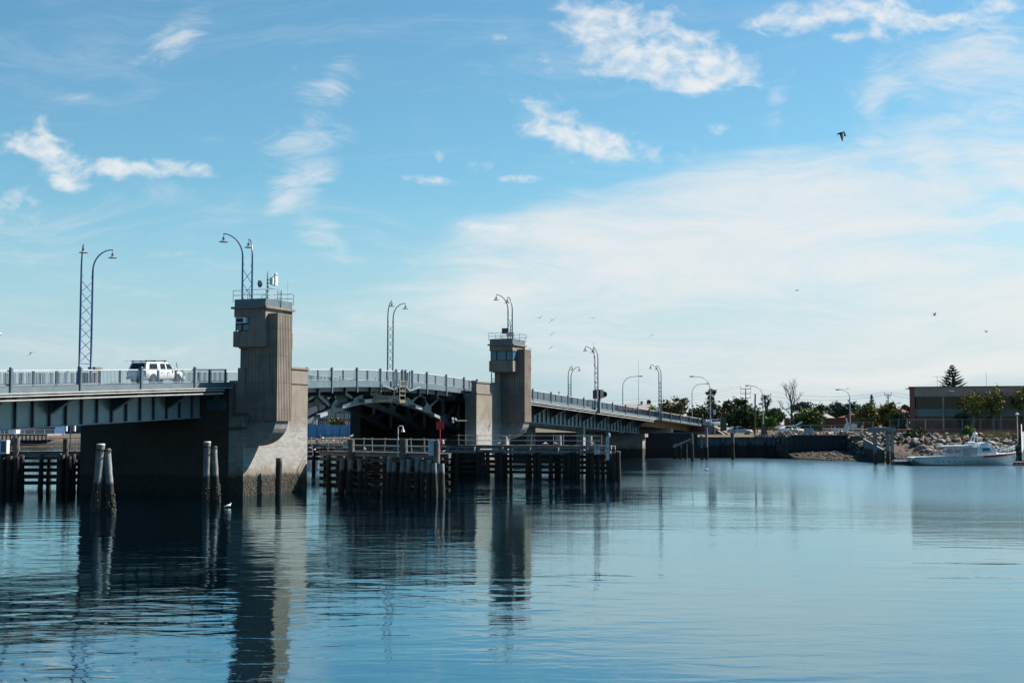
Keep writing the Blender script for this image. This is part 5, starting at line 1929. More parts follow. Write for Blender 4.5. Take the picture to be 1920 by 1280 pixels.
tree('bushy_tree', 'olive green tree right of the second street lamp', 1451, 761, 275, 17, M['leaf_mid'], n=1500, ybot=806, clumps=18, group=G1)
tree('shrub', 'small sunlit shrub at the foot of the olive green tree', 1442, 778, 262, 11, M['leaf_bright'], n=700, ybot=806, group=G1, cat='shrub', clumps=10)
tree('flat_topped_tree', 'grey green flat topped tree right of the bare tree', 1506, 751, 330, 18, M['leaf_blue'], n=700, ybot=775, flat=.5, group=G1, leaf=.42)
tree('bushy_tree', 'olive tree at the foot of the bare tree', 1502, 769, 262, 15, M['leaf_olive'], n=1200, ybot=806, clumps=16, group=G1)
tree('round_tree', 'rounded bright green tree left of the red brick wall', 1523, 767, 258, 21, M['leaf_mid'], n=2200, ybot=806, clumps=24, group=G1, leaf=.36)
tree('bushy_tree', 'dark green tree behind the chimney stacks', 1545, 760, 350, 16, M['leaf_dark'], n=1100, ybot=786, group=G1)
tree('bushy_tree', 'grey green tall tree left of the red roofed house', 1570, 753, 380, 14, M['leaf_blue'], n=900, ybot=785, group=G1, leaf=.5)
tree('bushy_tree', 'blue green tree behind the third street lamp', 1592, 755, 380, 18, M['leaf_blue'], n=1100, ybot=785, group=G1, leaf=.5)
tree('bushy_tree', 'mid green tree between the third street lamp and the small pine', 1615, 762, 360, 16, M['leaf_mid'], n=900, ybot=788, group=G1, leaf=.5)
tree('bushy_tree', 'dark olive tree behind the barred gate panel', 1632, 758, 262, 20, M['leaf_olive'], n=2000, ybot=806, clumps=22, group=G1)
tree('bushy_tree', 'dark pointed tree left of the office building', 1669, 753, 250, 18, M['leaf_olive'], n=2000, ybot=806, clumps=22, group=G1)
tree('shrub', 'low dark shrub against the office building end wall', 1692, 772, 242, 13, M['leaf_dark'], n=900, ybot=806, group=G1, cat='shrub')
tree('round_tree', 'small round dark tree touching the office building roofline', 1697, 757, 380, 8, M['leaf_dark'], n=600, ybot=778, group=G1, leaf=.5)
tree('gum_tree', 'yellow green gum with a forked pale trunk before the office windows', 1824, 731, 205.8, 26, M['leaf_gum'], bark='gum_bark', n=620, ybot=782, clumps=26, group=G1, leaf=.26, trunk_r=.19, sparse=.55, lean=.05)
tree('gum_tree', 'taller yellow green gum right of the forked one', 1862, 724, 206.2, 22, M['leaf_gum'], bark='gum_bark', n=680, ybot=788, clumps=26, group=G1, leaf=.26, trunk_r=.2, sparse=.6)
tree('gum_tree', 'gum tree cut by the right edge of the picture', 1922, 723, 205.5, 20, M['leaf_gum'], bark='gum_bark', n=600, ybot=775, clumps=24, group=G1, leaf=.26, trunk_r=.18, sparse=.6)
tree('shrub', 'grey twiggy shrub below the forked gum', 1806, 772, 206.6, 14, M['leaf_brown'], n=500, ybot=806, group=G1, cat='shrub', leaf=.22, sparse=.6)
tree('shrub', 'bright green round bush on the bank below the gums', 1817, 799, 201.5, 12, M['leaf_bright'], n=900, ybot=818, group=G1, cat='shrub', leaf=.2, clumps=14)
tree('shrub', 'dark green straggling shrub over the red wall', 1718, 805, 202.2, 20, M['leaf_dark'], n=1300, ybot=822, group=G1, cat='shrub', leaf=.22, clumps=22)
for (x, hw, y0, n_, lbl) in ((1872, 30, 803, 2600, 'tall tuft of dry straw grass on the bank left of the gangway'), (1782, 22, 806, 900, 'thin dry straw grass on the bank below the fence')):
    rng = random.Random(x)
    mb = MB()
    for i in range(n_):
        X = at_depth(x + rng.gauss(0, hw * .5), 800, 201.5).x
        Y = rng.uniform(199.5, 203)
        z = gz(X, Y)
        h = rng.uniform(.5, 1.0) * (1.15 if n_ > 1000 else .8)
        d = Vector((rng.gauss(0, .3), rng.gauss(0, .3), 1)) * h
        mb.add([(X - .035, Y, z), (X + .035, Y, z), (X + d.x, Y + d.y, z + d.z)], [(0, 1, 2)])
    solo('dry_grass', mb, M['straw'], lbl, 'grass', (0, 0, 0), kind='stuff')


def bare_tree(label, x, ytop, Y, spread):
    rng = random.Random(5)
    X = at_depth(x, 795, Y).x
    zg = gz(X, Y)
    H = at_depth(x, ytop, Y).z - zg
    T = Thing('bare_tree', label, 'tree', (X, Y, zg))
    trunk, br, tw = MB(), MB(), MB()
    trunk.tube([(X, Y, zg - .3), (X + .1, Y, zg + H * .3), (X - .05, Y, zg + H * .55)], [.34, .24, .16], 8)

    def grow(p, d, L, r, lvl):
        m_ = p + d * L * .5 + Vector((rng.uniform(-.1, .1), rng.uniform(-.1, .1), .05)) * L
        q = p + d * L
        (br if lvl < 2 else tw).tube([p, m_, q], [r, r * .8, r * .55], 5 if lvl < 2 else 4)
        if lvl >= 4:
            return
        for i in range(3 if lvl < 3 else 3):
            nd = (d + Vector((rng.uniform(-.75, .75), rng.uniform(-.7, .7), rng.uniform(-.05, .55)))).normalized()
            grow(p.lerp(q, rng.uniform(.45, 1)), nd, L * rng.uniform(.55, .8), r * .52, lvl + 1)
    base = Vector((X, Y, zg))
    for (h, dx_, dz_, L) in ((.3, -1, .8, .42), (.42, .55, 1, .5), (.5, -.35, 1, .5), (.55, .25, 1, .5), (.36, .9, .75, .38), (.55, -.05, 1, .5)):
        grow(base + Vector((0, 0, H * h)), Vector((dx_ * .6, rng.uniform(-.4, .4), dz_)).normalized(), H * L * .48, .12, 0)
    T.part('trunk', trunk, M['bare_bark'])
    T.part('branches', br, M['bare_bark'])
    T.part('twigs', tw, M['bare_bark'])


bare_tree('tall leafless tree with spreading grey branches above the rubble', 1484, 716, 262, 26)


def norfolk(label, x, ytop, Y, half, ybase):
    rng = random.Random(int(x))
    X = at_depth(x, 795, Y).x
    zg = gz(X, Y)
    H = at_depth(x, ytop, Y).z - zg
    zb = at_depth(x, ybase, Y).z - zg
    rx = half * Y / FPX
    T = Thing('norfolk_pine', label, 'tree', (X, Y, zg), 'W', 'norfolk pines')
    T.part('trunk', MB().tube([(X, Y, zg - .3), (X, Y, zg + H * .96)], [H * .02, .04], 7), M['trunk'])
    vs, fs = [], []
    z = zb - H * .12
    lv = 0
    while z < H * .98:
        t = (z - zb) / (H - zb)
        r = rx * max(.06, (1 - max(t, 0)) ** .75) * rng.uniform(.85, 1.1)
        nb = 7 if t < .8 else 5
        a0 = rng.uniform(0, 6)
        for k in range(nb):
            a = a0 + 6.283 * k / nb + rng.uniform(-.2, .2)
            L = r * rng.uniform(.75, 1.08)
            d = Vector((math.cos(a), math.sin(a), .22))
            m_ = int(10 + L * 12)
            for i in range(int(m_ * 1.3)):
                q = (i + .5) / (m_ * 1.3)
                p = Vector((X, Y, zg + z)) + d * L * q + Vector((0, 0, L * .22 * q * q))
                s = (.22 + .40 * math.sin(math.pi * min(1, q * 1.05))) * (H - zb) / 11
                for g in range(3):
                    u = Vector((rng.uniform(-1, 1), rng.uniform(-1, 1), rng.uniform(-.1, .6))).normalized() * s * 1.2
                    v = u.cross(d).normalized() * s * .5
                    o = len(vs)
                    vs += [p - u * .2, p + v, p + u, p - v]
                    fs.append((o, o + 1, o + 2, o + 3))
        z += H * (.046 if t < .7 else .036)
        lv += 1
    T.part('crown', MB().add(vs, fs), M['leaf_blue'])


norfolk('large tiered norfolk pine rising behind the office building roof', 1787, 684, 290, 27, 726)
norfolk('small distant norfolk pine left of the transformer pole', 1635, 739, 420, 9, 768)

# ---------------------------------------------------------------- street lamps, poles and wires beyond the bridge
def road_lamp(label, x, ytop, Y, dx_, zbase=None):
    p = at_depth(x, 795, Y)
    zg = zbase if zbase is not None else gz(p.x, Y)
    zt_ = at_depth(x, ytop, Y).z
    L = dx_ * Y / FPX
    T = Thing('curved_street_lamp', label, 'street lamp', (p.x, Y, zg), 'W', 'curved street lamps along the shore road')
    sg = 1 if L > 0 else -1
    r = min(abs(L) * .6, 2.0)
    pts = [(p.x, Y, zg), (p.x, Y, zg + 1.2), (p.x, Y, zt_ - r * 1.1)]
    for k in range(1, 8):
        g = R(90) * k / 7
        pts.append((p.x + sg * r * (1 - math.cos(g)), Y, zt_ - r * 1.1 + r * 1.05 * math.sin(g)))
    pts.append((p.x + L - sg * .5, Y, zt_))
    mb = MB()
    mb.tube(pts, [.13, .12, .09] + [.06] * 8, 7)
    T.part('pole', mb, M['galv'])
    T.part('lamp_head', MB().cbox((p.x + L - sg * .2, Y, zt_), (.85, .3, .14)).cbox((p.x + L - sg * .15, Y, zt_ - .1), (.55, .24, .08)), M['lamp_shade'])
    return T


road_lamp('curved street lamp with arm to the right beyond the sloping span', 1168, 705, 262, 35)
road_lamp('curved street lamp with arm to the right nearest the bridge end', 1298, 719, 300, 30)
L_ = road_lamp('tallest curved street lamp at the bridge end with arm to the left', 1332, 705.5, 236, -36, 5.2)
p = at_depth(1337, 772, 236)
L_.part('sign_plate', MB().box((p.x, 235.8, p.z - .45), (p.x + .5, 235.84, p.z + .4)), M['white_sign'])
road_lamp('curved street lamp above the broken brick pillar', 1431, 722.5, 246, -31)
road_lamp('curved street lamp before the red brick wall', 1594, 730, 240, -24)
road_lamp('small distant curved street lamp left of the office building', 1680, 755, 400, 8)
p = at_depth(1197, 672, 420)
solo('radio_mast', MB().tube([(p.x, 420, gz(p.x, 420)), (p.x, 420, p.z)], [.12, .03], 6), M['galv'], 'very thin tall radio mast above the pink roofed house', 'mast', (p.x, 420, gz(p.x, 420)))
p = at_depth(1416, 738, 232)
zg = gz(p.x, 232)
solo('timber_pole', MB().tube([(p.x - .15, 232, zg), (p.x, 232, p.z)], [.17, .13], 8), M['trunk'], 'plain dark topped timber pole without wires in front of the trees', 'pole', (p.x, 232, zg))
WIREP = []


def power_pole(label, x, ytop, Y, arms, trafo=False):
    p = at_depth(x, ytop, Y)
    zg = gz(p.x, Y)
    T = Thing('power_pole', label, 'power pole', (p.x, Y, zg), 'W', 'power poles beyond the trees')
    T.part('pole', MB().tube([(p.x, Y, zg), (p.x, Y, p.z)], [.25, .14], 7), M['bare_bark'])
    pts = []
    for i, (dz_, hw) in enumerate(arms):
        mb = MB().bar((p.x - hw, Y, p.z - dz_), (p.x + hw, Y, p.z - dz_), .14, .16)
        T.part('cross_arm', mb, M['steel_dark'])
        for sg in (-1, 1):
            T.part('insulator', MB().tube([(p.x + sg * hw, Y, p.z - dz_), (p.x + sg * hw, Y, p.z - dz_ + .8)], [.07, .05], 6), M['steel_dark'])
            pts.append((p.x + sg * hw, Y, p.z - dz_ + .8))
    if trafo:
        T.part('transformer', MB().lathe([(0, 0), (.7, 0), (.75, .1), (.75, 1.5), (.6, 1.7), (0, 1.75)], (p.x + 1.2, Y - .5, p.z - 4.2), 10), M['steel'])
    WIREP.append(pts)


power_pole('steel power pole with three cross arms above the tallest dark tree', 1398, 728, 400, ((.2, 1.6), (1.6, 1.5), (2.9, 1.5)))
power_pole('timber power pole with a round transformer left of the office building', 1665, 738, 380, ((.3, 1.0), (1.0, .6)), True)
far_l = [at_depth(980, y, 430) for y in (748, 759, 770, 782)]
far_r = [at_depth(2050, y, 400) for y in (745, 752, 760, 770)]
for i in range(4):
    a, b, c, d = far_l[i], Vector(WIREP[0][min(i, 5)]), Vector(WIREP[1][min(i, 3)]), far_r[i]
    mb = MB()
    for p, q in ((a, b), (b, c), (c, d)):
        pts = [p.lerp(q, t / 12) - Vector((0, 0, 2.2 * (1 - (2 * t / 12 - 1) ** 2))) for t in range(13)]
        mb.tube(pts, .022, 4, cap=False)
    solo('power_line', mb, M['steel_dark'], ['topmost', 'second', 'third', 'lowest'][i] + ' thin overhead power line strung across above the trees', 'power line', tuple(a), group='overhead power lines')

# ---------------------------------------------------------------- houses and other things beyond the shore
M['roof_pink'] = surf('faded_pink_roof', (.46, .33, .32), (.38, .27, .26), .5, .7, streak=.3)
M['roof_red'] = surf('red_tiles', (.30, .10, .07), (.22, .075, .055), .8, .8)
M['render'] = surf('pale_render', (.50, .47, .43), (.42, .40, .36), .6, .85)
M['grey_board'] = surf('grey_weatherboard', (.27, .285, .29), (.22, .235, .24), .6, .8, joints=[(2, .3, .25)])


def house(name, label, x0, x1, yr, ye, Y, roof, wall, chim=(), dep=9.0, gable=False):
    a, b = at_depth(x0, 795, Y).x, at_depth(x1, 795, Y).x
    zg = gz((a + b) / 2, Y)
    zr_, ze = at_depth(x0, yr, Y).z, at_depth(x0, ye, Y).z
    T = Thing(name, label, 'house', ((a + b) / 2, Y, zg))
    T.part('wall', MB().box((a + .4, Y + .4, zg - .2), (b - .4, Y + dep, ze)), wall)
    mid = Y + dep / 2
    mb = MB()
    in_ = 0 if gable else min(dep / 2, (b - a) / 3)
    mb.add([(a, Y, ze), (b, Y, ze), (b, Y + dep + .4, ze), (a, Y + dep + .4, ze), (a + in_, mid, zr_), (b - in_, mid, zr_)],
           [(0, 1, 5, 4), (2, 3, 4, 5), (1, 2, 5), (3, 0, 4), (3, 2, 1, 0)])
    r = T.part('roof', mb, roof)
    for (xc, yc) in chim:
        p = at_depth(xc, yc, mid)
        T.part('chimney', MB().box((p.x - .3, mid - .3, ze), (p.x + .3, mid + .3, p.z)).box((p.x - .4, mid - .4, p.z - .3), (p.x + .4, mid + .4, p.z - .15)), M['render'], r)
    for k in range(3):
        xx = a + (b - a) * (k + .7) / 3.4
        w_ = T.part('window', MB().box((xx - .5, Y + .3, zg + 1.0), (xx + .5, Y + .41, min(ze - .2, zg + 2.2))), M['white'])
        T.part('pane', MB().box((xx - .4, Y + .28, zg + 1.1), (xx + .4, Y + .31, min(ze - .3, zg + 2.1))), M['glass_dark'], w_)
    return T


house('house', 'low house with a faded pink gabled roof behind the sloping span', 1160, 1222, 757, 768.5, 370, M['roof_pink'], M['render'], ((1203, 752),), gable=True)
house('house', 'pale roofed house with twin white chimneys behind the red wall', 1532, 1568, 774, 784, 310, M['render'], M['render'], ((1546, 769), (1549.5, 769)))
house('house', 'house with red roof and one chimney right of the third street lamp', 1588, 1640, 775, 782, 330, M['roof_red'], M['brick'], ((1607, 771),))
house('house', 'small pale house glimpsed left of the office building', 1683, 1705, 764, 772, 330, M['roof_red'], M['render'], ())
house('house', 'pale house glimpsed between the dark trees at the bridge end', 1296, 1318, 768, 774, 360, M['roof_pink'], M['render'], ())
a, b = at_depth(1510, 795, 285).x, at_depth(1640, 795, 285).x
M['earth'] = surf('red_earth', (.24, .095, .06), (.18, .075, .05), .5, .95, bump=.6, bscale=1.5)
T = Thing('red_wall', 'long rough red brick wall behind the rubble and rounded tree', 'wall', (a, 285, 4))
T.part('brickwork', MB().box((a, 285, 3.4), (at_depth(1588, 795, 285).x, 285.4, at_depth(1550, 783, 285).z)).box((at_depth(1586, 795, 285).x, 284.9, 3.4), (b, 285.5, at_depth(1550, 777, 285).z)), M['earth'])
T.part('brickwork', MB().box((at_depth(1471, 795, 285).x, 285, 3.4), (at_depth(1482, 795, 285).x, 285.4, at_depth(1550, 783, 285).z)), M['earth'])
p = at_depth(1357, 781, 232)
zb2 = at_depth(1357, 799, 232).z
T = Thing('utility_cabinet', 'tall dark green cabinet on the brick slope', 'cabinet', (p.x, 232, zb2))
T.part('body', MB().box((p.x - .5, 232, zb2 - .8), (p.x + .5, 232.9, p.z)), M['green_box'])
T.part('roof_cap', MB().box((p.x - .56, 231.94, p.z), (p.x + .56, 232.96, p.z + .07)), M['green_box'])
T.part('door', MB().box((p.x - .42, 231.97, zb2 + .15), (p.x + .42, 231.998, p.z - .12)), M['green_box'])

# left background: wharf, sheds, apartment building and blue fence
wy = 313.0
za, zd = at_depth(0, 829, wy).z, at_depth(0, 813, wy).z
xw0, xw1 = at_depth(-120, 800, wy).x, at_depth(89, 800, wy).x
T = Thing('piled_wharf', 'long timber piled wharf with white railing in the distance at the left', 'wharf', (xw1, wy, 0))
T.part('decking', MB().box((xw0, wy, zd - .45), (xw1, wy + 10, zd)), M['path'])
for k in range(30):
    X = xw1 - .4 - k * .95
    T.part('pile', MB().tube([(X, wy + .3, -1), (X, wy + .3, zd - .45)], .2, 6), M['timber'])
T.part('wale', MB().box((xw0, wy + .05, 1.35), (xw1, wy + .35, 1.75)), M['timber'])
T.part('railing', MB().tube([(xw0, wy + .3, zd + 1.15), (xw1 + 4, wy + .3, zd + 1.0)], .07, 5).tube([(xw0, wy + .3, zd + .6), (xw1 + 4, wy + .3, zd + .5)], .06, 5), M['white'])
for k in range(12):
    X = xw1 + 4 - k * 2.4
    T.part('railing_post', MB().tube([(X, wy + .3, zd - .6), (X, wy + .3, zd + 1.1)], .07, 5), M['white'])
for (x0, x1, y0, y1, Y, mt, lbl) in ((-60, 30, 801, 813, 345, M['white'], 'low white shed behind the distant wharf'), (60, 103, 799, 812, 350, M['blue'], 'blue shed with dark doors behind the distant wharf'), (100, 200, 797, 812, 360, surf('slate_blue_cladding', (.10, .14, .22), (.08, .11, .18), .5, .7, streak=.3), 'slate blue warehouse behind the wharf and floodlights')):
    a, b = at_depth(x0, y0, Y), at_depth(x1, y1, Y)
    T = Thing('shed', lbl, 'shed', ((a.x + b.x) / 2, Y, 2.9))
    T.part('wall', MB().box((a.x, Y, 2.5), (b.x, Y + 12, a.z + 3)), mt)
    T.part('roof', MB().loft([[(a.x - .3, Y - .4, a.z + 3), (a.x - .3, Y + 6, a.z + 4.6), (a.x - .3, Y + 12.4, a.z + 3)], [(b.x + .3, Y - .4, a.z + 3), (b.x + .3, Y + 6, a.z + 4.6), (b.x + .3, Y + 12.4, a.z + 3)]]), M['galv'])
    for k in range(3):
        xx = a.x + (b.x - a.x) * (k + .6) / 3.4
        T.part('door', MB().box((xx - .9, Y - .06, 2.9), (xx + .9, Y - .005, 5.2)), M['steel_dark'])

ay_ = 300.0
ax0, ax1 = at_depth(594, 795, ay_).x, at_depth(668, 795, ay_).x
T = Thing('apartment_building', 'grey weatherboard apartment building with white framed windows seen under the arch', 'building', ((ax0 + ax1) / 2, ay_, 3))
zA = at_depth(600, 752, ay_).z
T.part('wall', MB().box((ax0, ay_, 2.6), (ax1, ay_ + 14, zA)), M['grey_board'])
T.part('roof', MB().loft([[(ax0 - .6, ay_ - .8, zA), (ax0 - .6, ay_ + 7, zA + 2.8), (ax0 - .6, ay_ + 15, zA)], [(ax1 + .6, ay_ - .8, zA), (ax1 + .6, ay_ + 7, zA + 2.8), (ax1 + .6, ay_ + 15, zA)]]), M['steel_dark'])
T.part('floor_band', MB().box((ax0 - .05, ay_ - .08, at_depth(600, 790, ay_).z - .12), (ax1 + .05, ay_ - .005, at_depth(600, 790, ay_).z + .12)), M['render'])
for (yt_, yb_) in ((776, 784), (791, 797), (761, 769)):
    for x in (601.5, 609, 616.5, 624, 634, 641, 650, 658):
        c_ = at_depth(x, yt_, ay_)
        zb_ = at_depth(x, yb_, ay_).z
        w_ = T.part('window', MB().box((c_.x - .28, ay_ - .09, zb_), (c_.x + .28, ay_ - .004, c_.z)), M['white'])
        T.part('pane', MB().box((c_.x - .14, ay_ - .1, zb_ + .22), (c_.x + .14, ay_ - .091, c_.z - .14)), M['glass_dark'], w_)
gx0, gx1 = at_depth(560, 795, 296).x, at_depth(593.5, 795, 296).x
T = Thing('house', 'dark grey house with small white framed window left of the apartment building', 'house', ((gx0 + gx1) / 2, 296, 3))
zE = at_depth(580, 786, 296).z
T.part('wall', MB().box((gx0, 296, 2.6), (gx1, 304, zE)), M['grey_board'])
T.part('roof', MB().loft([[(gx0 - .3, 295.6, zE), (gx0 - .3, 300, zE + 4.2), (gx0 - .3, 304.4, zE)], [(gx1 + .1, 295.6, zE), (gx1 - .5, 300, zE + 4.2), (gx1 + .1, 304.4, zE)]]), M['steel_dark'])
c_ = at_depth(588, 791, 296)
w_ = T.part('window', MB().box((c_.x - .5, 295.92, c_.z - .45), (c_.x + .5, 295.996, c_.z + .3)), M['white'])
T.part('pane', MB().box((c_.x - .35, 295.9, c_.z - .32), (c_.x - .05, 295.919, c_.z + .18)), M['glass_dark'], w_)
tree('bushy_tree', 'round bush standing in front of the grey apartment building', 634, 781, 285, 11, M['leaf_olive'], n=900, ybot=806, clumps=14, group=G1)
f0, f1 = at_depth(545, 800, 263).x, at_depth(690, 800, 263).x
T = Thing('site_hoarding', 'bright blue cloth covered site fence seen under the arch', 'fence', (f0, 263, 3))
zt_, zb_ = at_depth(600, 796.5, 263).z, at_depth(600, 808, 263).z
zb_ = min(zb_, gz(f0 + 5, 263) + .1)
M['tarp'] = surf('blue_shade_cloth', (.20, .48, .80), (.13, .37, .68), .5, .6, streak=.3)
mb = MB()
secs = []
k = 44
for i in range(k + 1):
    X = f0 + (f1 - f0) * i / k
    o = .10 * math.sin(i * 1.9) + .06 * math.sin(i * .7)
    secs.append([(X, 263 + o, zb_), (X, 263 - o * .8, (zb_ + zt_) / 2), (X, 263, zt_), (X, 263.03, zt_), (X, 263.03 - o * .8, (zb_ + zt_) / 2), (X, 263.03 + o, zb_)])
mb.loft(secs, smooth=True)
T.part('shade_cloth', mb, M['tarp'])
for i in range(10):
    X = f0 + (f1 - f0) * (i + .35) / 10
    T.part('post', MB().tube([(X, 262.8, zb_ - .3), (X, 262.8, zt_ + .25)], .05, 6), M['steel_dark'])
rng = random.Random(77)
mb = MB()
for i in range(420):
    X = rng.uniform(-47, -22)
    Y = 240 + rng.uniform(1, 22) + max(0, -36 - X) * 1.0
    q = rng.uniform(.1, .5)
    mb.cbox((X, Y, gz(X, Y) + q * .1), (q * rng.uniform(1, 2.5), q, q * .5), Euler((rng.uniform(-.4, .4), rng.uniform(-.4, .4), rng.uniform(0, 3))))
solo('rubble', mb, M['rubble'], 'scattered broken stone and brick on the shore below the blue fence', 'rubble', kind='stuff')

# ---------------------------------------------------------------- gangway, pontoon and its lamp
T = Thing('pontoon', 'low grey pontoon in the water at the right edge beside the boat', 'pontoon', (70, 178, 0))
T.part('float', MB().box((67.6, 176.6, -.3), (90, 180.2, .28)), M['steel_dark'])
T.part('decking', MB().box((67.5, 176.5, .285), (90.1, 180.3, .42)), M['deck'])
for i in range(9):
    T.part('fender', MB().lathe([(0, -.22), (.16, -.2), (.2, 0), (.16, .2), (0, .22)], (67.8 + i * .55, 176.42, .05), 8, 'X'), M['black'])
T = Thing('pontoon', 'dark floating landing stage between the concrete frame and the boat stern', 'pontoon', (54, 178.5, 0))
T.part('float', MB().box((52.0, 177.6, -.3), (57.0, 180, .42)), M['steel_dark'])
T.part('decking', MB().box((51.9, 177.5, .425), (57.1, 180.1, .55)), M['galv'])
T = Thing('gangway', 'planked gangway with white truss side climbing the bank at the right edge', 'gangway', (70, 181, .4))
g0, g1 = (69.9, 179.6, .5), (78.4, 201.5, 4.35)
T.part('decking', MB().loft([[(g0[0], g0[1], .42), (g0[0] + 2.6, g0[1], .42), (g0[0] + 2.6, g0[1], .55), (g0[0], g0[1], .55)], [(g1[0], g1[1], 4.2), (g1[0] + 2.6, g1[1], 4.2), (g1[0] + 2.6, g1[1], 4.35), (g1[0], g1[1], 4.35)]]), M['timber_pale'])
for off in (0, 2.6):
    mb = MB()
    a = Vector((g0[0] + off, g0[1], .5))
    b = Vector((g1[0] + off, g1[1], 4.3))
    for hh in (.08, 1.15):
        mb.bar(a + Vector((0, 0, hh)), b + Vector((0, 0, hh)), .1, .12)
    for i in range(13):
        p, q = a.lerp(b, i / 12), a.lerp(b, min(1, (i + 1) / 12))
        mb.bar(p + Vector((0, 0, .05)), p + Vector((0, 0, 1.15)), .07, .07)
        mb.bar(p + Vector((0, 0, .08)), q + Vector((0, 0, 1.12)), .05, .05)
    T.part('truss_side', mb, M['white'])
p = at_depth(1907, 773, 196)
zg = gz(p.x, 199)
T = Thing('post_lamp', 'white post lamp with a flat cap beside the gangway', 'lamp', (p.x, 196, 2))
T.part('pole', MB().tube([(p.x, 196, 1.6), (p.x, 196, p.z - .3)], .07, 7), M['white'])
T.part('lamp_head', MB().lathe([(0, .42), (.04, .4), (.05, .25), (.3, .14), (.28, .02), (.1, -.03), (0, -.03)], (p.x, 196, p.z - .35), 12), M['white'])

# ================================================================ vehicles
M['car_white'] = surf('white_car_paint', (1.15, 1.16, 1.17), (1.08, 1.09, 1.10), .8, .25, spec=.6)
M['car_glass'] = glass('tinted_car_glass', (.012, .016, .02), .05)
M['tail'] = surf('red_tail_light', (.30, .01, .01), (.22, .01, .01), 2, .3)
M['head'] = surf('clear_headlight', (.6, .62, .64), (.5, .52, .54), 2, .15)


def wheel(T, x, y, r, wd, side):
    mb = MB()
    mb.lathe([(r * .62, -wd / 2), (r * .96, -wd / 2), (r, -wd * .3), (r, wd * .3), (r * .96, wd / 2), (r * .62, wd / 2)], (x, y, r), 22, 'Y')
    w_ = T.part('wheel', mb, M['black'])
    mb = MB()
    o = side * wd * .46
    mb.lathe([(0, o * .7), (r * .16, o * .75), (r * .2, o * .4), (r * .58, o * .55), (r * .64, o)], (x, y, r), 20, 'Y')
    for k in range(6):
        a = k * math.pi / 3
        mb.bar((x + math.cos(a) * r * .12, y + o * .8, r + math.sin(a) * r * .12), (x + math.cos(a) * r * .6, y + o * .85, r + math.sin(a) * r * .6), r * .16, .03)
    T.part('rim', mb, M['chrome'], w_)


def hull_side(profile, half):
    """profile: list of (x, z, half-width factor) round the outline"""
    return None


# the white dual-cab four wheel drive with a canopy; local x forward, origin on the road under its middle
us, uw = 87.6, 66.3
T = Thing('white_pickup', 'white dual cab four wheel drive with rear canopy and roof rack crossing the bridge', 'car', (0, 0, 0), 'W', None, rotz=TH, loc=BP(us, uw, zr(us) - 1.118))
T.root.rotation_euler = (0, -math.atan(.041), TH)
L0, L1 = -2.62, 2.58
XS = [(-2.60, .62, 1.02, .84), (-2.52, .50, 1.10, .90), (-1.9, .46, 1.12, .93), (-1.0, .44, 1.12, .94), (0.6, .44, 1.11, .94), (1.25, .44, 1.10, .93), (1.9, .46, 1.06, .91), (2.35, .50, .98, .86), (2.56, .56, .84, .72)]
secs = []
for (x, zb_, zt_, hw) in XS:
    secs.append([(x, -hw + .06, zb_), (x, -hw, zb_ + .12), (x, -hw, zt_ - .18), (x, -hw + .05, zt_ - .04), (x, -hw + .16, zt_), (x, hw - .16, zt_), (x, hw - .05, zt_ - .04), (x, hw, zt_ - .18), (x, hw, zb_ + .12), (x, hw - .06, zb_)])
body = T.part('body', MB().loft(secs, smooth=True), M['car_white'])
G_ = [(-2.50, 1.10, .84, 1.10), (-2.20, 1.80, .72, 1.10), (-1.2, 1.83, .72, 1.10), (.35, 1.82, .71, 1.10), (.62, 1.76, .70, 1.10), (1.42, 1.12, .82, 1.10)]
secs = []
for (x, zt_, hw, zb_) in G_:
    t = max(.02, zt_ - zb_)
    secs.append([(x, -.87, zb_ - .03), (x, -hw - .03, zb_ + t * .88), (x, -hw + .08, zt_), (x, hw - .08, zt_), (x, hw + .03, zb_ + t * .88), (x, .87, zb_ - .03)])
T.part('cabin', MB().loft(secs, smooth=True), M['car_white'])


def side_pt(x, z, sg, out=.012):
    t = (z - 1.07) / (1.80 - 1.07)
    return (x, sg * (.87 + (.755 - .87) * t + out), z)


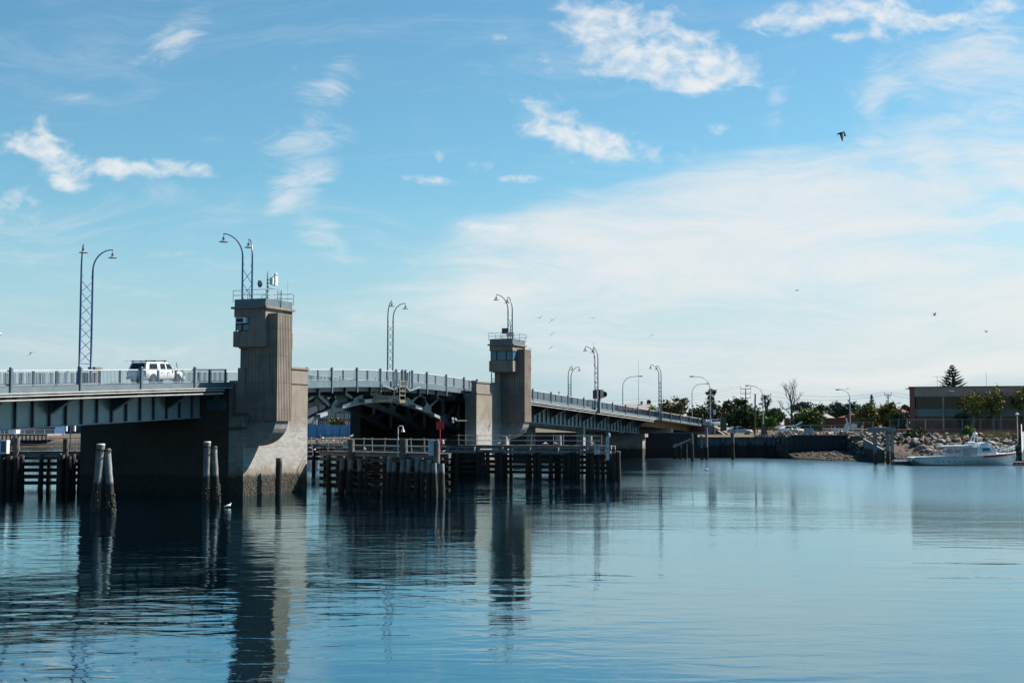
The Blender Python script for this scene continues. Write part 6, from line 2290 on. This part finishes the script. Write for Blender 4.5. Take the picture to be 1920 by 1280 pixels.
for sg in (-1, 1):
    for nm, q in (('canopy_window', [(-2.02, 1.22), (-.92, 1.22), (-.92, 1.68), (-1.86, 1.68)]), ('window', [(-.58, 1.2), (.12, 1.2), (.06, 1.68), (-.5, 1.68)]), ('window', [(.28, 1.2), (1.14, 1.2), (.66, 1.63), (.26, 1.68)])):
        pts = [side_pt(x, z, sg) for x, z in q]
        pin = [side_pt(x, z, sg, -.03) for x, z in q]
        T.part(nm, MB().add(pts + pin, [(0, 1, 2, 3), (7, 6, 5, 4)] + [(i, (i + 1) % 4, 4 + (i + 1) % 4, 4 + i) for i in range(4)]), M['car_glass'])
    for xc in (-.62, .2):
        T.part('door_seam', MB().box((xc - .008, sg * .945, .6), (xc + .008, sg * .948, 1.06)), M['black'])
        T.part('handle', MB().box((xc + .06, sg * .94, .93), (xc + .24, sg * .97, .97)), M['chrome'])
    T.part('mirror', MB().cbox((1.1, sg * 1.02, 1.22), (.12, .22, .17)).bar((1.15, sg * .9, 1.17), (1.1, sg * .98, 1.2), .05, .05), M['car_white'])
    T.part('tail_light', MB().box((-2.58, sg * .70, .74), (-2.47, sg * .905, 1.05)), M['tail'])
    T.part('headlight', MB().box((2.34, sg * .52, .72), (2.53, sg * .83, .88)), M['head'])
    T.part('side_step', MB().box((-.85, sg * .80, .36), (1.1, sg * .98, .42)), M['black'])
    for x in (-1.62, 1.55):
        wh = MB()
        pts = []
        for k in range(13):
            a = math.pi * k / 12
            pts.append((x + .47 * math.cos(a), .40 + .47 * math.sin(a)))
        wh.prism([(p[0], p[1]) for p in pts], 'Y', sg * .80, sg * .952)
        T.part('wheel_arch', wh, M['black'])
        wheel(T, x, sg * .84, .38, .25, sg)
T.part('rear_window', MB().add([(-2.505, -.68, 1.18), (-2.505, .68, 1.18), (-2.28, .60, 1.70), (-2.28, -.60, 1.70), (-2.45, -.68, 1.16), (-2.45, .68, 1.16), (-2.2, .6, 1.68), (-2.2, -.6, 1.68)], [(3, 2, 1, 0), (4, 5, 6, 7), (0, 1, 5, 4), (1, 2, 6, 5), (2, 3, 7, 6), (3, 0, 4, 7)]), M['car_glass'])
T.part('windscreen', MB().add([(.70, -.62, 1.73), (.70, .62, 1.73), (1.38, .74, 1.17), (1.38, -.74, 1.17), (.64, -.62, 1.70), (.64, .62, 1.70), (1.30, .74, 1.14), (1.30, -.74, 1.14)], [(0, 1, 2, 3), (7, 6, 5, 4), (0, 4, 5, 1), (1, 5, 6, 2), (2, 6, 7, 3), (3, 7, 4, 0)]), M['car_glass'])
T.part('rear_bumper', MB().box((-2.72, -.86, .46), (-2.5, .86, .66)), M['galv'])
T.part('front_bumper', MB().box((2.42, -.86, .42), (2.66, .86, .62)), M['car_white'])
T.part('number_plate', MB().box((-2.735, -.2, .66), (-2.6, .2, .78)), M['white_sign'])
mb = MB()
for x in (-2.1, -1.1, .25):
    mb.box((x - .03, -.78, 1.86), (x + .03, .78, 1.90))
    for sg in (-1, 1):
        mb.box((x - .04, sg * .66 - .03, 1.80), (x + .04, sg * .66 + .03, 1.87))
for sg in (-.7, .7):
    mb.box((-2.35, sg - .02, 1.90), (.45, sg + .02, 1.94))
T.part('roof_rack', mb, M['black'])
mb = MB()
mb.tube([(1.5, -.95, 1.05), (1.5, -.93, 1.5), (1.42, -.9, 1.75)], .03, 6)
T.part('snorkel', mb, M['black'])

# small parked cars on the far side
def small_car(label, x, y, Y, rz, paint, z=None):
    p = at_depth(x, y, Y)
    zg = gz(p.x, Y) if z is None else z
    T = Thing('parked_car', label, 'car', (0, 0, 0), 'W', None, rotz=rz, loc=(p.x, Y, zg))
    secs = []
    for (x_, zb_, zt_, hw) in [(-2.2, .4, .75, .75), (-2.0, .3, .95, .84), (-.8, .28, .98, .87), (.8, .28, .95, .87), (1.8, .3, .82, .82), (2.2, .4, .65, .7)]:
        secs.append([(x_, -hw, zb_), (x_, -hw, zt_ - .15), (x_, -hw + .12, zt_), (x_, hw - .12, zt_), (x_, hw, zt_ - .15), (x_, hw, zb_)])
    T.part('body', MB().loft(secs, smooth=True), paint)
    secs = []
    for (x_, zt_, hw) in [(-1.9, .96, .78), (-1.2, 1.42, .62), (.2, 1.44, .62), (1.1, .95, .76)]:
        secs.append([(x_, -.8, .93), (x_, -hw, zt_), (x_, hw, zt_), (x_, .8, .93)])
    T.part('cabin', MB().loft(secs, smooth=True), paint)
    for sg in (-1, 1):
        for (a, b) in ((-1.35, -.45), (-.35, .55)):
            T.part('window', MB().add([(a - .1, sg * .785, 1.0), (b + .1, sg * .785, 1.0), (b, sg * .66, 1.37), (a, sg * .66, 1.37)], [(0, 1, 2, 3), (3, 2, 1, 0)]), M['car_glass'])
    for x_ in (-1.35, 1.35):
        for sg in (-1, 1):
            wheel(T, x_, sg * .78, .31, .2, sg)


M['car_silver'] = surf('silver_car_paint', (.42, .46, .50), (.38, .42, .46), 1, .3, metal=.3)
small_car('silver blue car parked at the bridge end beside the green cabinet', 1342, 797, 238, .5, M['car_silver'], z=at_depth(1342, 800.5, 238).z)
small_car('white car parked behind the rubble heap', 1484, 800, 224, .2, M['car_white'])
small_car('pale blue car low on the grass below the brick slope', 1387, 803, 240, .1, M['car_silver'])

# ---------------------------------------------------------------- workboat; local x from stern (0) to bow (14.3), camera side is -y
T = Thing('workboat', 'aluminium workboat with white wheelhouse and red stripe moored below the rock bank', 'boat', (0, 0, 0), 'W', None, rotz=0, loc=(53.35, 176.0, 0))
ST = [(0.0, .62, 1.06, 1.55, 1.75), (.6, .10, 1.08, 1.75, 1.85), (1.3, -.25, 1.10, 1.85, 1.95), (4, -.4, 1.16, 1.95, 2.05), (7, -.45, 1.24, 1.95, 2.1), (9, -.45, 1.32, 1.85, 2.1), (11, -.42, 1.45, 1.5, 1.95), (12.6, -.3, 1.58, .9, 1.5), (13.6, .0, 1.68, .35, .85), (14.25, .75, 1.75, .05, .12)]
secs = []
for (x, zb_, zt_, hb, ht_) in ST:
    secs.append([(x, 0, zb_ - .05), (x, -hb * .7, zb_ + .03), (x, -hb, zb_ + (zt_ - zb_) * .35), (x, -ht_, zt_), (x, ht_, zt_), (x, hb, zb_ + (zt_ - zb_) * .35), (x, hb * .7, zb_ + .03)])
hull = T.part('hull', MB().loft(secs, smooth=True), M['alu'])


def hull_y(x, f):
    for a, b in zip(ST, ST[1:]):
        if x <= b[0]:
            t = (x - a[0]) / (b[0] - a[0])
            zb_, zt_, hb, ht_ = [a[i] + (b[i] - a[i]) * t for i in (1, 2, 3, 4)]
            z = zb_ + (zt_ - zb_) * f
            y = hb + (ht_ - hb) * max(0, (f - .35) / .65)
            return y, z
    return .1, 1.7


mb = MB()
for sg in (-1, 1):
    prev = None
    secs = []
    for i in range(16):
        x = 9.2 + 5.0 * i / 15
        y1, z1 = hull_y(x, 1.0)
        y0, z0 = hull_y(x, .85)
        secs.append([(x, sg * (y1 + .05), z1 + .02), (x, sg * (y0 + .05), z0), (x, sg * (y0 - .05), z0), (x, sg * (y1 - .05), z1 + .02)])
    mb.loft(secs)
T.part('stripe', mb, M['red'], hull)
mb = MB()
for sg in (-1, 1):
    pts = []
    for i in range(28):
        x = .2 + 14.0 * i / 27
        y1, z1 = hull_y(x, 1.0)
        pts.append((x, sg * y1, z1 + .03))
    mb.tube(pts, .05, 5)
T.part('gunwale', mb, M['white'], hull)
mb = MB()
pts = []
for i in range(10):
    x = 10.8 + 3.2 * i / 9
    y, z = hull_y(x, .22 + .18 * i / 9)
    pts.append((x, -y - .02, z))
mb.tube(pts, .025, 4)
T.part('spray_rail', mb, M['white'], hull)
for i, x in enumerate((1.0, 1.7, 2.4, 3.15, 3.9, 4.6, 5.3, 6.05, 6.8, 8.4, 9.9)):
    y, z = hull_y(x, .62)
    T.part('freeing_port', MB().box((x - .11, -y - .015, z - .05), (x + .11, -y + .04, z + .05)), M['black'] if i > 2 else M['white'], hull)
T.part('deck', MB().loft([[(x, -hull_y(x, 1)[0] + .08, hull_y(x, 1)[1] - .12), (x, hull_y(x, 1)[0] - .08, hull_y(x, 1)[1] - .12)] for x in (.1, 2, 4, 7, 9, 11, 12.6, 13.6, 14.0)], closed=False, cap=False), M['galv'])
# canopy over the after deck
cn = T.part('canopy_roof', MB().loft([[(4.1, -1.75, 2.42), (4.0, -1.7, 2.62), (4.0, 1.7, 2.62), (4.1, 1.75, 2.42)], [(7.9, -1.75, 2.42), (7.9, -1.7, 2.68), (7.9, 1.7, 2.68), (7.9, 1.75, 2.42)]]), M['white'])
for sg in (-1, 1):
    mb = MB()
    for x in (4.35, 5.45, 6.55, 7.5):
        mb.bar((x - .1, sg * 1.78, 1.15), (x, sg * 1.66, 2.45), .1, .08)
    for z, y in ((1.28, 1.77), (2.36, 1.67)):
        mb.bar((4.25, sg * y, z), (7.5, sg * y, z), .1, .08)
    T.part('window_frame', mb, M['white'], cn)
m, N, b = new_mat('clear_plastic_curtain')
b.inputs['Base Color'].default_value = (.55, .57, .60, 1)
b.inputs['Roughness'].default_value = .15
b.inputs['Alpha'].default_value = .38
M['clear'] = m
for sg in (-1, 1):
    for (a, b_) in ((4.35, 5.45), (5.45, 6.55), (6.55, 7.5)):
        T.part('clear_curtain', MB().add([(a, sg * 1.765, 1.3), (b_ - .1, sg * 1.765, 1.3), (b_, sg * 1.665, 2.36), (a + .1, sg * 1.665, 2.36)], [(0, 1, 2, 3)]), M['clear'], cn)
T.part('bulkhead', MB().box((7.55, -1.7, 1.1), (8.5, 1.7, 2.43)), M['galv'])
# wheelhouse
wh = T.part('wheelhouse', MB().loft([[(8.5, -1.72, 1.2), (8.5, -1.55, 2.48), (8.5, 1.55, 2.48), (8.5, 1.72, 1.2)], [(10.1, -1.68, 1.3), (10.1, -1.5, 2.48), (10.1, 1.5, 2.48), (10.1, 1.68, 1.3)], [(11.3, -1.45, 1.42), (10.75, -1.3, 2.42), (10.75, 1.3, 2.42), (11.3, 1.45, 1.42)]]), M['white'])
for sg in (-1, 1):
    T.part('side_window', MB().add([(9.2, sg * 1.64, 1.8), (10.45, sg * 1.60, 1.8), (10.25, sg * 1.53, 2.36), (9.25, sg * 1.55, 2.36), (9.2, sg * 1.55, 1.8), (10.45, sg * 1.5, 1.8), (10.25, sg * 1.45, 2.36), (9.25, sg * 1.46, 2.36)], [(0, 1, 2, 3), (7, 6, 5, 4), (0, 4, 5, 1), (1, 5, 6, 2), (2, 6, 7, 3), (3, 7, 4, 0)]), M['glass_blue'], wh)
T.part('windscreen', MB().add([(11.22, -1.25, 1.66), (11.22, 1.25, 1.66), (10.86, 1.15, 2.33), (10.86, -1.15, 2.33)], [(0, 1, 2, 3), (3, 2, 1, 0)]), M['glass_blue'], wh)
T.part('foredeck_trunk', MB().loft([[(11.2, -1.2, 1.42), (11.2, -1.0, 1.75), (11.2, 1.0, 1.75), (11.2, 1.2, 1.42)], [(12.6, -.7, 1.5), (12.5, -.5, 1.66), (12.5, .5, 1.66), (12.6, .7, 1.5)]]), M['white'])
T.part('flybridge', MB().loft([[(8.9, -1.4, 2.49), (9.2, -1.25, 2.98), (9.2, 1.25, 2.98), (8.9, 1.4, 2.49)], [(10.3, -1.4, 2.49), (9.95, -1.25, 3.08), (9.95, 1.25, 3.08), (10.3, 1.4, 2.49)], [(10.9, -1.35, 2.44), (10.45, -1.2, 2.98), (10.45, 1.2, 2.98), (10.9, 1.35, 2.44)]]), M['white'])
mb = MB()
mb.tube([(9.0, -1.66, 1.86), (10.5, -1.62, 1.98)], .03, 5)
mb.tube([(9.1, -1.66, 1.64), (9.1, -1.66, 1.86)], .03, 5)
T.part('grab_rail', mb, M['white'], wh)
mb = MB()
for sg in (-.9, .9):
    mb.tube([(8.25, sg, 2.45), (8.75, sg * .55, 4.1)], .05, 6)
    mb.tube([(8.85, sg, 2.45), (9.0, sg * .55, 4.1)], .05, 6)
    for k in range(4):
        t = .15 + k * .22
        mb.tube([(8.25 + .5 * t, sg * (1 - .45 * t), 2.45 + 1.65 * t), (8.85 + .15 * t, sg * (1 - .45 * t), 2.45 + 1.65 * t)], .03, 4)
mb.tube([(8.75, -.5, 4.1), (8.75, .5, 4.1)], .05, 5)
mb.tube([(9.0, -.5, 4.1), (9.0, .5, 4.1)], .05, 5)
mb.tube([(8.9, 0, 4.1), (8.9, 0, 4.9)], .025, 5)
ar = T.part('radar_arch', mb, M['white'])
T.part('radar', MB().lathe([(0, 0), (.3, 0), (.32, .1), (.25, .2), (0, .24)], (8.85, 0, 4.15), 12), M['white'], ar)
T.part('life_raft', MB().lathe([(0, -.45), (.25, -.42), (.28, 0), (.25, .42), (0, .45)], (8.0, -.9, 2.95), 10, 'X'), M['white'])
mb = MB()
for sg in (-1, 1):
    top = []
    for i in range(7):
        x = 11.4 + 2.7 * i / 6
        y, z = hull_y(x, 1.0)
        hh = .42 + .5 * i / 6
        top.append((x, sg * (y - .05), z + hh))
        mb.tube([(x - .05, sg * (y - .05), z), (x, sg * (y - .05), z + hh)], .03, 5)
    mb.tube(top, .038, 5)
    mb.tube([(p[0], p[1], p[2] - .28) for p in top], .028, 5)
mb.tube([(14.1, -.1, 2.66), (14.1, .1, 2.66)], .038, 5)
T.part('bow_rail', mb, M['white'])
mb = MB()
mb.tube([(.1, -1.5, 1.0), (-.2, -1.5, .9), (-.2, -1.5, .55)], .05, 5)
mb.tube([(1.3, -1.7, 1.1), (1.3, -1.7, 1.55), (1.9, -1.7, 1.25)], .03, 5)
T.part('stern_rail', mb, M['white'])
solo('mooring_rope', MB().tube([(67.4, 176.0, 1.7), (67.9, 176.3, 1.1), (68.2, 176.8, .45)], .03, 5), M['rope'], 'short mooring rope from the boat bow to the pontoon', 'rope', (67.4, 176, 1.7))

# ================================================================ birds
M['gull_white'] = surf('white_feathers', (1.2, 1.2, 1.2), (1.1, 1.1, 1.12), 6, .8)
M['gull_grey'] = surf('grey_feathers', (.26, .28, .31), (.20, .22, .25), 6, .8)
M['bird_dark'] = surf('dark_feathers', (.025, .035, .07), (.018, .022, .04), 6, .7)
M['bird_brown'] = surf('slate_feathers', (.10, .105, .12), (.07, .075, .085), 6, .8)
M['beak'] = surf('orange_beak', (.45, .12, .03), (.4, .1, .03), 6, .5)


def flying(label, x, y, Y, span, heading, bank, up_l, up_r, mat, fold=(0, 0), pitch=0.0):
    """a bird on the wing: body along local x, wings to +-y; up_l / up_r raise each wing"""
    p = at_depth(x, y, Y)
    T = Thing('flying_bird', label, 'bird', (0, 0, 0), 'W', 'birds flying round the bridge', loc=p)
    T.root.rotation_euler = (bank, pitch, heading)
    L = span * .42
    prof = [(-.62, .008), (-.5, .03), (-.3, .055), (0, .085), (.2, .08), (.33, .055), (.40, .05), (.46, .045), (.52, .015), (.60, .004)]
    mb = MB()
    mb.lathe([(r * L * 1.35, xx * L) for xx, r in prof], (0, 0, 0), 9, 'X')
    tl = [(-.45, -.05), (-.85, -.14), (-.88, 0), (-.85, .14), (-.45, .05)]
    mb.prism([(a * L, b_ * L) for a, b_ in tl], 'Z', -.008, .008)
    for sg, up in ((-1, up_l), (1, up_r)):
        h = span / 2
        st = [(.0, .20, -.16, 0.0), (.25, .26, -.14, 1.0), (.48, .25, -.12, 1.0), (.75, .10, -.14, .75), (1.0, -.10, -.16, .3)]
        secs = []
        yy = zz = 0.0
        for i, (t, xf, xb, k) in enumerate(st):
            if i:
                d = (t - st[i - 1][0]) * h
                a = up if t < .5 else up * .35 + (fold[0] if sg < 0 else fold[1])
                yy += d * math.cos(a)
                zz += d * math.sin(a)
            secs.append([(xf * L, sg * (yy + .03 * L), zz + .03 * L), ((xf + xb) / 2 * L, sg * (yy + .03 * L), zz + .03 * L + .015), (xb * L, sg * (yy + .03 * L), zz + .03 * L), ((xf + xb) / 2 * L, sg * (yy + .03 * L), zz + .03 * L - .006)])
        mb.loft(secs)
    T.part('body', mb, mat)


BY = 62.0
T = Thing('flying_bird', 'large dark blue bird with one wing hanging down high at the right of the sky', 'bird', (0, 0, 0), 'W', 'birds flying round the bridge', loc=at_depth(1577.7, 250.6, BY))


def zb_(x, y, d=0.0):
    k = BY / FPX / 18.3
    return ((x - 690) * k, d, (560 - y) * k)


mb = MB()
mb.tube([zb_(500, 630), zb_(540, 600), zb_(562, 575), zb_(585, 562), zb_(612, 562), zb_(655, 558), zb_(705, 545), zb_(745, 530), zb_(800, 520)], [r * BY / FPX / 18.3 for r in (2, 6, 22, 26, 24, 46, 44, 22, 4)], 10)
bd = T.part('body', mb, M['bird_dark'])


def wing(rows, mat):
    m = MB()
    secs = []
    for (a, b, d) in rows:
        p, q = Vector(zb_(*a, d)), Vector(zb_(*b, d))
        secs.append([p, p.lerp(q, .5) + Vector((.004, -.012, .004)), q, p.lerp(q, .5) + Vector((.004, .012, .004))])
    m.loft(secs)
    T.part('wing', m, mat)


wing([((598, 560), (738, 555), -.02), ((618, 640), (738, 640), -.09), ((640, 740), (722, 735), -.15), ((655, 820), (705, 820), -.19), ((678, 872), (690, 872), -.21)], M['bird_dark'])
wing([((690, 515), (770, 570), .02), ((745, 478), (800, 560), .08), ((805, 440), (800, 590), .14)], M['bird_dark'])
wing([((806, 442), (800, 588), .142), ((858, 510), (815, 612), .18), ((890, 612), (835, 636), .21)], M['bird_brown'])
flying('small dark bird high above the shore trees', 1494, 544, 150, .8, 2.6, .3, .2, -.7, M['bird_brown'], fold=(0, -.5))
flying('grey gull with raised wings gliding left of the office building sky', 1752, 591, 130, .9, .3, .1, 1.15, 1.0, M['gull_grey'])
flying('pale gull flying at the far right above the office building', 1849, 622, 140, .8, .2, .35, .8, .5, M['gull_grey'])
flying('gull with wings in a shallow v just right of the far tower lamp', 1012, 596, 140, .95, 1.3, -.5, .15, .5, M['gull_grey'])
flying('gull banking with spread wings near the far tower', 1035, 600, 140, 1.0, 1.4, -.35, .15, -.55, M['gull_grey'])
flying('gull gliding level with flat wings between the towers and the boom gate', 1111, 596.5, 150, .95, 1.5, .05, .08, .05, M['gull_grey'])
flying('lower gull banking with spread wings near the far tower', 1035, 626, 150, .95, 1.4, -.4, .1, -.5, M['gull_grey'])
flying('dark gull with bent down wings above the boom gate', 1222, 627.5, 150, .85, 1.4, -.1, -.05, -1.0, M['bird_brown'])
flying('gull with upswept wings beside the far tower roof', 984, 634, 140, .8, 1.2, -.3, .3, .9, M['gull_grey'])
flying('small gull steeply banked below the others', 1033, 652, 150, .75, 1.2, -.8, .1, .35, M['gull_grey'])
flying('small bird passing the top corner of the far fluted shaft', 994, 654, 138, .6, .5, .1, .3, .2, M['bird_brown'])
flying('dark swallow like bird above the left end of the bridge', 58, 661, 110, .8, 1.5, -.2, -.2, -.9, M['bird_brown'])
flying('gull cut by the left edge of the picture', 1, 627, 110, .7, .3, .2, .4, .5, M['gull_white'])
flying('black bird with spread wings above the third street lamp', 1588, 728.5, 150, .75, 2.4, .2, .2, -.35, M['bird_dark'])
flying('gull skimming above the white four wheel drive roof', 237, 677, 130, .7, 1.4, .1, .1, -.1, M['gull_grey'])
flying('gull gliding before the brown office roof band', 1784, 733, 185, .7, 1.5, .2, .1, .1, M['gull_white'])


def perched(label, pos, rz, mat=None, size=.42, swim=False, group=None):
    T = Thing('gull' if mat is None else 'perched_bird', label, 'bird', (0, 0, 0), 'W', group, rotz=rz, loc=pos)
    s = size
    lift = -.03 if swim else .16 * s
    path = [(-.52, .18), (-.40, .20), (-.2, .26), (.05, .30), (.22, .36), (.30, .47), (.33, .56), (.38, .60), (.44, .58), (.50, .56)]
    rad = [.02, .06, .14, .18, .15, .085, .08, .085, .05, .012]
    mb = MB()
    mb.tube([(a * s, 0, b * s + lift) for a, b in path], [r * s for r in rad], 10)
    T.part('body', mb, mat or M['gull_white'])
    for sg in (-1, 1):
        w_ = MB()
        w_.loft([[(.15 * s, sg * .13 * s, .40 * s + lift), (.15 * s, sg * .20 * s, .32 * s + lift), (.12 * s, sg * .17 * s, .22 * s + lift)],
                 [(-.2 * s, sg * .12 * s, .40 * s + lift), (-.2 * s, sg * .20 * s, .31 * s + lift), (-.2 * s, sg * .15 * s, .20 * s + lift)],
                 [(-.68 * s, sg * .02 * s, .24 * s + lift), (-.68 * s, sg * .05 * s, .22 * s + lift), (-.66 * s, sg * .03 * s, .18 * s + lift)]])
        T.part('wing', w_, M['gull_grey'] if mat is None else mat)
        if not swim:
            T.part('leg', MB().tube([(0, sg * .07 * s, .16 * s + lift), (.02 * s, sg * .07 * s, -.01)], .012 * s / .42, 5), M['beak'] if mat is None else mat)
    return T


def on_jet(fn, x, off, z):
    q = fn[0](fn[1](x), off, z)
    return BP(q.x, q.y, q.z)


for x, off, rz, lbl in ((1019, .2, .4, 'white gull standing on the far jetty deck, the left one of a close pair'), (1023.5, .35, 2.6, 'white gull standing on the far jetty deck, the right one of a close pair'), (1041, .3, 3.0, 'white gull crouched on the far jetty below the tall timber post'), (1109.5, .3, .1, 'white gull crouched on the far jetty left of the speed sign'), (933, .3, .2, 'white gull on the far jetty before the sunlit pier face')):
    perched(lbl, on_jet((fat, ft), x, off, ZT + .06), rz, group='gulls resting on the jetties')
perched('white gull on the tall jetty pile above the small notice board', on_jet((at, jt), 663, -.28, at_depth(663, 822.5, 104).z), .3, group='gulls resting on the jetties')
perched('white gull standing on the middle jetty deck beside the small notice board', on_jet((at, jt), 677, .5, ZT + .06), 2.2, group='gulls resting on the jetties')
perched('white gull on the first pile head of the middle jetty', on_jet((at, jt), 594, -.22, ZT + .02), 1.0, size=.3, group='gulls resting on the jetties')
perched('white gull on the jetty end beside the tall notice board', on_jet((at, jt), 833, -.1, ZT + .06), .2, size=.34, group='gulls resting on the jetties')
perched('white gull perched on a low timber rail inside the middle jetty', on_jet((at, jt), 694, -.1, .62), .1, group='gulls resting on the jetties')
d = ray(428, 951)
t = -CAMH / d.z
perched('white gull swimming on the dark water right of the second dolphin', (d.x * t, d.y * t, 0.0), .8, swim=True, size=.5)
d = ray(1325, 882)
t = -CAMH / d.z
perched('small white gull swimming far off below the quay wall', (d.x * t, d.y * t, 0.0), .3, swim=True, size=.55)
s_, z_ = on_w(1048, 738, 58)
perched('small black bird perched on the sloping span handrail', BP(s_, 58, zr(s_)), 1.2, mat=M['bird_dark'], size=.55)
